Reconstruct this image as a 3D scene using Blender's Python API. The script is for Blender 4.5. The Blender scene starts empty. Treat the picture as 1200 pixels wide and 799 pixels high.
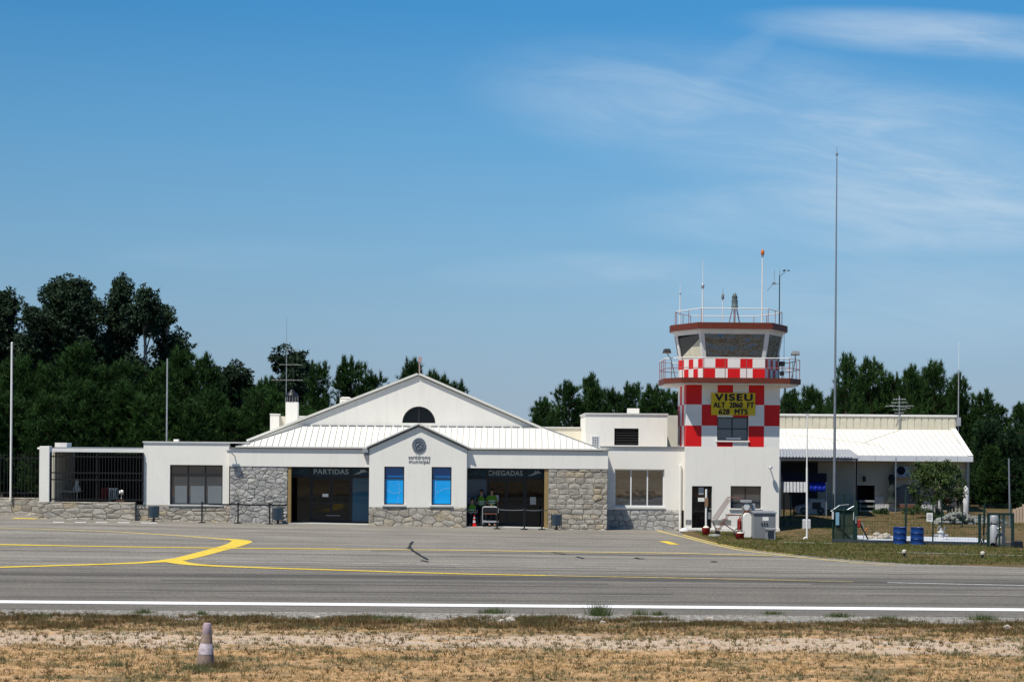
import bpy, bmesh, math, random
import numpy as np
from mathutils import Vector, noise
R = math.radians
sc = bpy.context.scene
COL = sc.collection

# ------------------------------------------------------------------ camera, sky, sun, exposure
F, H, YH, RHO = 2200.0, 4.0, 521.0, 0.008      # focal length in photo pixels, eye height, horizon row, roll
cam = bpy.data.cameras.new('camera'); camo = bpy.data.objects.new('camera', cam); COL.objects.link(camo)
cam.sensor_fit = 'HORIZONTAL'; cam.sensor_width = 36.0; cam.lens = 36.0*F/1200
cam.shift_y = (YH-399.5)/1200.0; cam.clip_start = .5; cam.clip_end = 9000
camo.location = (0, 0, H)
camo.rotation_mode = 'QUATERNION'
from mathutils import Quaternion, Euler
camo.rotation_quaternion = Euler((R(90), 0, 0)).to_quaternion() @ Quaternion((0, 0, 1), RHO)
sc.camera = camo

SUNV = Vector((-.35, -.365, 1.0)).normalized()
sun = bpy.data.lights.new('sun', 'SUN'); sun.energy = 4.8; sun.angle = R(.53); sun.color = (1, .955, .88)
suno = bpy.data.objects.new('sun', sun); COL.objects.link(suno)
suno.rotation_euler = SUNV.to_track_quat('Z', 'Y').to_euler(); suno.location = (-30, -30, 80)

w = bpy.data.worlds.new('World'); sc.world = w; w.use_nodes = True
nt = w.node_tree; nt.nodes.clear()
def wn(t, **k):
    n = nt.nodes.new(t)
    for a, b in k.items(): setattr(n, a, b)
    return n
def wl(a, b): nt.links.new(a, b)
sky = wn('ShaderNodeTexSky'); sky.sky_type = 'NISHITA'; sky.sun_disc = False
sky.sun_elevation = math.asin(SUNV.z); sky.sun_rotation = math.atan2(SUNV.x, SUNV.y) % (2*math.pi)
sky.altitude = 600; sky.air_density = 1.0; sky.dust_density = .6; sky.ozone_density = 3.0
hsv = wn('ShaderNodeHueSaturation'); hsv.inputs['Saturation'].default_value = 1.12; hsv.inputs['Value'].default_value = 1.0
wl(sky.outputs[0], hsv.inputs['Color'])
bg = wn('ShaderNodeBackground'); bg.inputs[1].default_value = .085
out = wn('ShaderNodeOutputWorld')
# thin high cirrus, drawn over the sky by direction
tc = wn('ShaderNodeTexCoord'); sep = wn('ShaderNodeSeparateXYZ'); wl(tc.outputs['Generated'], sep.inputs[0])
def wm(op, a, b=None, c=None, clamp=False):
    n = wn('ShaderNodeMath', operation=op); n.use_clamp = clamp
    for i, v in enumerate((a, b, c)):
        if v is None: continue
        if isinstance(v, (int, float)): n.inputs[i].default_value = v
        else: wl(v, n.inputs[i])
    return n.outputs[0]
ay = wm('MAXIMUM', sep.outputs[1], .05)
U = wm('DIVIDE', sep.outputs[0], ay); V = wm('DIVIDE', sep.outputs[2], ay)
V2 = wm('ADD', V, wm('MULTIPLY', U, .12))
def wvec(x, y, z=0.0):
    n = wn('ShaderNodeCombineXYZ')
    for i, v in enumerate((x, y, z)):
        if isinstance(v, (int, float)): n.inputs[i].default_value = v
        else: wl(v, n.inputs[i])
    return n.outputs[0]
def wnoise(vec, scale, detail=5, rough=.55, dist=0.0):
    n = wn('ShaderNodeTexNoise'); n.inputs['Scale'].default_value = scale; n.inputs['Detail'].default_value = detail
    n.inputs['Roughness'].default_value = rough; n.inputs['Distortion'].default_value = dist
    wl(vec, n.inputs['Vector']); return n.outputs['Fac']
def wramp(f, a, b):
    n = wn('ShaderNodeMapRange'); n.interpolation_type = 'SMOOTHSTEP'; n.inputs[1].default_value = a; n.inputs[2].default_value = b
    wl(f, n.inputs[0]); return n.outputs[0]
def blob(cu, cv, ru, rv, slope=0.0):
    du = wm('DIVIDE', wm('SUBTRACT', U, cu), ru)
    dv = wm('DIVIDE', wm('SUBTRACT', wm('ADD', V, wm('MULTIPLY', wm('SUBTRACT', U, cu), slope)), cv), rv)
    d = wm('ADD', wm('MULTIPLY', du, du), wm('MULTIPLY', dv, dv))
    return wm('SUBTRACT', 1.0, wramp(d, 0.0, 1.0))
fine = wnoise(wvec(wm('MULTIPLY', U, 5), wm('MULTIPLY', V2, 26)), 2.2, 9, .62, .6)
soft = wnoise(wvec(wm('MULTIPLY', U, 3), wm('MULTIPLY', V2, 9), 3.0), 2.0, 4, .5, .3)
tex = wramp(wm('ADD', wm('MULTIPLY', fine, .6), wm('MULTIPLY', soft, .4)), .36, .68)
mask = None
for (px, py, rx, ry, s, k) in ((910, 140, 410, 100, .12, .46), (1120, 38, 290, 34, .06, .62), (1060, 250, 400, 52, .0, .58),
                               (660, 316, 190, 26, -.04, .30), (280, 303, 190, 22, 0, .14), (1130, 180, 260, 100, .1, .22), (1050, 350, 420, 80, 0, .26), (860, 66, 60, 26, -.6, .16), (980, 170, 330, 55, .14, .26)):
    b = wm('MULTIPLY', blob((px-600)/F, (YH-py)/F, rx/F, ry/F, s), k)
    mask = b if mask is None else wm('ADD', mask, b)
cl = wm('MULTIPLY', wm('MULTIPLY', mask, wm('ADD', wm('MULTIPLY', tex, .70), .28)), wramp(sep.outputs[1], 0, .1), clamp=True)
mixc = wn('ShaderNodeMix', data_type='RGBA'); wl(cl, mixc.inputs['Factor'])
ramp = wn('ShaderNodeValToRGB'); el = ramp.color_ramp.elements
def lin(c): return tuple(((v/255)/12.92 if v/255 <= .04045 else ((v/255+.055)/1.055)**2.4) for v in c)
SK = 1.05/(.085*2**.18)
stops = ((0.0, (148, 167, 187)), (.03, (143, 168, 191)), (.065, (136, 173, 200)), (.105, (122, 171, 206)), (.16, (98, 161, 207)), (.225, (64, 142, 200)), (.45, (38, 105, 172)), (1.0, (24, 70, 130)))
el[0].position, el[0].color = stops[0][0], (*lin(stops[0][1]), 1); el[1].position, el[1].color = 1.0, (*lin(stops[-1][1]), 1)
for p_, c_ in stops[1:-1]: e_ = el.new(p_); e_.color = (*lin(c_), 1)
wl(sep.outputs[2], ramp.inputs[0])
scv = wn('ShaderNodeVectorMath', operation='SCALE'); wl(ramp.outputs[0], scv.inputs[0])
side = wn('ShaderNodeMapRange'); side.inputs[1].default_value = -.32; side.inputs[2].default_value = .1; side.inputs[3].default_value = .84; side.inputs[4].default_value = 1.0
wl(U, side.inputs[0])
wl(wm('MULTIPLY', side.outputs[0], SK), scv.inputs['Scale'])
mixs = wn('ShaderNodeMix', data_type='RGBA'); mixs.inputs['Factor'].default_value = .9
wl(hsv.outputs[0], mixs.inputs['A']); wl(scv.outputs[0], mixs.inputs['B'])
wl(mixs.outputs['Result'], mixc.inputs['A']); mixc.inputs['B'].default_value = (5.3, 6.6, 7.9, 1)
wl(mixc.outputs['Result'], bg.inputs[0]); wl(bg.outputs[0], out.inputs[0])

sc.view_settings.view_transform = 'Standard'; sc.view_settings.look = 'None'
sc.view_settings.gamma = 1; sc.view_settings.use_curve_mapping = False; sc.view_settings.exposure = .27
sc.render.engine = 'CYCLES'; sc.cycles.max_bounces = 6; sc.cycles.diffuse_bounces = 3; sc.cycles.use_denoising = True
sc.cycles.sample_clamp_indirect = 6

# ------------------------------------------------------------------ photo pixel -> real place at a chosen depth
def WX(px, D, py=560): return (px-600 - RHO*(YH-py))*D/F
def WZ(py, px, D): return H + (YH-py + RHO*(px-600))*D/F
def sm(t): t = min(1, max(0, t)); return t*t*(3-2*t)
def gz(X, Y):
    z = -(.012*min(22, max(-30, X))+.08)*sm((Y-47)/44.7)
    return z + .8*sm((Y-87)/23)*sm((X-11)/4)
def G(px, py):
    z = 0.0
    for _ in range(30):
        D = (z-H)*F/(YH-py + RHO*(px-600)); z = .5*z+.5*gz(WX(px, D, py), D)
    return Vector((WX(px, D, py), D, z))

# ------------------------------------------------------------------ materials
def mat(name, col, rough=.8, metal=0.0, var=.12, scale=3.0, bump=0.0, bscale=40, spec=.3, col2=None, stretch=(1, 1, 1), island=0.0, trans=0.0, emis=None):
    m = bpy.data.materials.new(name); m.use_nodes = True; t = m.node_tree; N = t.nodes; L = t.links
    b = N['Principled BSDF']; b.inputs['Roughness'].default_value = rough; b.inputs['Metallic'].default_value = metal
    b.inputs['Specular IOR Level'].default_value = spec
    g = N.new('ShaderNodeNewGeometry'); mp = N.new('ShaderNodeMapping'); mp.inputs['Scale'].default_value = stretch
    L.new(g.outputs['Position'], mp.inputs[0])
    n = N.new('ShaderNodeTexNoise'); n.inputs['Scale'].default_value = scale; n.inputs['Detail'].default_value = 8; n.inputs['Roughness'].default_value = .65
    L.new(mp.outputs[0], n.inputs['Vector'])
    rmp = N.new('ShaderNodeValToRGB'); rmp.color_ramp.elements[0].position = .3; rmp.color_ramp.elements[1].position = .7
    c = col; c2 = col2 or tuple(x*(1-2*var) for x in c)
    rmp.color_ramp.elements[0].color = (*[x for x in c2], 1)
    rmp.color_ramp.elements[1].color = (*[min(1, x) for x in c], 1)
    L.new(n.outputs['Fac'], rmp.inputs[0]); last = rmp.outputs[0]
    if island:
        mr = N.new('ShaderNodeMapRange'); mr.inputs[3].default_value = 1-island; mr.inputs[4].default_value = 1+island
        L.new(g.outputs['Random Per Island'], mr.inputs[0])
        mx = N.new('ShaderNodeVectorMath'); mx.operation = 'SCALE'; L.new(last, mx.inputs[0]); L.new(mr.outputs[0], mx.inputs['Scale']); last = mx.outputs[0]
    L.new(last, b.inputs['Base Color'])
    if bump:
        bn = N.new('ShaderNodeTexNoise'); bn.inputs['Scale'].default_value = bscale; bn.inputs['Detail'].default_value = 6
        L.new(mp.outputs[0], bn.inputs['Vector'])
        bp = N.new('ShaderNodeBump'); bp.inputs['Strength'].default_value = bump; bp.inputs['Distance'].default_value = .02
        L.new(bn.outputs['Fac'], bp.inputs['Height']); L.new(bp.outputs[0], b.inputs['Normal'])
    if trans:
        tr = N.new('ShaderNodeBsdfTranslucent'); L.new(last, tr.inputs[0]); ms = N.new('ShaderNodeMixShader'); ms.inputs[0].default_value = trans
        L.new(b.outputs[0], ms.inputs[1]); L.new(tr.outputs[0], ms.inputs[2]); L.new(ms.outputs[0], N['Material Output'].inputs[0])
    return m

def plaster():
    m = mat('white_plaster', (.82, .79, .715), .85, var=.025, scale=.9, bump=.25, bscale=60)
    t = m.node_tree; N = t.nodes; L = t.links; b = N['Principled BSDF']
    src = b.inputs['Base Color'].links[0].from_socket
    g = N.new('ShaderNodeNewGeometry'); mp = N.new('ShaderNodeMapping'); mp.inputs['Scale'].default_value = (3.5, 3.5, .35)
    L.new(g.outputs['Position'], mp.inputs[0])
    n = N.new('ShaderNodeTexNoise'); n.inputs['Scale'].default_value = 1.6; n.inputs['Detail'].default_value = 6; L.new(mp.outputs[0], n.inputs[0])
    r = N.new('ShaderNodeMapRange'); r.inputs[1].default_value = .52; r.inputs[2].default_value = .8; r.inputs[3].default_value = 0; r.inputs[4].default_value = .22
    L.new(n.outputs['Fac'], r.inputs[0])
    mx = N.new('ShaderNodeMix'); mx.data_type = 'RGBA'; L.new(r.outputs[0], mx.inputs['Factor']); L.new(src, mx.inputs['A']); mx.inputs['B'].default_value = (.55, .52, .46, 1)
    L.new(mx.outputs['Result'], b.inputs['Base Color'])
    return m

def stone(name, a, b_, c_):
    m = mat(name, a, .9, var=.2, scale=7, bump=.7, bscale=28)
    t = m.node_tree; N = t.nodes; L = t.links; b = N['Principled BSDF']
    src = b.inputs['Base Color'].links[0].from_socket
    g = N.new('ShaderNodeNewGeometry')
    r = N.new('ShaderNodeValToRGB'); e = r.color_ramp.elements
    e[0].position = 0; e[0].color = (*b_, 1); e[1].position = 1; e[1].color = (*c_, 1)
    k = e.new(.35); k.color = (*a, 1); k = e.new(.7); k.color = (a[0]*1.15, a[1]*1.14, a[2]*1.12, 1)
    L.new(g.outputs['Random Per Island'], r.inputs[0])
    n = N.new('ShaderNodeTexNoise'); n.inputs['Scale'].default_value = 13; n.inputs['Detail'].default_value = 8; n.inputs['Roughness'].default_value = .85
    L.new(g.outputs['Position'], n.inputs[0])
    mr = N.new('ShaderNodeMapRange'); mr.inputs[1].default_value = .3; mr.inputs[2].default_value = .7; mr.inputs[3].default_value = .38; mr.inputs[4].default_value = 1.32
    L.new(n.outputs['Fac'], mr.inputs[0])
    v = N.new('ShaderNodeVectorMath'); v.operation = 'SCALE'; L.new(r.outputs[0], v.inputs[0])
    n2 = N.new('ShaderNodeTexNoise'); n2.inputs['Scale'].default_value = 2.6; n2.inputs['Detail'].default_value = 5; L.new(g.outputs['Position'], n2.inputs[0])
    m2 = N.new('ShaderNodeMapRange'); m2.inputs[1].default_value = .3; m2.inputs[2].default_value = .7; m2.inputs[3].default_value = .78; m2.inputs[4].default_value = 1.15; L.new(n2.outputs['Fac'], m2.inputs[0])
    mm = N.new('ShaderNodeMath'); mm.operation = 'MULTIPLY'; L.new(mr.outputs[0], mm.inputs[0]); L.new(m2.outputs[0], mm.inputs[1]); L.new(mm.outputs[0], v.inputs['Scale'])
    L.new(v.outputs[0], b.inputs['Base Color'])
    return m

def glass(name, col, refl=.12, rough=.03):
    m = bpy.data.materials.new(name); m.use_nodes = True; N = m.node_tree.nodes; L = m.node_tree.links
    b = N['Principled BSDF']; b.inputs['Base Color'].default_value = (*col, 1); b.inputs['Roughness'].default_value = rough
    b.inputs['Specular IOR Level'].default_value = .25
    if name == 'dark_glass': b.inputs['Specular IOR Level'].default_value = .10
    gl = N.new('ShaderNodeBsdfGlossy'); gl.inputs['Roughness'].default_value = rough; gl.inputs['Color'].default_value = (.9, .95, 1, 1)
    g = N.new('ShaderNodeNewGeometry'); n = N.new('ShaderNodeTexNoise'); n.inputs['Scale'].default_value = 1.3; L.new(g.outputs['Position'], n.inputs[0])
    bp = N.new('ShaderNodeBump'); bp.inputs['Strength'].default_value = .05; bp.inputs['Distance'].default_value = .05; L.new(n.outputs['Fac'], bp.inputs['Height'])
    L.new(bp.outputs[0], gl.inputs['Normal'])
    if name == 'cab_glass':
        n.inputs['Scale'].default_value = 2.2; n.inputs['Detail'].default_value = 4; bp.inputs['Strength'].default_value = .75; bp.inputs['Distance'].default_value = .26
    ms = N.new('ShaderNodeMixShader'); ms.inputs[0].default_value = refl
    L.new(b.outputs[0], ms.inputs[1]); L.new(gl.outputs[0], ms.inputs[2]); L.new(ms.outputs[0], N['Material Output'].inputs[0])
    return m

M = dict(
    plaster=plaster(),
    cream=mat('cream_plaster', (.72, .67, .55), .85, var=.07, scale=1.2, bump=.2),
    trim=mat('pale_coping', (.62, .62, .60), .6, var=.1, scale=2),
    flash=mat('grey_flashing', (.16, .17, .18), .5, var=.1),
    roofw=mat('white_sheet_roof', (.72, .70, .63), .42, var=.05, scale=1.2, stretch=(1, .4, 1)),
    seam=mat('roof_seam', (.38, .37, .34), .5, var=.05),
    stone=stone('granite_masonry', (.43, .395, .335), (.35, .31, .245), (.50, .41, .28)),
    stoneg=stone('grey_granite_masonry', (.42, .41, .385), (.345, .335, .315), (.49, .465, .41)),
    mortar=mat('stone_mortar', (.20, .18, .145), .95, var=.2),
    black=mat('black_metal', (.012, .012, .013), .45, var=.1, spec=.4),
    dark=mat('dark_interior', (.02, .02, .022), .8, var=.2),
    frame=mat('dark_window_frame', (.022, .022, .024), .45, var=.1),
    wframe=mat('white_window_frame', (.75, .75, .74), .4, var=.04),
    gdark=glass('dark_glass', (.004, .0045, .005), .025),
    gcab=glass('cab_glass', (.010, .012, .014), .17),
    gwin=glass('window_glass', (.02, .023, .026), .20),
    gblind=glass('glass_over_blind', (.055, .065, .075), .07),
    gblind2=glass('glass_over_pale_blind', (.045, .055, .065), .07),
    gblue=glass('glass_over_blue_film', (.006, .34, .78), .02),
    gblued=glass('glass_over_dark_blue_film', (.002, .11, .32), .03),
    gteal=glass('glass_over_teal_panel', (.002, .075, .15), .03),
    band=mat('dark_blue_sign_film', (.010, .040, .075), .4, var=.1),
    letter=mat('pale_lettering', (.34, .40, .44), .6, var=.02),
    map=mat('white_map_line', (.30, .60, .85), .6, var=.02),
    ochre=mat('ochre_post', (.32, .22, .09), .7, var=.1),
    dred=mat('dull_red_paint', (.30, .012, .012), .6, var=.2, scale=6),
    red=mat('red_paint', (.68, .008, .009), .5, var=.07, scale=2),
    white=mat('white_paint', (.80, .785, .74), .5, var=.05, scale=2),
    brown=mat('red_brown_fascia', (.16, .034, .016), .6, var=.18, scale=4, stretch=(1, 1, 3)),
    grey=mat('grey_paint', (.20, .215, .225), .5, var=.08),
    lgrey=mat('light_grey_metal', (.42, .43, .44), .4, metal=.3, var=.08),
    galv=mat('galvanised_steel', (.30, .33, .36), .45, metal=.5, var=.1),
    pink=mat('faded_red_steel', (.35, .12, .11), .6, var=.15),
    yellow=mat('yellow_sign_paint', (.72, .53, .02), .6, var=.10, scale=3),
    ink=mat('black_letter_paint', (.015, .010, .03), .6, var=.05),
    rust=mat('rusty_steel', (.22, .09, .05), .8, var=.25),
    orange=mat('orange_paint', (.6, .16, .03), .6, var=.1),
    binblue=mat('blue_grey_bin', (.085, .135, .18), .5, var=.1),
    drum=mat('blue_drum', (.008, .045, .19), .4, var=.12),
    tarp=mat('blue_tarpaulin', (.005, .03, .42), .5, var=.3, bump=.4, bscale=8),
    hivis=mat('hi_vis_fabric', (.11, .27, .02), .8, var=.1),
    silver=mat('reflective_tape', (.6, .62, .62), .4, var=.02),
    navy=mat('navy_cloth', (.012, .015, .03), .9, var=.2),
    skin=mat('skin', (.42, .24, .16), .6, var=.06),
    hair=mat('dark_hair', (.02, .014, .01), .8, var=.2),
    khaki=mat('khaki_cloth', (.08, .07, .045), .9, var=.2),
    shirt=mat('cream_cloth', (.55, .52, .44), .9, var=.05),
    redcloth=mat('red_cloth', (.40, .04, .03), .9, var=.1),
    green=mat('dark_green_paint', (.010, .035, .028), .5, var=.1),
    greenp=mat('green_mesh_panel', (.02, .055, .04), .7, var=.25, scale=5),
    concrete=mat('pale_concrete', (.42, .41, .38), .9, var=.12, scale=3, bump=.3),
    whitedry=mat('weathered_white', (.66, .66, .66), .6, var=.15, scale=9),
    mark_y=mat('yellow_road_paint', (.78, .55, .025), .8, var=.16, scale=5, col2=(.46, .34, .07)),
    mark_yf=mat('faded_yellow_road_paint', (.66, .50, .13), .85, var=.3, scale=4, col2=(.27, .225, .13)),
    mark_w=mat('white_road_paint', (.78, .78, .77), .8, var=.07, scale=9),
    mark_wf=mat('faded_white_road_paint', (.48, .48, .46), .85, var=.3, scale=4, col2=(.20, .20, .19)),
    tar=mat('tar_sealant', (.012, .012, .012), .6, var=.1),
    bark=mat('tree_bark', (.10, .07, .05), .95, var=.3, scale=6, bump=.6, bscale=12),
    barkp=mat('pale_eucalyptus_bark', (.30, .26, .21), .9, var=.25, scale=4),
    pine=mat('pine_needles', (.040, .088, .020), .8, var=.3, scale=.35, island=.5, spec=.12, trans=.14, col2=(.016, .042, .011)),
    cedar=mat('cedar_needles', (.034, .075, .028), .85, var=.3, scale=.7, island=.35, spec=.1, trans=.08, col2=(.010, .026, .012)),
    euca=mat('eucalyptus_leaves', (.036, .064, .028), .65, var=.3, scale=.7, island=.45, spec=.15, trans=.10, col2=(.014, .030, .018)),
    leaf=mat('young_tree_leaves', (.085, .135, .035), .7, var=.3, scale=2, island=.45, trans=.15, col2=(.03, .055, .012)),
    weed=mat('weed_leaves', (.09, .12, .035), .8, var=.3, scale=6, island=.4, trans=.2, col2=(.05, .075, .02)),
    rock=mat('pale_rock', (.46, .41, .34), .95, var=.2, scale=5, bump=.8, bscale=14),
    rockg=mat('grey_rubble', (.30, .31, .28), .95, var=.3, scale=6, bump=.8, bscale=14),
)

# ------------------------------------------------------------------ mesh builder
def root_of(o):
    while o.parent: o = o.parent
    return o
class MB:
    def __init__(s): s.v = []; s.f = []; s.mi = []
    def add(s, vs, fs, mi=0):
        k = len(s.v); s.v += [tuple(v) for v in vs]
        for f in fs: s.f.append(tuple(i+k for i in f)); s.mi.append(mi)
        return s
    def box(s, x0, x1, y0, y1, z0, z1, mi=0):
        x0, x1 = sorted((x0, x1)); y0, y1 = sorted((y0, y1)); z0, z1 = sorted((z0, z1))
        return s.add([(x0, y0, z0), (x1, y0, z0), (x1, y1, z0), (x0, y1, z0), (x0, y0, z1), (x1, y0, z1), (x1, y1, z1), (x0, y1, z1)],
                     [(0, 3, 2, 1), (4, 5, 6, 7), (0, 1, 5, 4), (1, 2, 6, 5), (2, 3, 7, 6), (3, 0, 4, 7)], mi)
    def prism_xz(s, poly, y0, y1, mi=0):           # polygon in the facade plane, extruded in depth
        n = len(poly)
        vs = [(x, y0, z) for x, z in poly]+[(x, y1, z) for x, z in poly]
        fs = [tuple(range(n)), tuple(range(2*n-1, n-1, -1))]+[(i, i+n, (i+1) % n+n, (i+1) % n) for i in range(n)]
        return s.add(vs, fs, mi)
    def prism_xy(s, poly, z0, z1, poly2=None, mi=0):
        n = len(poly); poly2 = poly2 or poly
        vs = [(x, y, z0) for x, y in poly]+[(x, y, z1) for x, y in poly2]
        fs = [tuple(range(n-1, -1, -1)), tuple(range(n, 2*n))]+[(i, (i+1) % n, (i+1) % n+n, i+n) for i in range(n)]
        return s.add(vs, fs, mi)
    def tube(s, p0, p1, r0, r1=None, n=8, mi=0):
        p0 = Vector(p0); p1 = Vector(p1); r1 = r0 if r1 is None else r1
        d = (p1-p0)
        if d.length < 1e-6: return s
        d.normalize(); a = d.orthogonal().normalized(); b = d.cross(a)
        vs = []
        for p, r in ((p0, r0), (p1, r1)):
            for i in range(n):
                t = 2*math.pi*i/n; vs.append(p+(a*math.cos(t)+b*math.sin(t))*r)
        return s.add(vs, [(i, (i+1) % n, (i+1) % n+n, i+n) for i in range(n)]+[tuple(range(n-1, -1, -1)), tuple(range(n, 2*n))], mi)
    def path(s, pts, r, n=6):
        for a, b in zip(pts, pts[1:]): s.tube(a, b, r, r, n)
        return s
    def lathe(s, c, prof, n=16, mi=0, sy=1.0):      # prof: (radius, z)
        vs = []
        for r, z in prof:
            for i in range(n):
                t = 2*math.pi*i/n; vs.append((c[0]+math.cos(t)*r, c[1]+math.sin(t)*r*sy, c[2]+z))
        fs = []
        for k in range(len(prof)-1):
            for i in range(n): fs.append((k*n+i, k*n+(i+1) % n, (k+1)*n+(i+1) % n, (k+1)*n+i))
        fs += [tuple(range(n-1, -1, -1)), tuple(range((len(prof)-1)*n, len(prof)*n))]
        return s.add(vs, fs, mi)
    def build(s, name, m, parent=None, smooth=False, bevel=0, local=False):
        me = bpy.data.meshes.new(name)
        off = Vector((0, 0, 0)) if (parent is None or local) else root_of(parent).location
        me.from_pydata([tuple(Vector(v)-off) for v in s.v], [], s.f)
        ms = m if isinstance(m, (list, tuple)) else [m]
        for x in ms: me.materials.append(M[x] if isinstance(x, str) else x)
        if len(ms) > 1: me.polygons.foreach_set('material_index', s.mi)
        if smooth: me.polygons.foreach_set('use_smooth', [True]*len(me.polygons))
        o = bpy.data.objects.new(name, me); COL.objects.link(o)
        if parent: o.parent = parent
        if bevel:
            b = o.modifiers.new('edge', 'BEVEL'); b.width = bevel; b.segments = 2; b.limit_method = 'ANGLE'
        if smooth and len(me.polygons) > 10:
            try: me.set_sharp_from_angle(angle=R(50))
            except Exception: pass
        return o
def tag(o, label=None, cat=None, group=None, kind=None):
    if label: o['label'] = label
    if cat: o['category'] = cat
    if group: o['group'] = group
    if kind: o['kind'] = kind
    return o
def thing(name, label, cat, loc=(0, 0, 0), group=None):
    o = bpy.data.objects.new(name, None); COL.objects.link(o); o.location = loc; o.empty_display_size = .3
    return tag(o, label, cat, group)
def copy_tree(o, parent=None):
    c = o.copy(); COL.objects.link(c); c.parent = parent
    for ch in o.children: copy_tree(ch, c)
    return c
def wall(mb, x0, x1, z0, z1, y0, y1, holes=(), mi=0):      # a wall with real openings
    xs = sorted({x0, x1, *[h[0] for h in holes], *[h[1] for h in holes]}); zs = sorted({z0, z1, *[h[2] for h in holes], *[h[3] for h in holes]})
    def solid(i, j):
        if i < 0 or j < 0 or i >= len(xs)-1 or j >= len(zs)-1: return False
        cx = (xs[i]+xs[i+1])/2; cz = (zs[j]+zs[j+1])/2
        return not any(h[0] < cx < h[1] and h[2] < cz < h[3] for h in holes)
    for i in range(len(xs)-1):
        for j in range(len(zs)-1):
            if not solid(i, j): continue
            a, b, c, d = xs[i], xs[i+1], zs[j], zs[j+1]
            mb.add([(a, y0, c), (b, y0, c), (b, y0, d), (a, y0, d)], [(0, 1, 2, 3)], mi)
            mb.add([(a, y1, c), (b, y1, c), (b, y1, d), (a, y1, d)], [(3, 2, 1, 0)], mi)
            if not solid(i-1, j): mb.add([(a, y0, c), (a, y1, c), (a, y1, d), (a, y0, d)], [(3, 2, 1, 0)], mi)
            if not solid(i+1, j): mb.add([(b, y0, c), (b, y1, c), (b, y1, d), (b, y0, d)], [(0, 1, 2, 3)], mi)
            if not solid(i, j-1): mb.add([(a, y0, c), (b, y0, c), (b, y1, c), (a, y1, c)], [(3, 2, 1, 0)], mi)
            if not solid(i, j+1): mb.add([(a, y0, d), (b, y0, d), (b, y1, d), (a, y1, d)], [(0, 1, 2, 3)], mi)
    return mb
def text(s, size, x, y, z, m, name, parent, width=None, bold=0.0, extrude=.006, sp_=1.08, thick=0.0):
    cu = bpy.data.curves.new(name, 'FONT'); cu.body = s; cu.size = size; cu.align_x = 'LEFT'; cu.extrude = extrude; cu.offset = bold; cu.space_character = sp_
    o = bpy.data.objects.new(name, cu); COL.objects.link(o)
    dg = bpy.context.evaluated_depsgraph_get(); dg.update()
    me = bpy.data.meshes.new_from_object(o.evaluated_get(dg)); bpy.data.objects.remove(o); bpy.data.curves.remove(cu)
    co = [v.co.copy() for v in me.vertices]; x0 = min(c.x for c in co); x1 = max(c.x for c in co)
    k = (width/(x1-x0)) if width else 1
    off = root_of(parent).location
    for v in me.vertices:
        c = v.co; v.co = Vector((x+((c.x-x0)-(x1-x0)/2)*k, y-c.z, z+c.y))-off
    if thick:                                     # heavier strokes: the same outline repeated a hair to each side
        vs = [v.co.copy() for v in me.vertices]; fs = [tuple(p.vertices) for p in me.polygons]; V_, F_ = [], []
        for k, dx in enumerate((-thick, 0, thick)):
            F_ += [tuple(i+len(V_) for i in f) for f in fs]; V_ += [v+Vector((dx, -.003*k, dx*.4)) for v in vs]
        me = bpy.data.meshes.new(name); me.from_pydata([tuple(v) for v in V_], [], F_)
    me.materials.clear(); me.materials.append(M[m])
    ob = bpy.data.objects.new(name, me); COL.objects.link(ob); ob.parent = parent
    return ob

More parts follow.
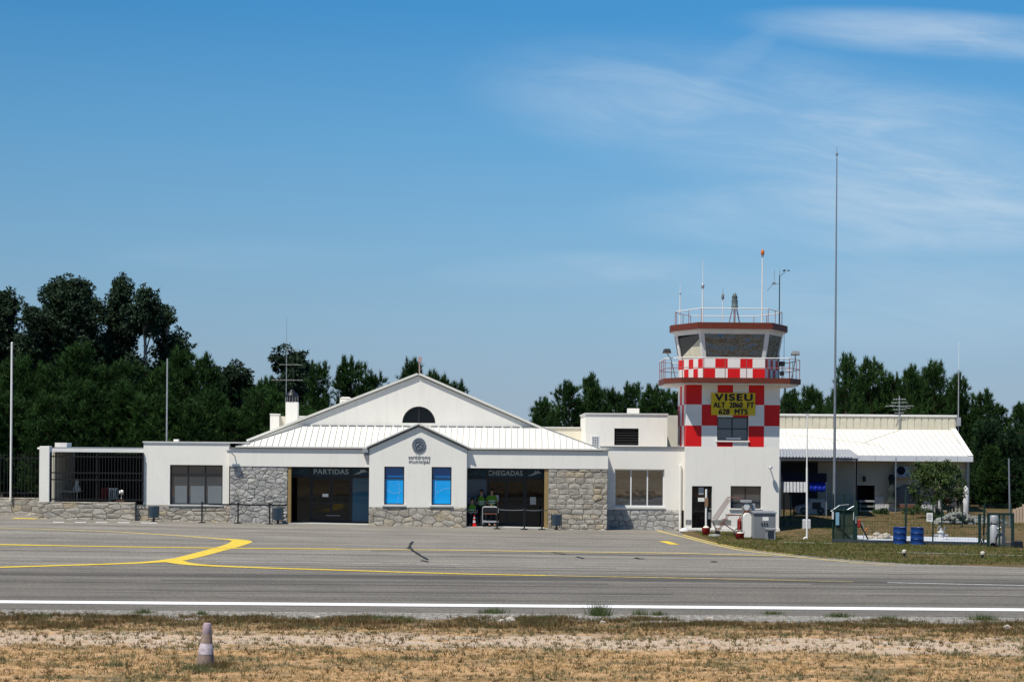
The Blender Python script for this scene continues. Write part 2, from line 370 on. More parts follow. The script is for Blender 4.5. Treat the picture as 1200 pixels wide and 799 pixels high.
# masonry of separate rough irregular stones over a mortar core
def clip(poly, nx_, nz_, c):
    out = []
    for i in range(len(poly)):
        p, q = poly[i-1], poly[i]; dp, dq = p[0]*nx_+p[1]*nz_-c, q[0]*nx_+q[1]*nz_-c
        if (dp <= 0) != (dq <= 0): t = dp/(dp-dq); out.append((p[0]+(q[0]-p[0])*t, p[1]+(q[1]-p[1])*t))
        if dq <= 0: out.append(q)
    return out
def masonry(x0, x1, zb, z1, y0, y1, parent, m, seed, hmin=.2, hmax=.34, lmin=.28, lmax=.8, name='stone_base', rubble=.03, sides=''):
    rnd = random.Random(seed); mb = MB(); mb.box(x0+.02, x1-.02, y0+.045, y1, zb, z1, 1); hmin *= .84; hmax *= .84; lmin *= .85; lmax *= .85
    ax = (lmin+lmax)/(hmin+hmax); jit = .12+rubble*4; seeds = []
    z = zb+hmin*.4; row = 0
    while z < z1+.1:
        h = rnd.uniform(hmin, hmax); x = x0-rnd.uniform(0, lmax)
        while x < x1+lmax: l = rnd.uniform(lmin, lmax); seeds.append((x+l/2, z+h/2-.1+rnd.uniform(-1, 1)*jit*h)); x += l
        z += h
    for i, (sx, sz) in enumerate(seeds):
        if not (x0-.3 < sx < x1+.3): continue
        P = [(x0, zb), (x1, zb), (x1, z1), (x0, z1)]
        for j, (tx, tz) in enumerate(seeds):
            if i == j or abs(tx-sx) > 2*lmax or abs(tz-sz) > 2.2*hmax: continue
            # distance squeezed in x, so the cells come out as wide blocks
            dx, dz = (tx-sx)/ax, tz-sz
            P = clip(P, 2*dx/ax, 2*dz, (tx/ax)**2-(sx/ax)**2+tz*tz-sz*sz)
            if len(P) < 3: break
        if len(P) < 3: continue
        # drop near-double corners
        Q = [p for k, p in enumerate(P) if (p[0]-P[k-1][0])**2+(p[1]-P[k-1][1])**2 > 4e-4]
        if len(Q) < 3: continue
        cx = sum(q[0] for q in Q)/len(Q); cz = sum(q[1] for q in Q)/len(Q)
        sw = max(q[0] for q in Q)-min(q[0] for q in Q); shh = max(q[1] for q in Q)-min(q[1] for q in Q)
        if sw < .06 or shh < .05: continue
        def ins(g, jj=0): return [(cx+(qx-cx)*max(.2, 1-2*g/sw)+rnd.uniform(-jj, jj), cz+(qz-cz)*max(.2, 1-2*g/shh)+rnd.uniform(-jj, jj)) for qx, qz in Q]
        n = len(Q); dep = rnd.uniform(0, .018)
        A, B, C_ = ins(.005), ins(.008), ins(.024, .010)
        vs = [(px, y0+.05, pz) for px, pz in A]+[(px, y0+.012, pz) for px, pz in B]+[(px, y0-dep*.6+rnd.uniform(-.015, .012), pz) for px, pz in C_]+[(cx+rnd.uniform(-.04, .04), y0-dep-rnd.uniform(0, .02), cz+rnd.uniform(-.03, .03))]
        fs = []
        for k in range(n):
            q = (k+1) % n; fs += [(k, q, q+n, k+n), (k+n, q+n, q+2*n), (k+n, q+2*n, k+2*n), (k+2*n, q+2*n, 3*n)]
        mb.add(vs, fs, 0)
    return mb.build(name, [m, 'mortar'], parent)

# ------------------------------------------------------------------ ground
def grid_sheet(name, xs, ys, zf, m):
    vs = [(x, y, zf(x, y)) for y in ys for x in xs]; nx = len(xs)
    fs = [(j*nx+i, j*nx+i+1, (j+1)*nx+i+1, (j+1)*nx+i) for j in range(len(ys)-1) for i in range(nx-1)]
    mb = MB(); mb.v = vs; mb.f = fs; mb.mi = [0]*len(fs)
    o = mb.build(name, m, smooth=True); return tag(o, kind='structure')
def ground_mat():
    m = bpy.data.materials.new('dry_earth'); m.use_nodes = True; N = m.node_tree.nodes; L = m.node_tree.links; b = N['Principled BSDF']
    b.inputs['Roughness'].default_value = .95; b.inputs['Specular IOR Level'].default_value = .15
    g = N.new('ShaderNodeNewGeometry'); sp = N.new('ShaderNodeSeparateXYZ'); L.new(g.outputs['Position'], sp.inputs[0])
    def no(scale, det=6, stretch=(1, 1, 1), r=.6):
        mp = N.new('ShaderNodeMapping'); mp.inputs['Scale'].default_value = stretch; L.new(g.outputs['Position'], mp.inputs[0])
        n = N.new('ShaderNodeTexNoise'); n.inputs['Scale'].default_value = scale; n.inputs['Detail'].default_value = det; n.inputs['Roughness'].default_value = r
        L.new(mp.outputs[0], n.inputs[0]); return n.outputs['Fac']
    def mr(f, a, b_, c=0, d=1):
        n = N.new('ShaderNodeMapRange'); n.interpolation_type = 'SMOOTHSTEP'
        for i, v in ((1, a), (2, b_), (3, c), (4, d)): n.inputs[i].default_value = v
        L.new(f, n.inputs[0]); return n.outputs[0]
    def mth(op, a, b_):
        n = N.new('ShaderNodeMath'); n.operation = op
        for i, v in enumerate((a, b_)):
            if isinstance(v, (int, float)): n.inputs[i].default_value = v
            else: L.new(v, n.inputs[i])
        return n.outputs[0]
    def mix(f, a, b_):
        n = N.new('ShaderNodeMix'); n.data_type = 'RGBA'
        if isinstance(f, (int, float)): n.inputs['Factor'].default_value = f
        else: L.new(f, n.inputs['Factor'])
        for k, v in (('A', a), ('B', b_)):
            if isinstance(v, tuple): n.inputs[k].default_value = (*v, 1)
            else: L.new(v, n.inputs[k])
        return n.outputs['Result']
    wob = mth('ADD', sp.outputs[1], mth('MULTIPLY', mth('SUBTRACT', no(.7, 9, (.5, 1.2, 1), .75), .5), 5.0))
    tan = mix(mr(no(2.4), .35, .65), (.60, .37, .185), (.45, .28, .145))
    tan = mix(mr(no(14, 8, r=.8), .45, .7), tan, (.20, .14, .065))
    tan = mix(mr(no(.9, 8, (.6, 1.2, 1), .7), .46, .62), tan, (.16, .13, .07))
    grav = mix(mr(no(16, 8, r=.85), .4, .62), (.30, .215, .14), (.70, .57, .44))
    grey = mix(mr(no(9, 8, (1, .5, 1), r=.85), .42, .6), (.13, .12, .10), (.40, .375, .33))
    brn = mix(mr(no(5, 8, r=.85), .42, .62), (.11, .08, .045), (.34, .215, .12))
    far = mix(mr(no(.05, 4), .4, .6), (.16, .12, .06), (.30, .21, .12))
    c = mix(mr(wob, 36.0, 37.4), tan, mix(mr(no(1.6, 8, (.6, 1.2, 1), .75), .50, .62), grav, tan))
    c = mix(mr(wob, 39.0, 40.0), c, mix(mr(no(1.2, 6), .45, .6), tan, brn))
    c = mix(mr(wob, 40.7, 41.4), c, brn)
    c = mix(mr(wob, 42.5, 43.0), c, grey)
    c = mix(mr(sp.outputs[1], 98, 103), c, (.05, .045, .025))
    c = mix(mr(sp.outputs[1], 26, 20), c, far)
    L.new(c, b.inputs['Base Color'])
    bp = N.new('ShaderNodeBump'); bp.inputs['Strength'].default_value = .8; bp.inputs['Distance'].default_value = .04
    L.new(no(20, 8, r=.8), bp.inputs['Height']); L.new(bp.outputs[0], b.inputs['Normal'])
    return m
def asphalt_mat():
    m = bpy.data.materials.new('weathered_asphalt'); m.use_nodes = True; N = m.node_tree.nodes; L = m.node_tree.links; b = N['Principled BSDF']
    b.inputs['Roughness'].default_value = .88; b.inputs['Specular IOR Level'].default_value = .2
    g = N.new('ShaderNodeNewGeometry'); sp = N.new('ShaderNodeSeparateXYZ'); L.new(g.outputs['Position'], sp.inputs[0])
    def no(scale, det, stretch, r=.6):
        mp = N.new('ShaderNodeMapping'); mp.inputs['Scale'].default_value = stretch; L.new(g.outputs['Position'], mp.inputs[0])
        n = N.new('ShaderNodeTexNoise'); n.inputs['Scale'].default_value = scale; n.inputs['Detail'].default_value = det; n.inputs['Roughness'].default_value = r
        L.new(mp.outputs[0], n.inputs[0]); return n.outputs['Fac']
    def mr(f, a, b_, c=0, d=1):
        n = N.new('ShaderNodeMapRange'); n.interpolation_type = 'SMOOTHSTEP'
        for i, v in ((1, a), (2, b_), (3, c), (4, d)): n.inputs[i].default_value = v
        L.new(f, n.inputs[0]); return n.outputs[0]
    def mul(a, b_):
        n = N.new('ShaderNodeMath'); n.operation = 'MULTIPLY'; L.new(a, n.inputs[0])
        if isinstance(b_, (int, float)): n.inputs[1].default_value = b_
        else: L.new(b_, n.inputs[1])
        return n.outputs[0]
    # rolled lanes: long streaks across the view
    f = mr(no(1.0, 6, (.012, .9, 1), .75), .3, .7, .74, 1.25)
    f = mul(f, mr(no(1.0, 7, (.12, 3.2, 1), .8), .3, .7, .80, 1.18))
    f = mul(f, mr(no(1.0, 4, (14, 2.4, 1), .7), .3, .7, .80, 1.2))
    f = mul(f, mr(no(.35, 5, (1, 1, 1), .6), .3, .7, .90, 1.10))
    f = mul(f, mr(no(26, 6, (1, 1, 1), .8), .3, .7, .80, 1.2))
    f = mul(f, mr(sp.outputs[1], 55.5, 64, .74, 1.08))           # newer darker runway mat, paler apron
    # dark rubbered strip
    w1 = N.new('ShaderNodeMath'); w1.operation = 'SUBTRACT'; L.new(sp.outputs[1], w1.inputs[0]); w1.inputs[1].default_value = 56.3
    w2 = N.new('ShaderNodeMath'); w2.operation = 'ABSOLUTE'; L.new(w1.outputs[0], w2.inputs[0])
    f = mul(f, mr(w2.outputs[0], .2, 1.4, .72, 1))
    cr = N.new('ShaderNodeVectorMath'); cr.operation = 'SCALE'; cr.inputs[0].default_value = (.184, .168, .141); L.new(f, cr.inputs['Scale'])
    L.new(cr.outputs[0], b.inputs['Base Color'])
    bp = N.new('ShaderNodeBump'); bp.inputs['Strength'].default_value = .6; bp.inputs['Distance'].default_value = .015
    L.new(no(60, 4, (1, 1, 1), .7), bp.inputs['Height']); L.new(bp.outputs[0], b.inputs['Normal'])
    return m
def yard_mat():
    m = mat('dry_grass_ground', (.155, .098, .05), .95, scale=.9, col2=(.07, .062, .025), bump=.8, bscale=25, spec=.1)
    return m
def frange(a, b, s): return list(np.arange(a, b+1e-6, s))
far = [-4000, -1200, -400, -150]; farp = [150, 400, 1200, 4000]
gxs = far+frange(-60, 60, 1.5)+farp; gys = [-4000, -1200, -300, -80, 0]+frange(20, 120, 1.0)+[160, 300, 900, 4000]
grid_sheet('ground', gxs, gys, gz, ground_mat())
axs = [-400, -150]+frange(-60, 60, 1.5)+[150, 400]
grid_sheet('asphalt_apron', axs, frange(44.6, 97, 1.0), lambda x, y: gz(x, y)+.004, asphalt_mat())
# grass yard at the right, bounded by the curved yellow edge line
bpts = [G(*p) for p in ((802, 626), (822, 633), (845, 638), (870, 642.5), (900, 646.5), (935, 650.5), (1000, 656.5), (1060, 660.5), (1200, 665.5), (1320, 668))]
bx = [p.x for p in bpts]; by = [p.y for p in bpts]
def yb(x): return float(np.interp(x, bx, by)) if x < bx[-1] else by[-1]
cols = frange(bx[0], 60, .75); rowsn = 60; mb = MB()
for j in range(rowsn+1):
    for x in cols:
        y0 = yb(x); y = y0+(125-y0)*(j/rowsn); mb.v.append((x, y, gz(x, y)+(.035 if j else -.02)))
nx = len(cols)
mb.f = [(j*nx+i, j*nx+i+1, (j+1)*nx+i+1, (j+1)*nx+i) for j in range(rowsn) for i in range(nx-1)]; mb.mi = [0]*len(mb.f)
M['yard'] = yard_mat(); tag(mb.build('grass_ground', 'yard', smooth=True), kind='structure')

def strip(name, pts, wd, m, lift=.008):
    P = [Vector((p.x, p.y)) for p in pts]; Q = [P[0]]
    for a, b in zip(P, P[1:]):
        n = max(1, int((b-a).length/.5))
        for i in range(1, n+1): Q.append(a.lerp(b, i/n))
    mb = MB(); W = wd if isinstance(wd, (list, tuple)) else None
    for i, q in enumerate(Q):
        d = (Q[min(i+1, len(Q)-1)]-Q[max(i-1, 0)]).normalized(); nrm = Vector((-d.y, d.x))
        wv = wd if W is None else float(np.interp(i/(len(Q)-1), np.linspace(0, 1, len(W)), W))
        for s in (-1, 1):
            p = q+nrm*s*wv/2; mb.v.append((p.x, p.y, gz(p.x, p.y)+.004+lift))
    mb.f = [(2*i, 2*i+1, 2*i+3, 2*i+2) for i in range(len(Q)-1)]; mb.mi = [0]*len(mb.f)
    return tag(mb.build(name, m), kind='structure')
def GP(*ps): return [G(*p) for p in ps]
def curve(ps, n=6):                              # Catmull-Rom through photo points on the ground
    out = []; q = [ps[0]]+list(ps)+[ps[-1]]
    for i in range(1, len(q)-2):
        for k in range(n):
            t = k/n; p0, p1, p2, p3 = [np.array(x, float) for x in q[i-1:i+3]]
            out.append(tuple(.5*((2*p1)+(-p0+p2)*t+(2*p0-5*p1+4*p2-p3)*t*t+(-p0+3*p1-3*p2+p3)*t**3)))
    out.append(ps[-1]); return GP(*out)
strip('runway_edge_line', [Vector((-60, 46.55, 0)), Vector((60, 46.65, 0))], .80, 'mark_w')
strip('taxi_line', curve([(-20, 618.2), (0, 618.4), (117, 622.4), (200, 627), (250, 630.6), (272, 632.6)]), [.34, .36, .42, .5], 'mark_yf')
strip('taxi_line', curve([(262, 631.4), (279, 633), (283, 635), (272, 639.5), (250, 645.5), (225, 652), (206, 656.5)]), [.5, .72, .85, .75, .7, .7, .65], 'mark_y', .010)
strip('taxi_line', curve([(214, 654.8), (180, 658.6), (133, 660.8), (60, 663), (0, 664.8), (-30, 665.6)]), [.75, .62, .5, .5, .5, .5], 'mark_y', .012)
strip('taxi_line', curve([(200, 656.5), (212, 659.8), (240, 662.6), (300, 665.2), (400, 668.3), (533, 672.4), (640, 674.6)]), [.75, .65, .55, .48, .4, .36, .32], 'mark_y', .014)
strip('taxi_line', curve([(640, 674.6), (760, 676.8), (870, 679), (1000, 682)]), [.3, .22, .12], 'mark_yf', .014)
strip('taxi_line', GP((-20, 638), (0, 638.3), (60, 639.4)), .6, 'mark_y', .016)
strip('taxi_line', GP((60, 639.4), (150, 641), (280, 642.7), (400, 643.6)), .45, 'mark_y', .016)
strip('taxi_line', GP((400, 643.6), (533, 645), (800, 648.6), (905, 651.4)), .5, 'mark_yf', .016)
for a, b in (((253, 658), (446, 660.4)), ((467, 660.6), (480, 660.8)), ((488, 660.9), (540, 661.5))): strip('faded_white_line', GP(a, b), .22, 'mark_wf')
strip('faded_white_line', GP((1040, 682.6), (1200, 686), (1230, 686.6)), .3, 'mark_wf')
strip('yard_edge_line', curve([(770, 621.5), (783, 625), (800, 629), (822, 634.6), (845, 640), (867, 644.4), (900, 648.6), (933, 652.4), (1000, 658.8), (1050, 662.6)]), [.25, .22, .2, .2, .22, .24, .26, .28, .26, .18], 'mark_yf')
strip('yard_edge_line', curve([(800, 626.6), (822, 632.6), (845, 637.9), (867, 642), (900, 646.2), (933, 650)]), .12, 'mark_y')
strip('yellow_dash', GP((777, 634), (791, 638)), .4, 'mark_y')
strip('yellow_dash', GP((15, 607.2), (43, 607.8)), .9, 'mark_y')
for a, b in ((62, 75), (88, 101), (112, 126), (138, 152), (165, 184)): strip('white_dash', GP((a, 611.2+a*.008), (b, 611.2+b*.008)), .5, 'mark_w')
M['rubber'] = mat('rubbered_asphalt', (.115, .107, .094), .85, var=.25, scale=.6, stretch=(.3, 3, 1)); M['joint'] = mat('joint_sealant', (.06, .057, .052), .8, var=.3, scale=2)
rj = random.Random(12)
for k in range(16):
    y = rj.choice((50.5, 52, 54.5, 56, 56.8, 58, 61, 70)) + rj.uniform(-.5, .5); x = rj.uniform(-16, 12); l = rj.uniform(6, 18)
    strip('tyre_mark', [Vector((x, y, 0)), Vector((x+l*.5, y+rj.uniform(-.15, .15), 0)), Vector((x+l, y+rj.uniform(-.5, .5), 0))], rj.uniform(.15, .3), 'rubber', .004)
for y in (53.2, 60.2, 67.5, 75.2, 82.6): strip('asphalt_joint', [Vector((x, y+.05*math.sin(x), 0)) for x in range(-30, 31, 6)], .07, 'joint', .005)
rnd = random.Random(4)
def crack(ps, wd, jit=1.2):
    q = []
    for a, b in zip(ps, ps[1:]):
        for k in range(4): t = k/4; q.append((a[0]+(b[0]-a[0])*t+rnd.uniform(-jit, jit), a[1]+(b[1]-a[1])*t+rnd.uniform(-.3, .3)))
    q.append(ps[-1]); tag(strip('tar_patch', GP(*q), [wd*rnd.uniform(.5, 1.3) for _ in q], 'tar', .02), kind='structure')
crack([(484, 635), (480, 639), (481, 643), (486, 647), (493, 651.5), (501, 656)], .12, .7); crack([(494, 657), (503, 658.6)], .16, .5); crack([(479, 642), (482, 644)], .16, .5)
crack([(646, 647), (662, 649.8)], .12, .6); crack([(676, 653), (684, 654.5)], .16, .5); crack([(745, 654), (752, 655)], .25, .4); crack([(832, 658), (840, 658.6)], .2, .4)
crack([(560, 634), (640, 636.4), (720, 635.6)], .05, 2); crack([(0, 627), (140, 630), (300, 633.6)], .04, 3); crack([(620, 627), (700, 628)], .05, 2)

# ------------------------------------------------------------------ terminal building
YP = 91.7
term = thing('terminal_building', 'white single-storey airport terminal with wide gable, stone base and white sheet roof', 'terminal', (WX(490, YP), YP, 0))
X = lambda px, D=YP: WX(px, D)
Z_FB, Z_FT = 2.85, 3.72
# left wing
YL = 91.95
def window(x0, x1, z0, z1, y, parent, cols, rows=(), pane='gdark', frame='frame', fw=.05, name='window', panes=None, depth=.10):
    """frame with real bars and one pane of glass per light"""
    f = MB()
    xs = [x0+(x1-x0)*c for c in cols]; zs = [z0+(z1-z0)*r for r in rows]
    f.box(x0, x0+fw, y-.02, y+.06, z0, z1); f.box(x1-fw, x1, y-.02, y+.06, z0, z1)
    f.box(x0+fw, x1-fw, y-.022, y+.058, z0, z0+fw); f.box(x0+fw, x1-fw, y-.022, y+.058, z1-fw, z1)
    for x in xs: f.box(x-fw/2, x+fw/2, y-.018, y+.055, z0+fw, z1-fw)
    for z in zs: f.box(x0+fw, x1-fw, y-.015, y+.05, z-fw/2, z+fw/2)
    fr = f.build(name, frame, parent)
    ex = [x0+fw/2]+xs+[x1-fw/2]; ez = [z0+fw/2]+zs+[z1-fw/2]
    k = 0
    for j in range(len(ez)-1):
        for i in range(len(ex)-1):
            pm = panes[k] if panes else pane; k += 1
            MB().box(ex[i]+.004, ex[i+1]-.004, y+.015, y+.03, ez[j]+.004, ez[j+1]-.004).build('pane', pm, fr)
    return fr
sb = .92                                         # top of the stone plinth
zc = 4.03
lx0, lx1 = X(168, YL), X(268.5, YL)
wx0, wx1, wz0, wz1 = X(198), X(260), WZ(591, 229, YL), WZ(544.6, 229, YL)
wl_ = MB(); wall(wl_, lx0, lx1, sb, zc-.07, YL, YL+.3, [(wx0, wx1, wz0, wz1)]); 
wl_.box(lx0, lx0+.3, YL+.3, 104, 0, zc-.07); wl_.box(lx0, lx1, 103.7, 104, 0, zc-.072)
wl_.build('wall', 'plaster', term)
MB().box(lx0-.04, lx1+1.0, YL-.05, 104.04, zc-.07, zc).build('coping', 'trim', term)
MB().box(lx0+.3, lx1, YL+.3, 103.7, zc-.3, zc-.2).build('flat_roof', 'concrete', term)
MB().box(wx0-.05, wx1+.05, YL-.09, YL+.1, wz0-.07, wz0).build('window_sill', 'trim', term)
window(wx0, wx1, wz0, wz1, YL+.16, term, (.335, .665), (.75,), pane='gblind', fw=.055, panes=['gblind2', 'gblind2', 'gblind2', 'gblind', 'gblind', 'gblind'])
bl = MB()
for a, b in ((.09, .315), (.385, .645), (.715, .975)):
    x_a, x_b = wx0+(wx1-wx0)*a, wx0+(wx1-wx0)*b; bl.box(x_a, x_b, YL+.160, YL+.170, wz0+.06, wz0+(wz1-wz0)*.47)
bl.build('blind', mat('grey_blind', (.17, .19, .20), .7, var=.05), term)
masonry(X(159, YL), X(270.2, YL), -.3, sb-.01, YL-.03, YL+.3, term, 'stone', 5, .24, .38, .35, .8, rubble=.06)
# stone pier and porch
masonry(X(269.5), X(337), -.3, Z_FB, YP, YP+1.5, term, 'stoneg', 6, .17, .32, .22, .55, name='stone_pier', rubble=.10)
MB().box(X(337.2), X(341), YP+.02, YP+.3, -.1, Z_FB).build('post', 'ochre', term)
MB().box(X(638), X(642.4), YP+.02, YP+.3, -.3, Z_FB).build('post', 'ochre', term)
masonry(X(642.6), X(712), -.5, Z_FB, YP, YP+1.5, term, 'stone', 8, .24, .36, .3, .8, name='stone_pier', rubble=.0)
fx0, fx1, bx0, bx1 = X(268.8), X(712.4), X(433), X(547)
YB = YP-.22
MB().box(fx0, bx0-.003, YP-.03, YP+2.3, Z_FB, Z_FT).build('fascia', 'plaster', term)
MB().box(bx1+.003, fx1, YP-.03, YP+2.3, Z_FB, Z_FT).build('fascia', 'plaster', term)
MB().box(fx0-.03, bx0-.003, YP-.11, YP+.1, Z_FT, Z_FT+.05).build('gutter', 'flash', term)
MB().box(bx1+.003, fx1+.04, YP-.11, YP+.1, Z_FT, Z_FT+.05).build('gutter', 'flash', term)
# porch roof with two hips and standing seams
YR = 94.0; zr = WZ(500, 490, YR); ze = Z_FT+.05
hx0, hx1 = X(287), X(691); rx0, rx1 = WX(355, YR), WX(636, YR)
pr = MB(); t_ = .04
pr.add([(hx0-.45, YP-.1, ze), (hx1+.6, YP-.1, ze), (rx1, YR, zr), (rx0, YR, zr), (hx0-.4, YR, ze), (hx1+.5, YR, ze)], [(0, 1, 2, 3), (0, 3, 4), (1, 5, 2)])
pr.add([(hx0-.45, YP-.1, ze-.001), (hx1+.6, YP-.1, ze-.001), (hx1+.5, YR, ze-.001), (hx0-.4, YR, ze-.001)], [(3, 2, 1, 0)])
pr.box(hx0-.45, hx1+.6, YP-.13, YP-.09, ze-.002, ze+.07)
porch = pr.build('porch_roof', 'roofw', term)
sl = (zr-ze)/(YR-YP+.1); se = MB(); x = hx0-.2
while x < hx1+.5:
    yt = YR
    if x < rx0: yt = YP-.1+(x-(hx0-.45))/(rx0-(hx0-.45))*(YR-YP+.1)
    if x > rx1: yt = YP-.1+((hx1+.6)-x)/((hx1+.6)-rx1)*(YR-YP+.1)
    if yt-YP > .25:
        za, zb = ze, ze+sl*(yt-YP+.1)
        se.add([(x-.012, YP-.1, za+.005), (x+.012, YP-.1, za+.005), (x+.012, yt, zb+.005), (x-.012, yt, zb+.005), (x-.008, YP-.1, za+.045), (x+.008, YP-.1, za+.045), (x+.008, yt, zb+.045), (x-.008, yt, zb+.045)],
               [(0, 1, 5, 4), (4, 5, 6, 7), (1, 2, 6, 5), (3, 0, 4, 7), (2, 3, 7, 6)])
    x += .30
se.build('roof_seam', 'seam', porch)
hp = MB()
for a, b in (((hx0-.45, YP-.1, ze+.03), (rx0, YR-.05, zr+.03)), ((hx1+.6, YP-.1, ze+.03), (rx1, YR-.05, zr+.03))): MB().tube(a, b, .022).build('hip_cap', 'grey', porch)
rg = MB(); x = rx0
while x < rx1: rg.box(x, min(x+.36, rx1), YR-.06, YR+.02, zr-.01, zr+.05); x += .455
rg.build('ridge_flashing', 'grey', porch)
# main gable
def zG(px, py): return (WX(px, YR, py), WZ(py, px, YR))
apex = zG(490, 440); gl = (zG(290, 518)); gr = zG(690, 528)
gwc = WX(490.2, YR); gwr = .83; gwz = WZ(495.5, 490, YR)
n_ = 20
arc = [(gwc+gwr*math.cos(math.pi*i/n_), gwz+gwr*math.sin(math.pi*i/n_)) for i in range(n_+1)]   # right to left
Wm = MB()
yw = YR+.03; zb_ = 2.9; zl = max(gwz, 0)
# gable face as strips around the half-round opening
Lh = [(gl[0], zb_), (gwc-gwr, zb_), (gwc-gwr, gwz)]+list(reversed(arc))[1:n_//2+1]+[(apex[0], gwz+gwr), apex, gl]
Lh = [(gl[0], zb_), (gwc-gwr, zb_), (gwc-gwr, gwz)]+[arc[n_-i] for i in range(1, n_//2+1)]+[(arc[n_//2][0], apex[1]), gl]
Rh = [(gwc+gwr, zb_), (gr[0], zb_), gr, (arc[n_//2][0], apex[1])]+[arc[n_//2-i] for i in range(0, n_//2+1)]
Wm.prism_xz(Lh, yw, yw+.25); Wm.prism_xz(Rh, yw, yw+.25)
Wm.box(gwc-gwr, gwc+gwr, yw, yw+.25, zb_, gwz)
Wm.build('gable_wall', 'plaster', term)
gw = MB()
for i in range(n_): gw.add([(arc[i][0], yw+.1, arc[i][1]), (arc[i+1][0], yw+.1, arc[i+1][1]), (gwc, yw+.1, gwz)], [(0, 1, 2)])
hw = gw.build('half_round_window', 'gdark', term)
MB().box(gwc-.035, gwc+.035, yw+.05, yw+.095, gwz, gwz+gwr-.01).build('mullion', 'frame', hw)
fr_ = MB()
for i in range(n_): fr_.tube((arc[i][0]*.97+gwc*.03, yw+.06, arc[i][1]*.97+gwz*.03), (arc[i+1][0]*.97+gwc*.03, yw+.06, arc[i+1][1]*.97+gwz*.03), .03)
fr_.build('frame', 'frame', hw)
def rake(mb, a, b, y0, y1, th, lift=0):
    d = Vector((b[0]-a[0], b[1]-a[1])).normalized(); n = Vector((-d.y, d.x)); n = n if n.y > 0 else -n
    q = [(a[0]+n.x*lift, a[1]+n.y*lift), (b[0]+n.x*lift, b[1]+n.y*lift), (b[0]+n.x*(lift+th), b[1]+n.y*(lift+th)), (a[0]+n.x*(lift+th), a[1]+n.y*(lift+th))]
    mb.prism_xz(q, y0, y1)
YBK = 108
r1 = MB(); rake(r1, gl, apex, yw-.12, YBK, .11, .03); r1.build('roof', 'roofw', term)
r2 = MB(); rake(r2, (apex[0]+.03, apex[1]), (gr[0]+.35, gr[1]-.15), yw-.12, YBK, .11, .03); r2.build('roof', 'roofw', term)
r3 = MB(); rake(r3, gl, apex, yw-.07, yw, .045, -.016); rake(r3, apex, gr, yw-.07, yw, .045, -.016); r3.build('verge_dark_strip', 'flash', term)  # solid dark grey strip along both rakes, just below the roof sheet
# hidden rear walls so the building is closed
bk = MB(); bk.prism_xz([(gl[0], 0), (gr[0], 0), gr, apex, gl], YBK-.25, YBK-.01); bk.box(gr[0]-.2, gr[0], yw+.25, YBK-.25, 0, gr[1]-.01); bk.box(gl[0], gl[0]+.2, 104.05, YBK-.26, 0, gl[1]-.01)
bk.build('rear_wall', 'plaster', term)
# central gabled block
pk = (WX(490.5, YB), WZ(498.6, 490, YB)); ez = WZ(525, 490, YB)
w1 = (X(450.6), X(474), WZ(591, 462, YB), WZ(546.5, 462, YB)); w2 = (X(506), X(529.3), w1[2], w1[3])
cb = MB(); wall(cb, bx0, bx1, sb, ez, YB, YB+.25, [w1, w2]); cb.prism_xz([(bx0, ez), (bx1, ez), pk], YB, YB+.25)
cb.box(bx0, bx0+.25, YB+.25, YP+1.6, -.3, ez); cb.box(bx1-.25, bx1, YB+.25, YP+1.6, -.3, ez)
cb.build('wall', 'plaster', term)
masonry(bx0-.01, bx1+.01, -.4, sb-.01, YB-.03, YB+.25, term, 'stone', 9, .3, .46, .35, .8, rubble=.08)
for ww in (w1, w2):
    MB().box(ww[0]-.08, ww[1]+.08, YB-.10, YB+.06, ww[2]-.09, ww[2]-.01).build('window_sill', 'trim', term)
    fr = window(ww[0], ww[1], ww[2], ww[3], YB+.14, term, (), (.69,), fw=.05, panes=['gblue', 'gblued'])
    mp = MB(); r_ = random.Random(int(ww[0]*10)); wd_ = ww[1]-ww[0]; ht = (ww[3]-ww[2])*.66
    flip = ww is w2
    for k in range(26):                          # dotted flight routes on the film
        t = k/25
        if not flip:
            pts = [(.12+.76*t, .52-.12*math.sin(t*3.1)), (.68+.10*math.sin(t*3), .05+.9*t)]
        else: pts = [(.15+.8*t, .38+.5*t-.25*t*t), (.15+.02*t, .25+.7*t)]
        for (u, v) in pts:
            xx, zz = ww[0]+.05+u*(wd_-.1), ww[2]+.05+v*ht; s_ = .008 if k % 5 else .016
            mp.box(xx-s_, xx+s_, YB+.148, YB+.153, zz-s_, zz+s_)
    mp.build('route_map', 'map', fr)
gr_ = MB(); rake(gr_, (bx0-.12, ez-.02), (pk[0], pk[1]+.03), YB-.14, YR-.02, .07, .03); rake(gr_, (pk[0], pk[1]+.03), (bx1+.12, ez-.02), YB-.14, YR-.02, .07, .028); gr_.build('gable_roof', 'roofw', term)
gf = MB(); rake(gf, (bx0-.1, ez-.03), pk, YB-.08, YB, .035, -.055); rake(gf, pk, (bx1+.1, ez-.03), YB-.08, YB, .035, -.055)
rake(gf, (bx0-.1, ez-.03), pk, YB-.12, YB, .03, .0); rake(gf, pk, (bx1+.1, ez-.03), YB-.12, YB, .03, .0); gf.build('verge_flashing', 'flash', term)
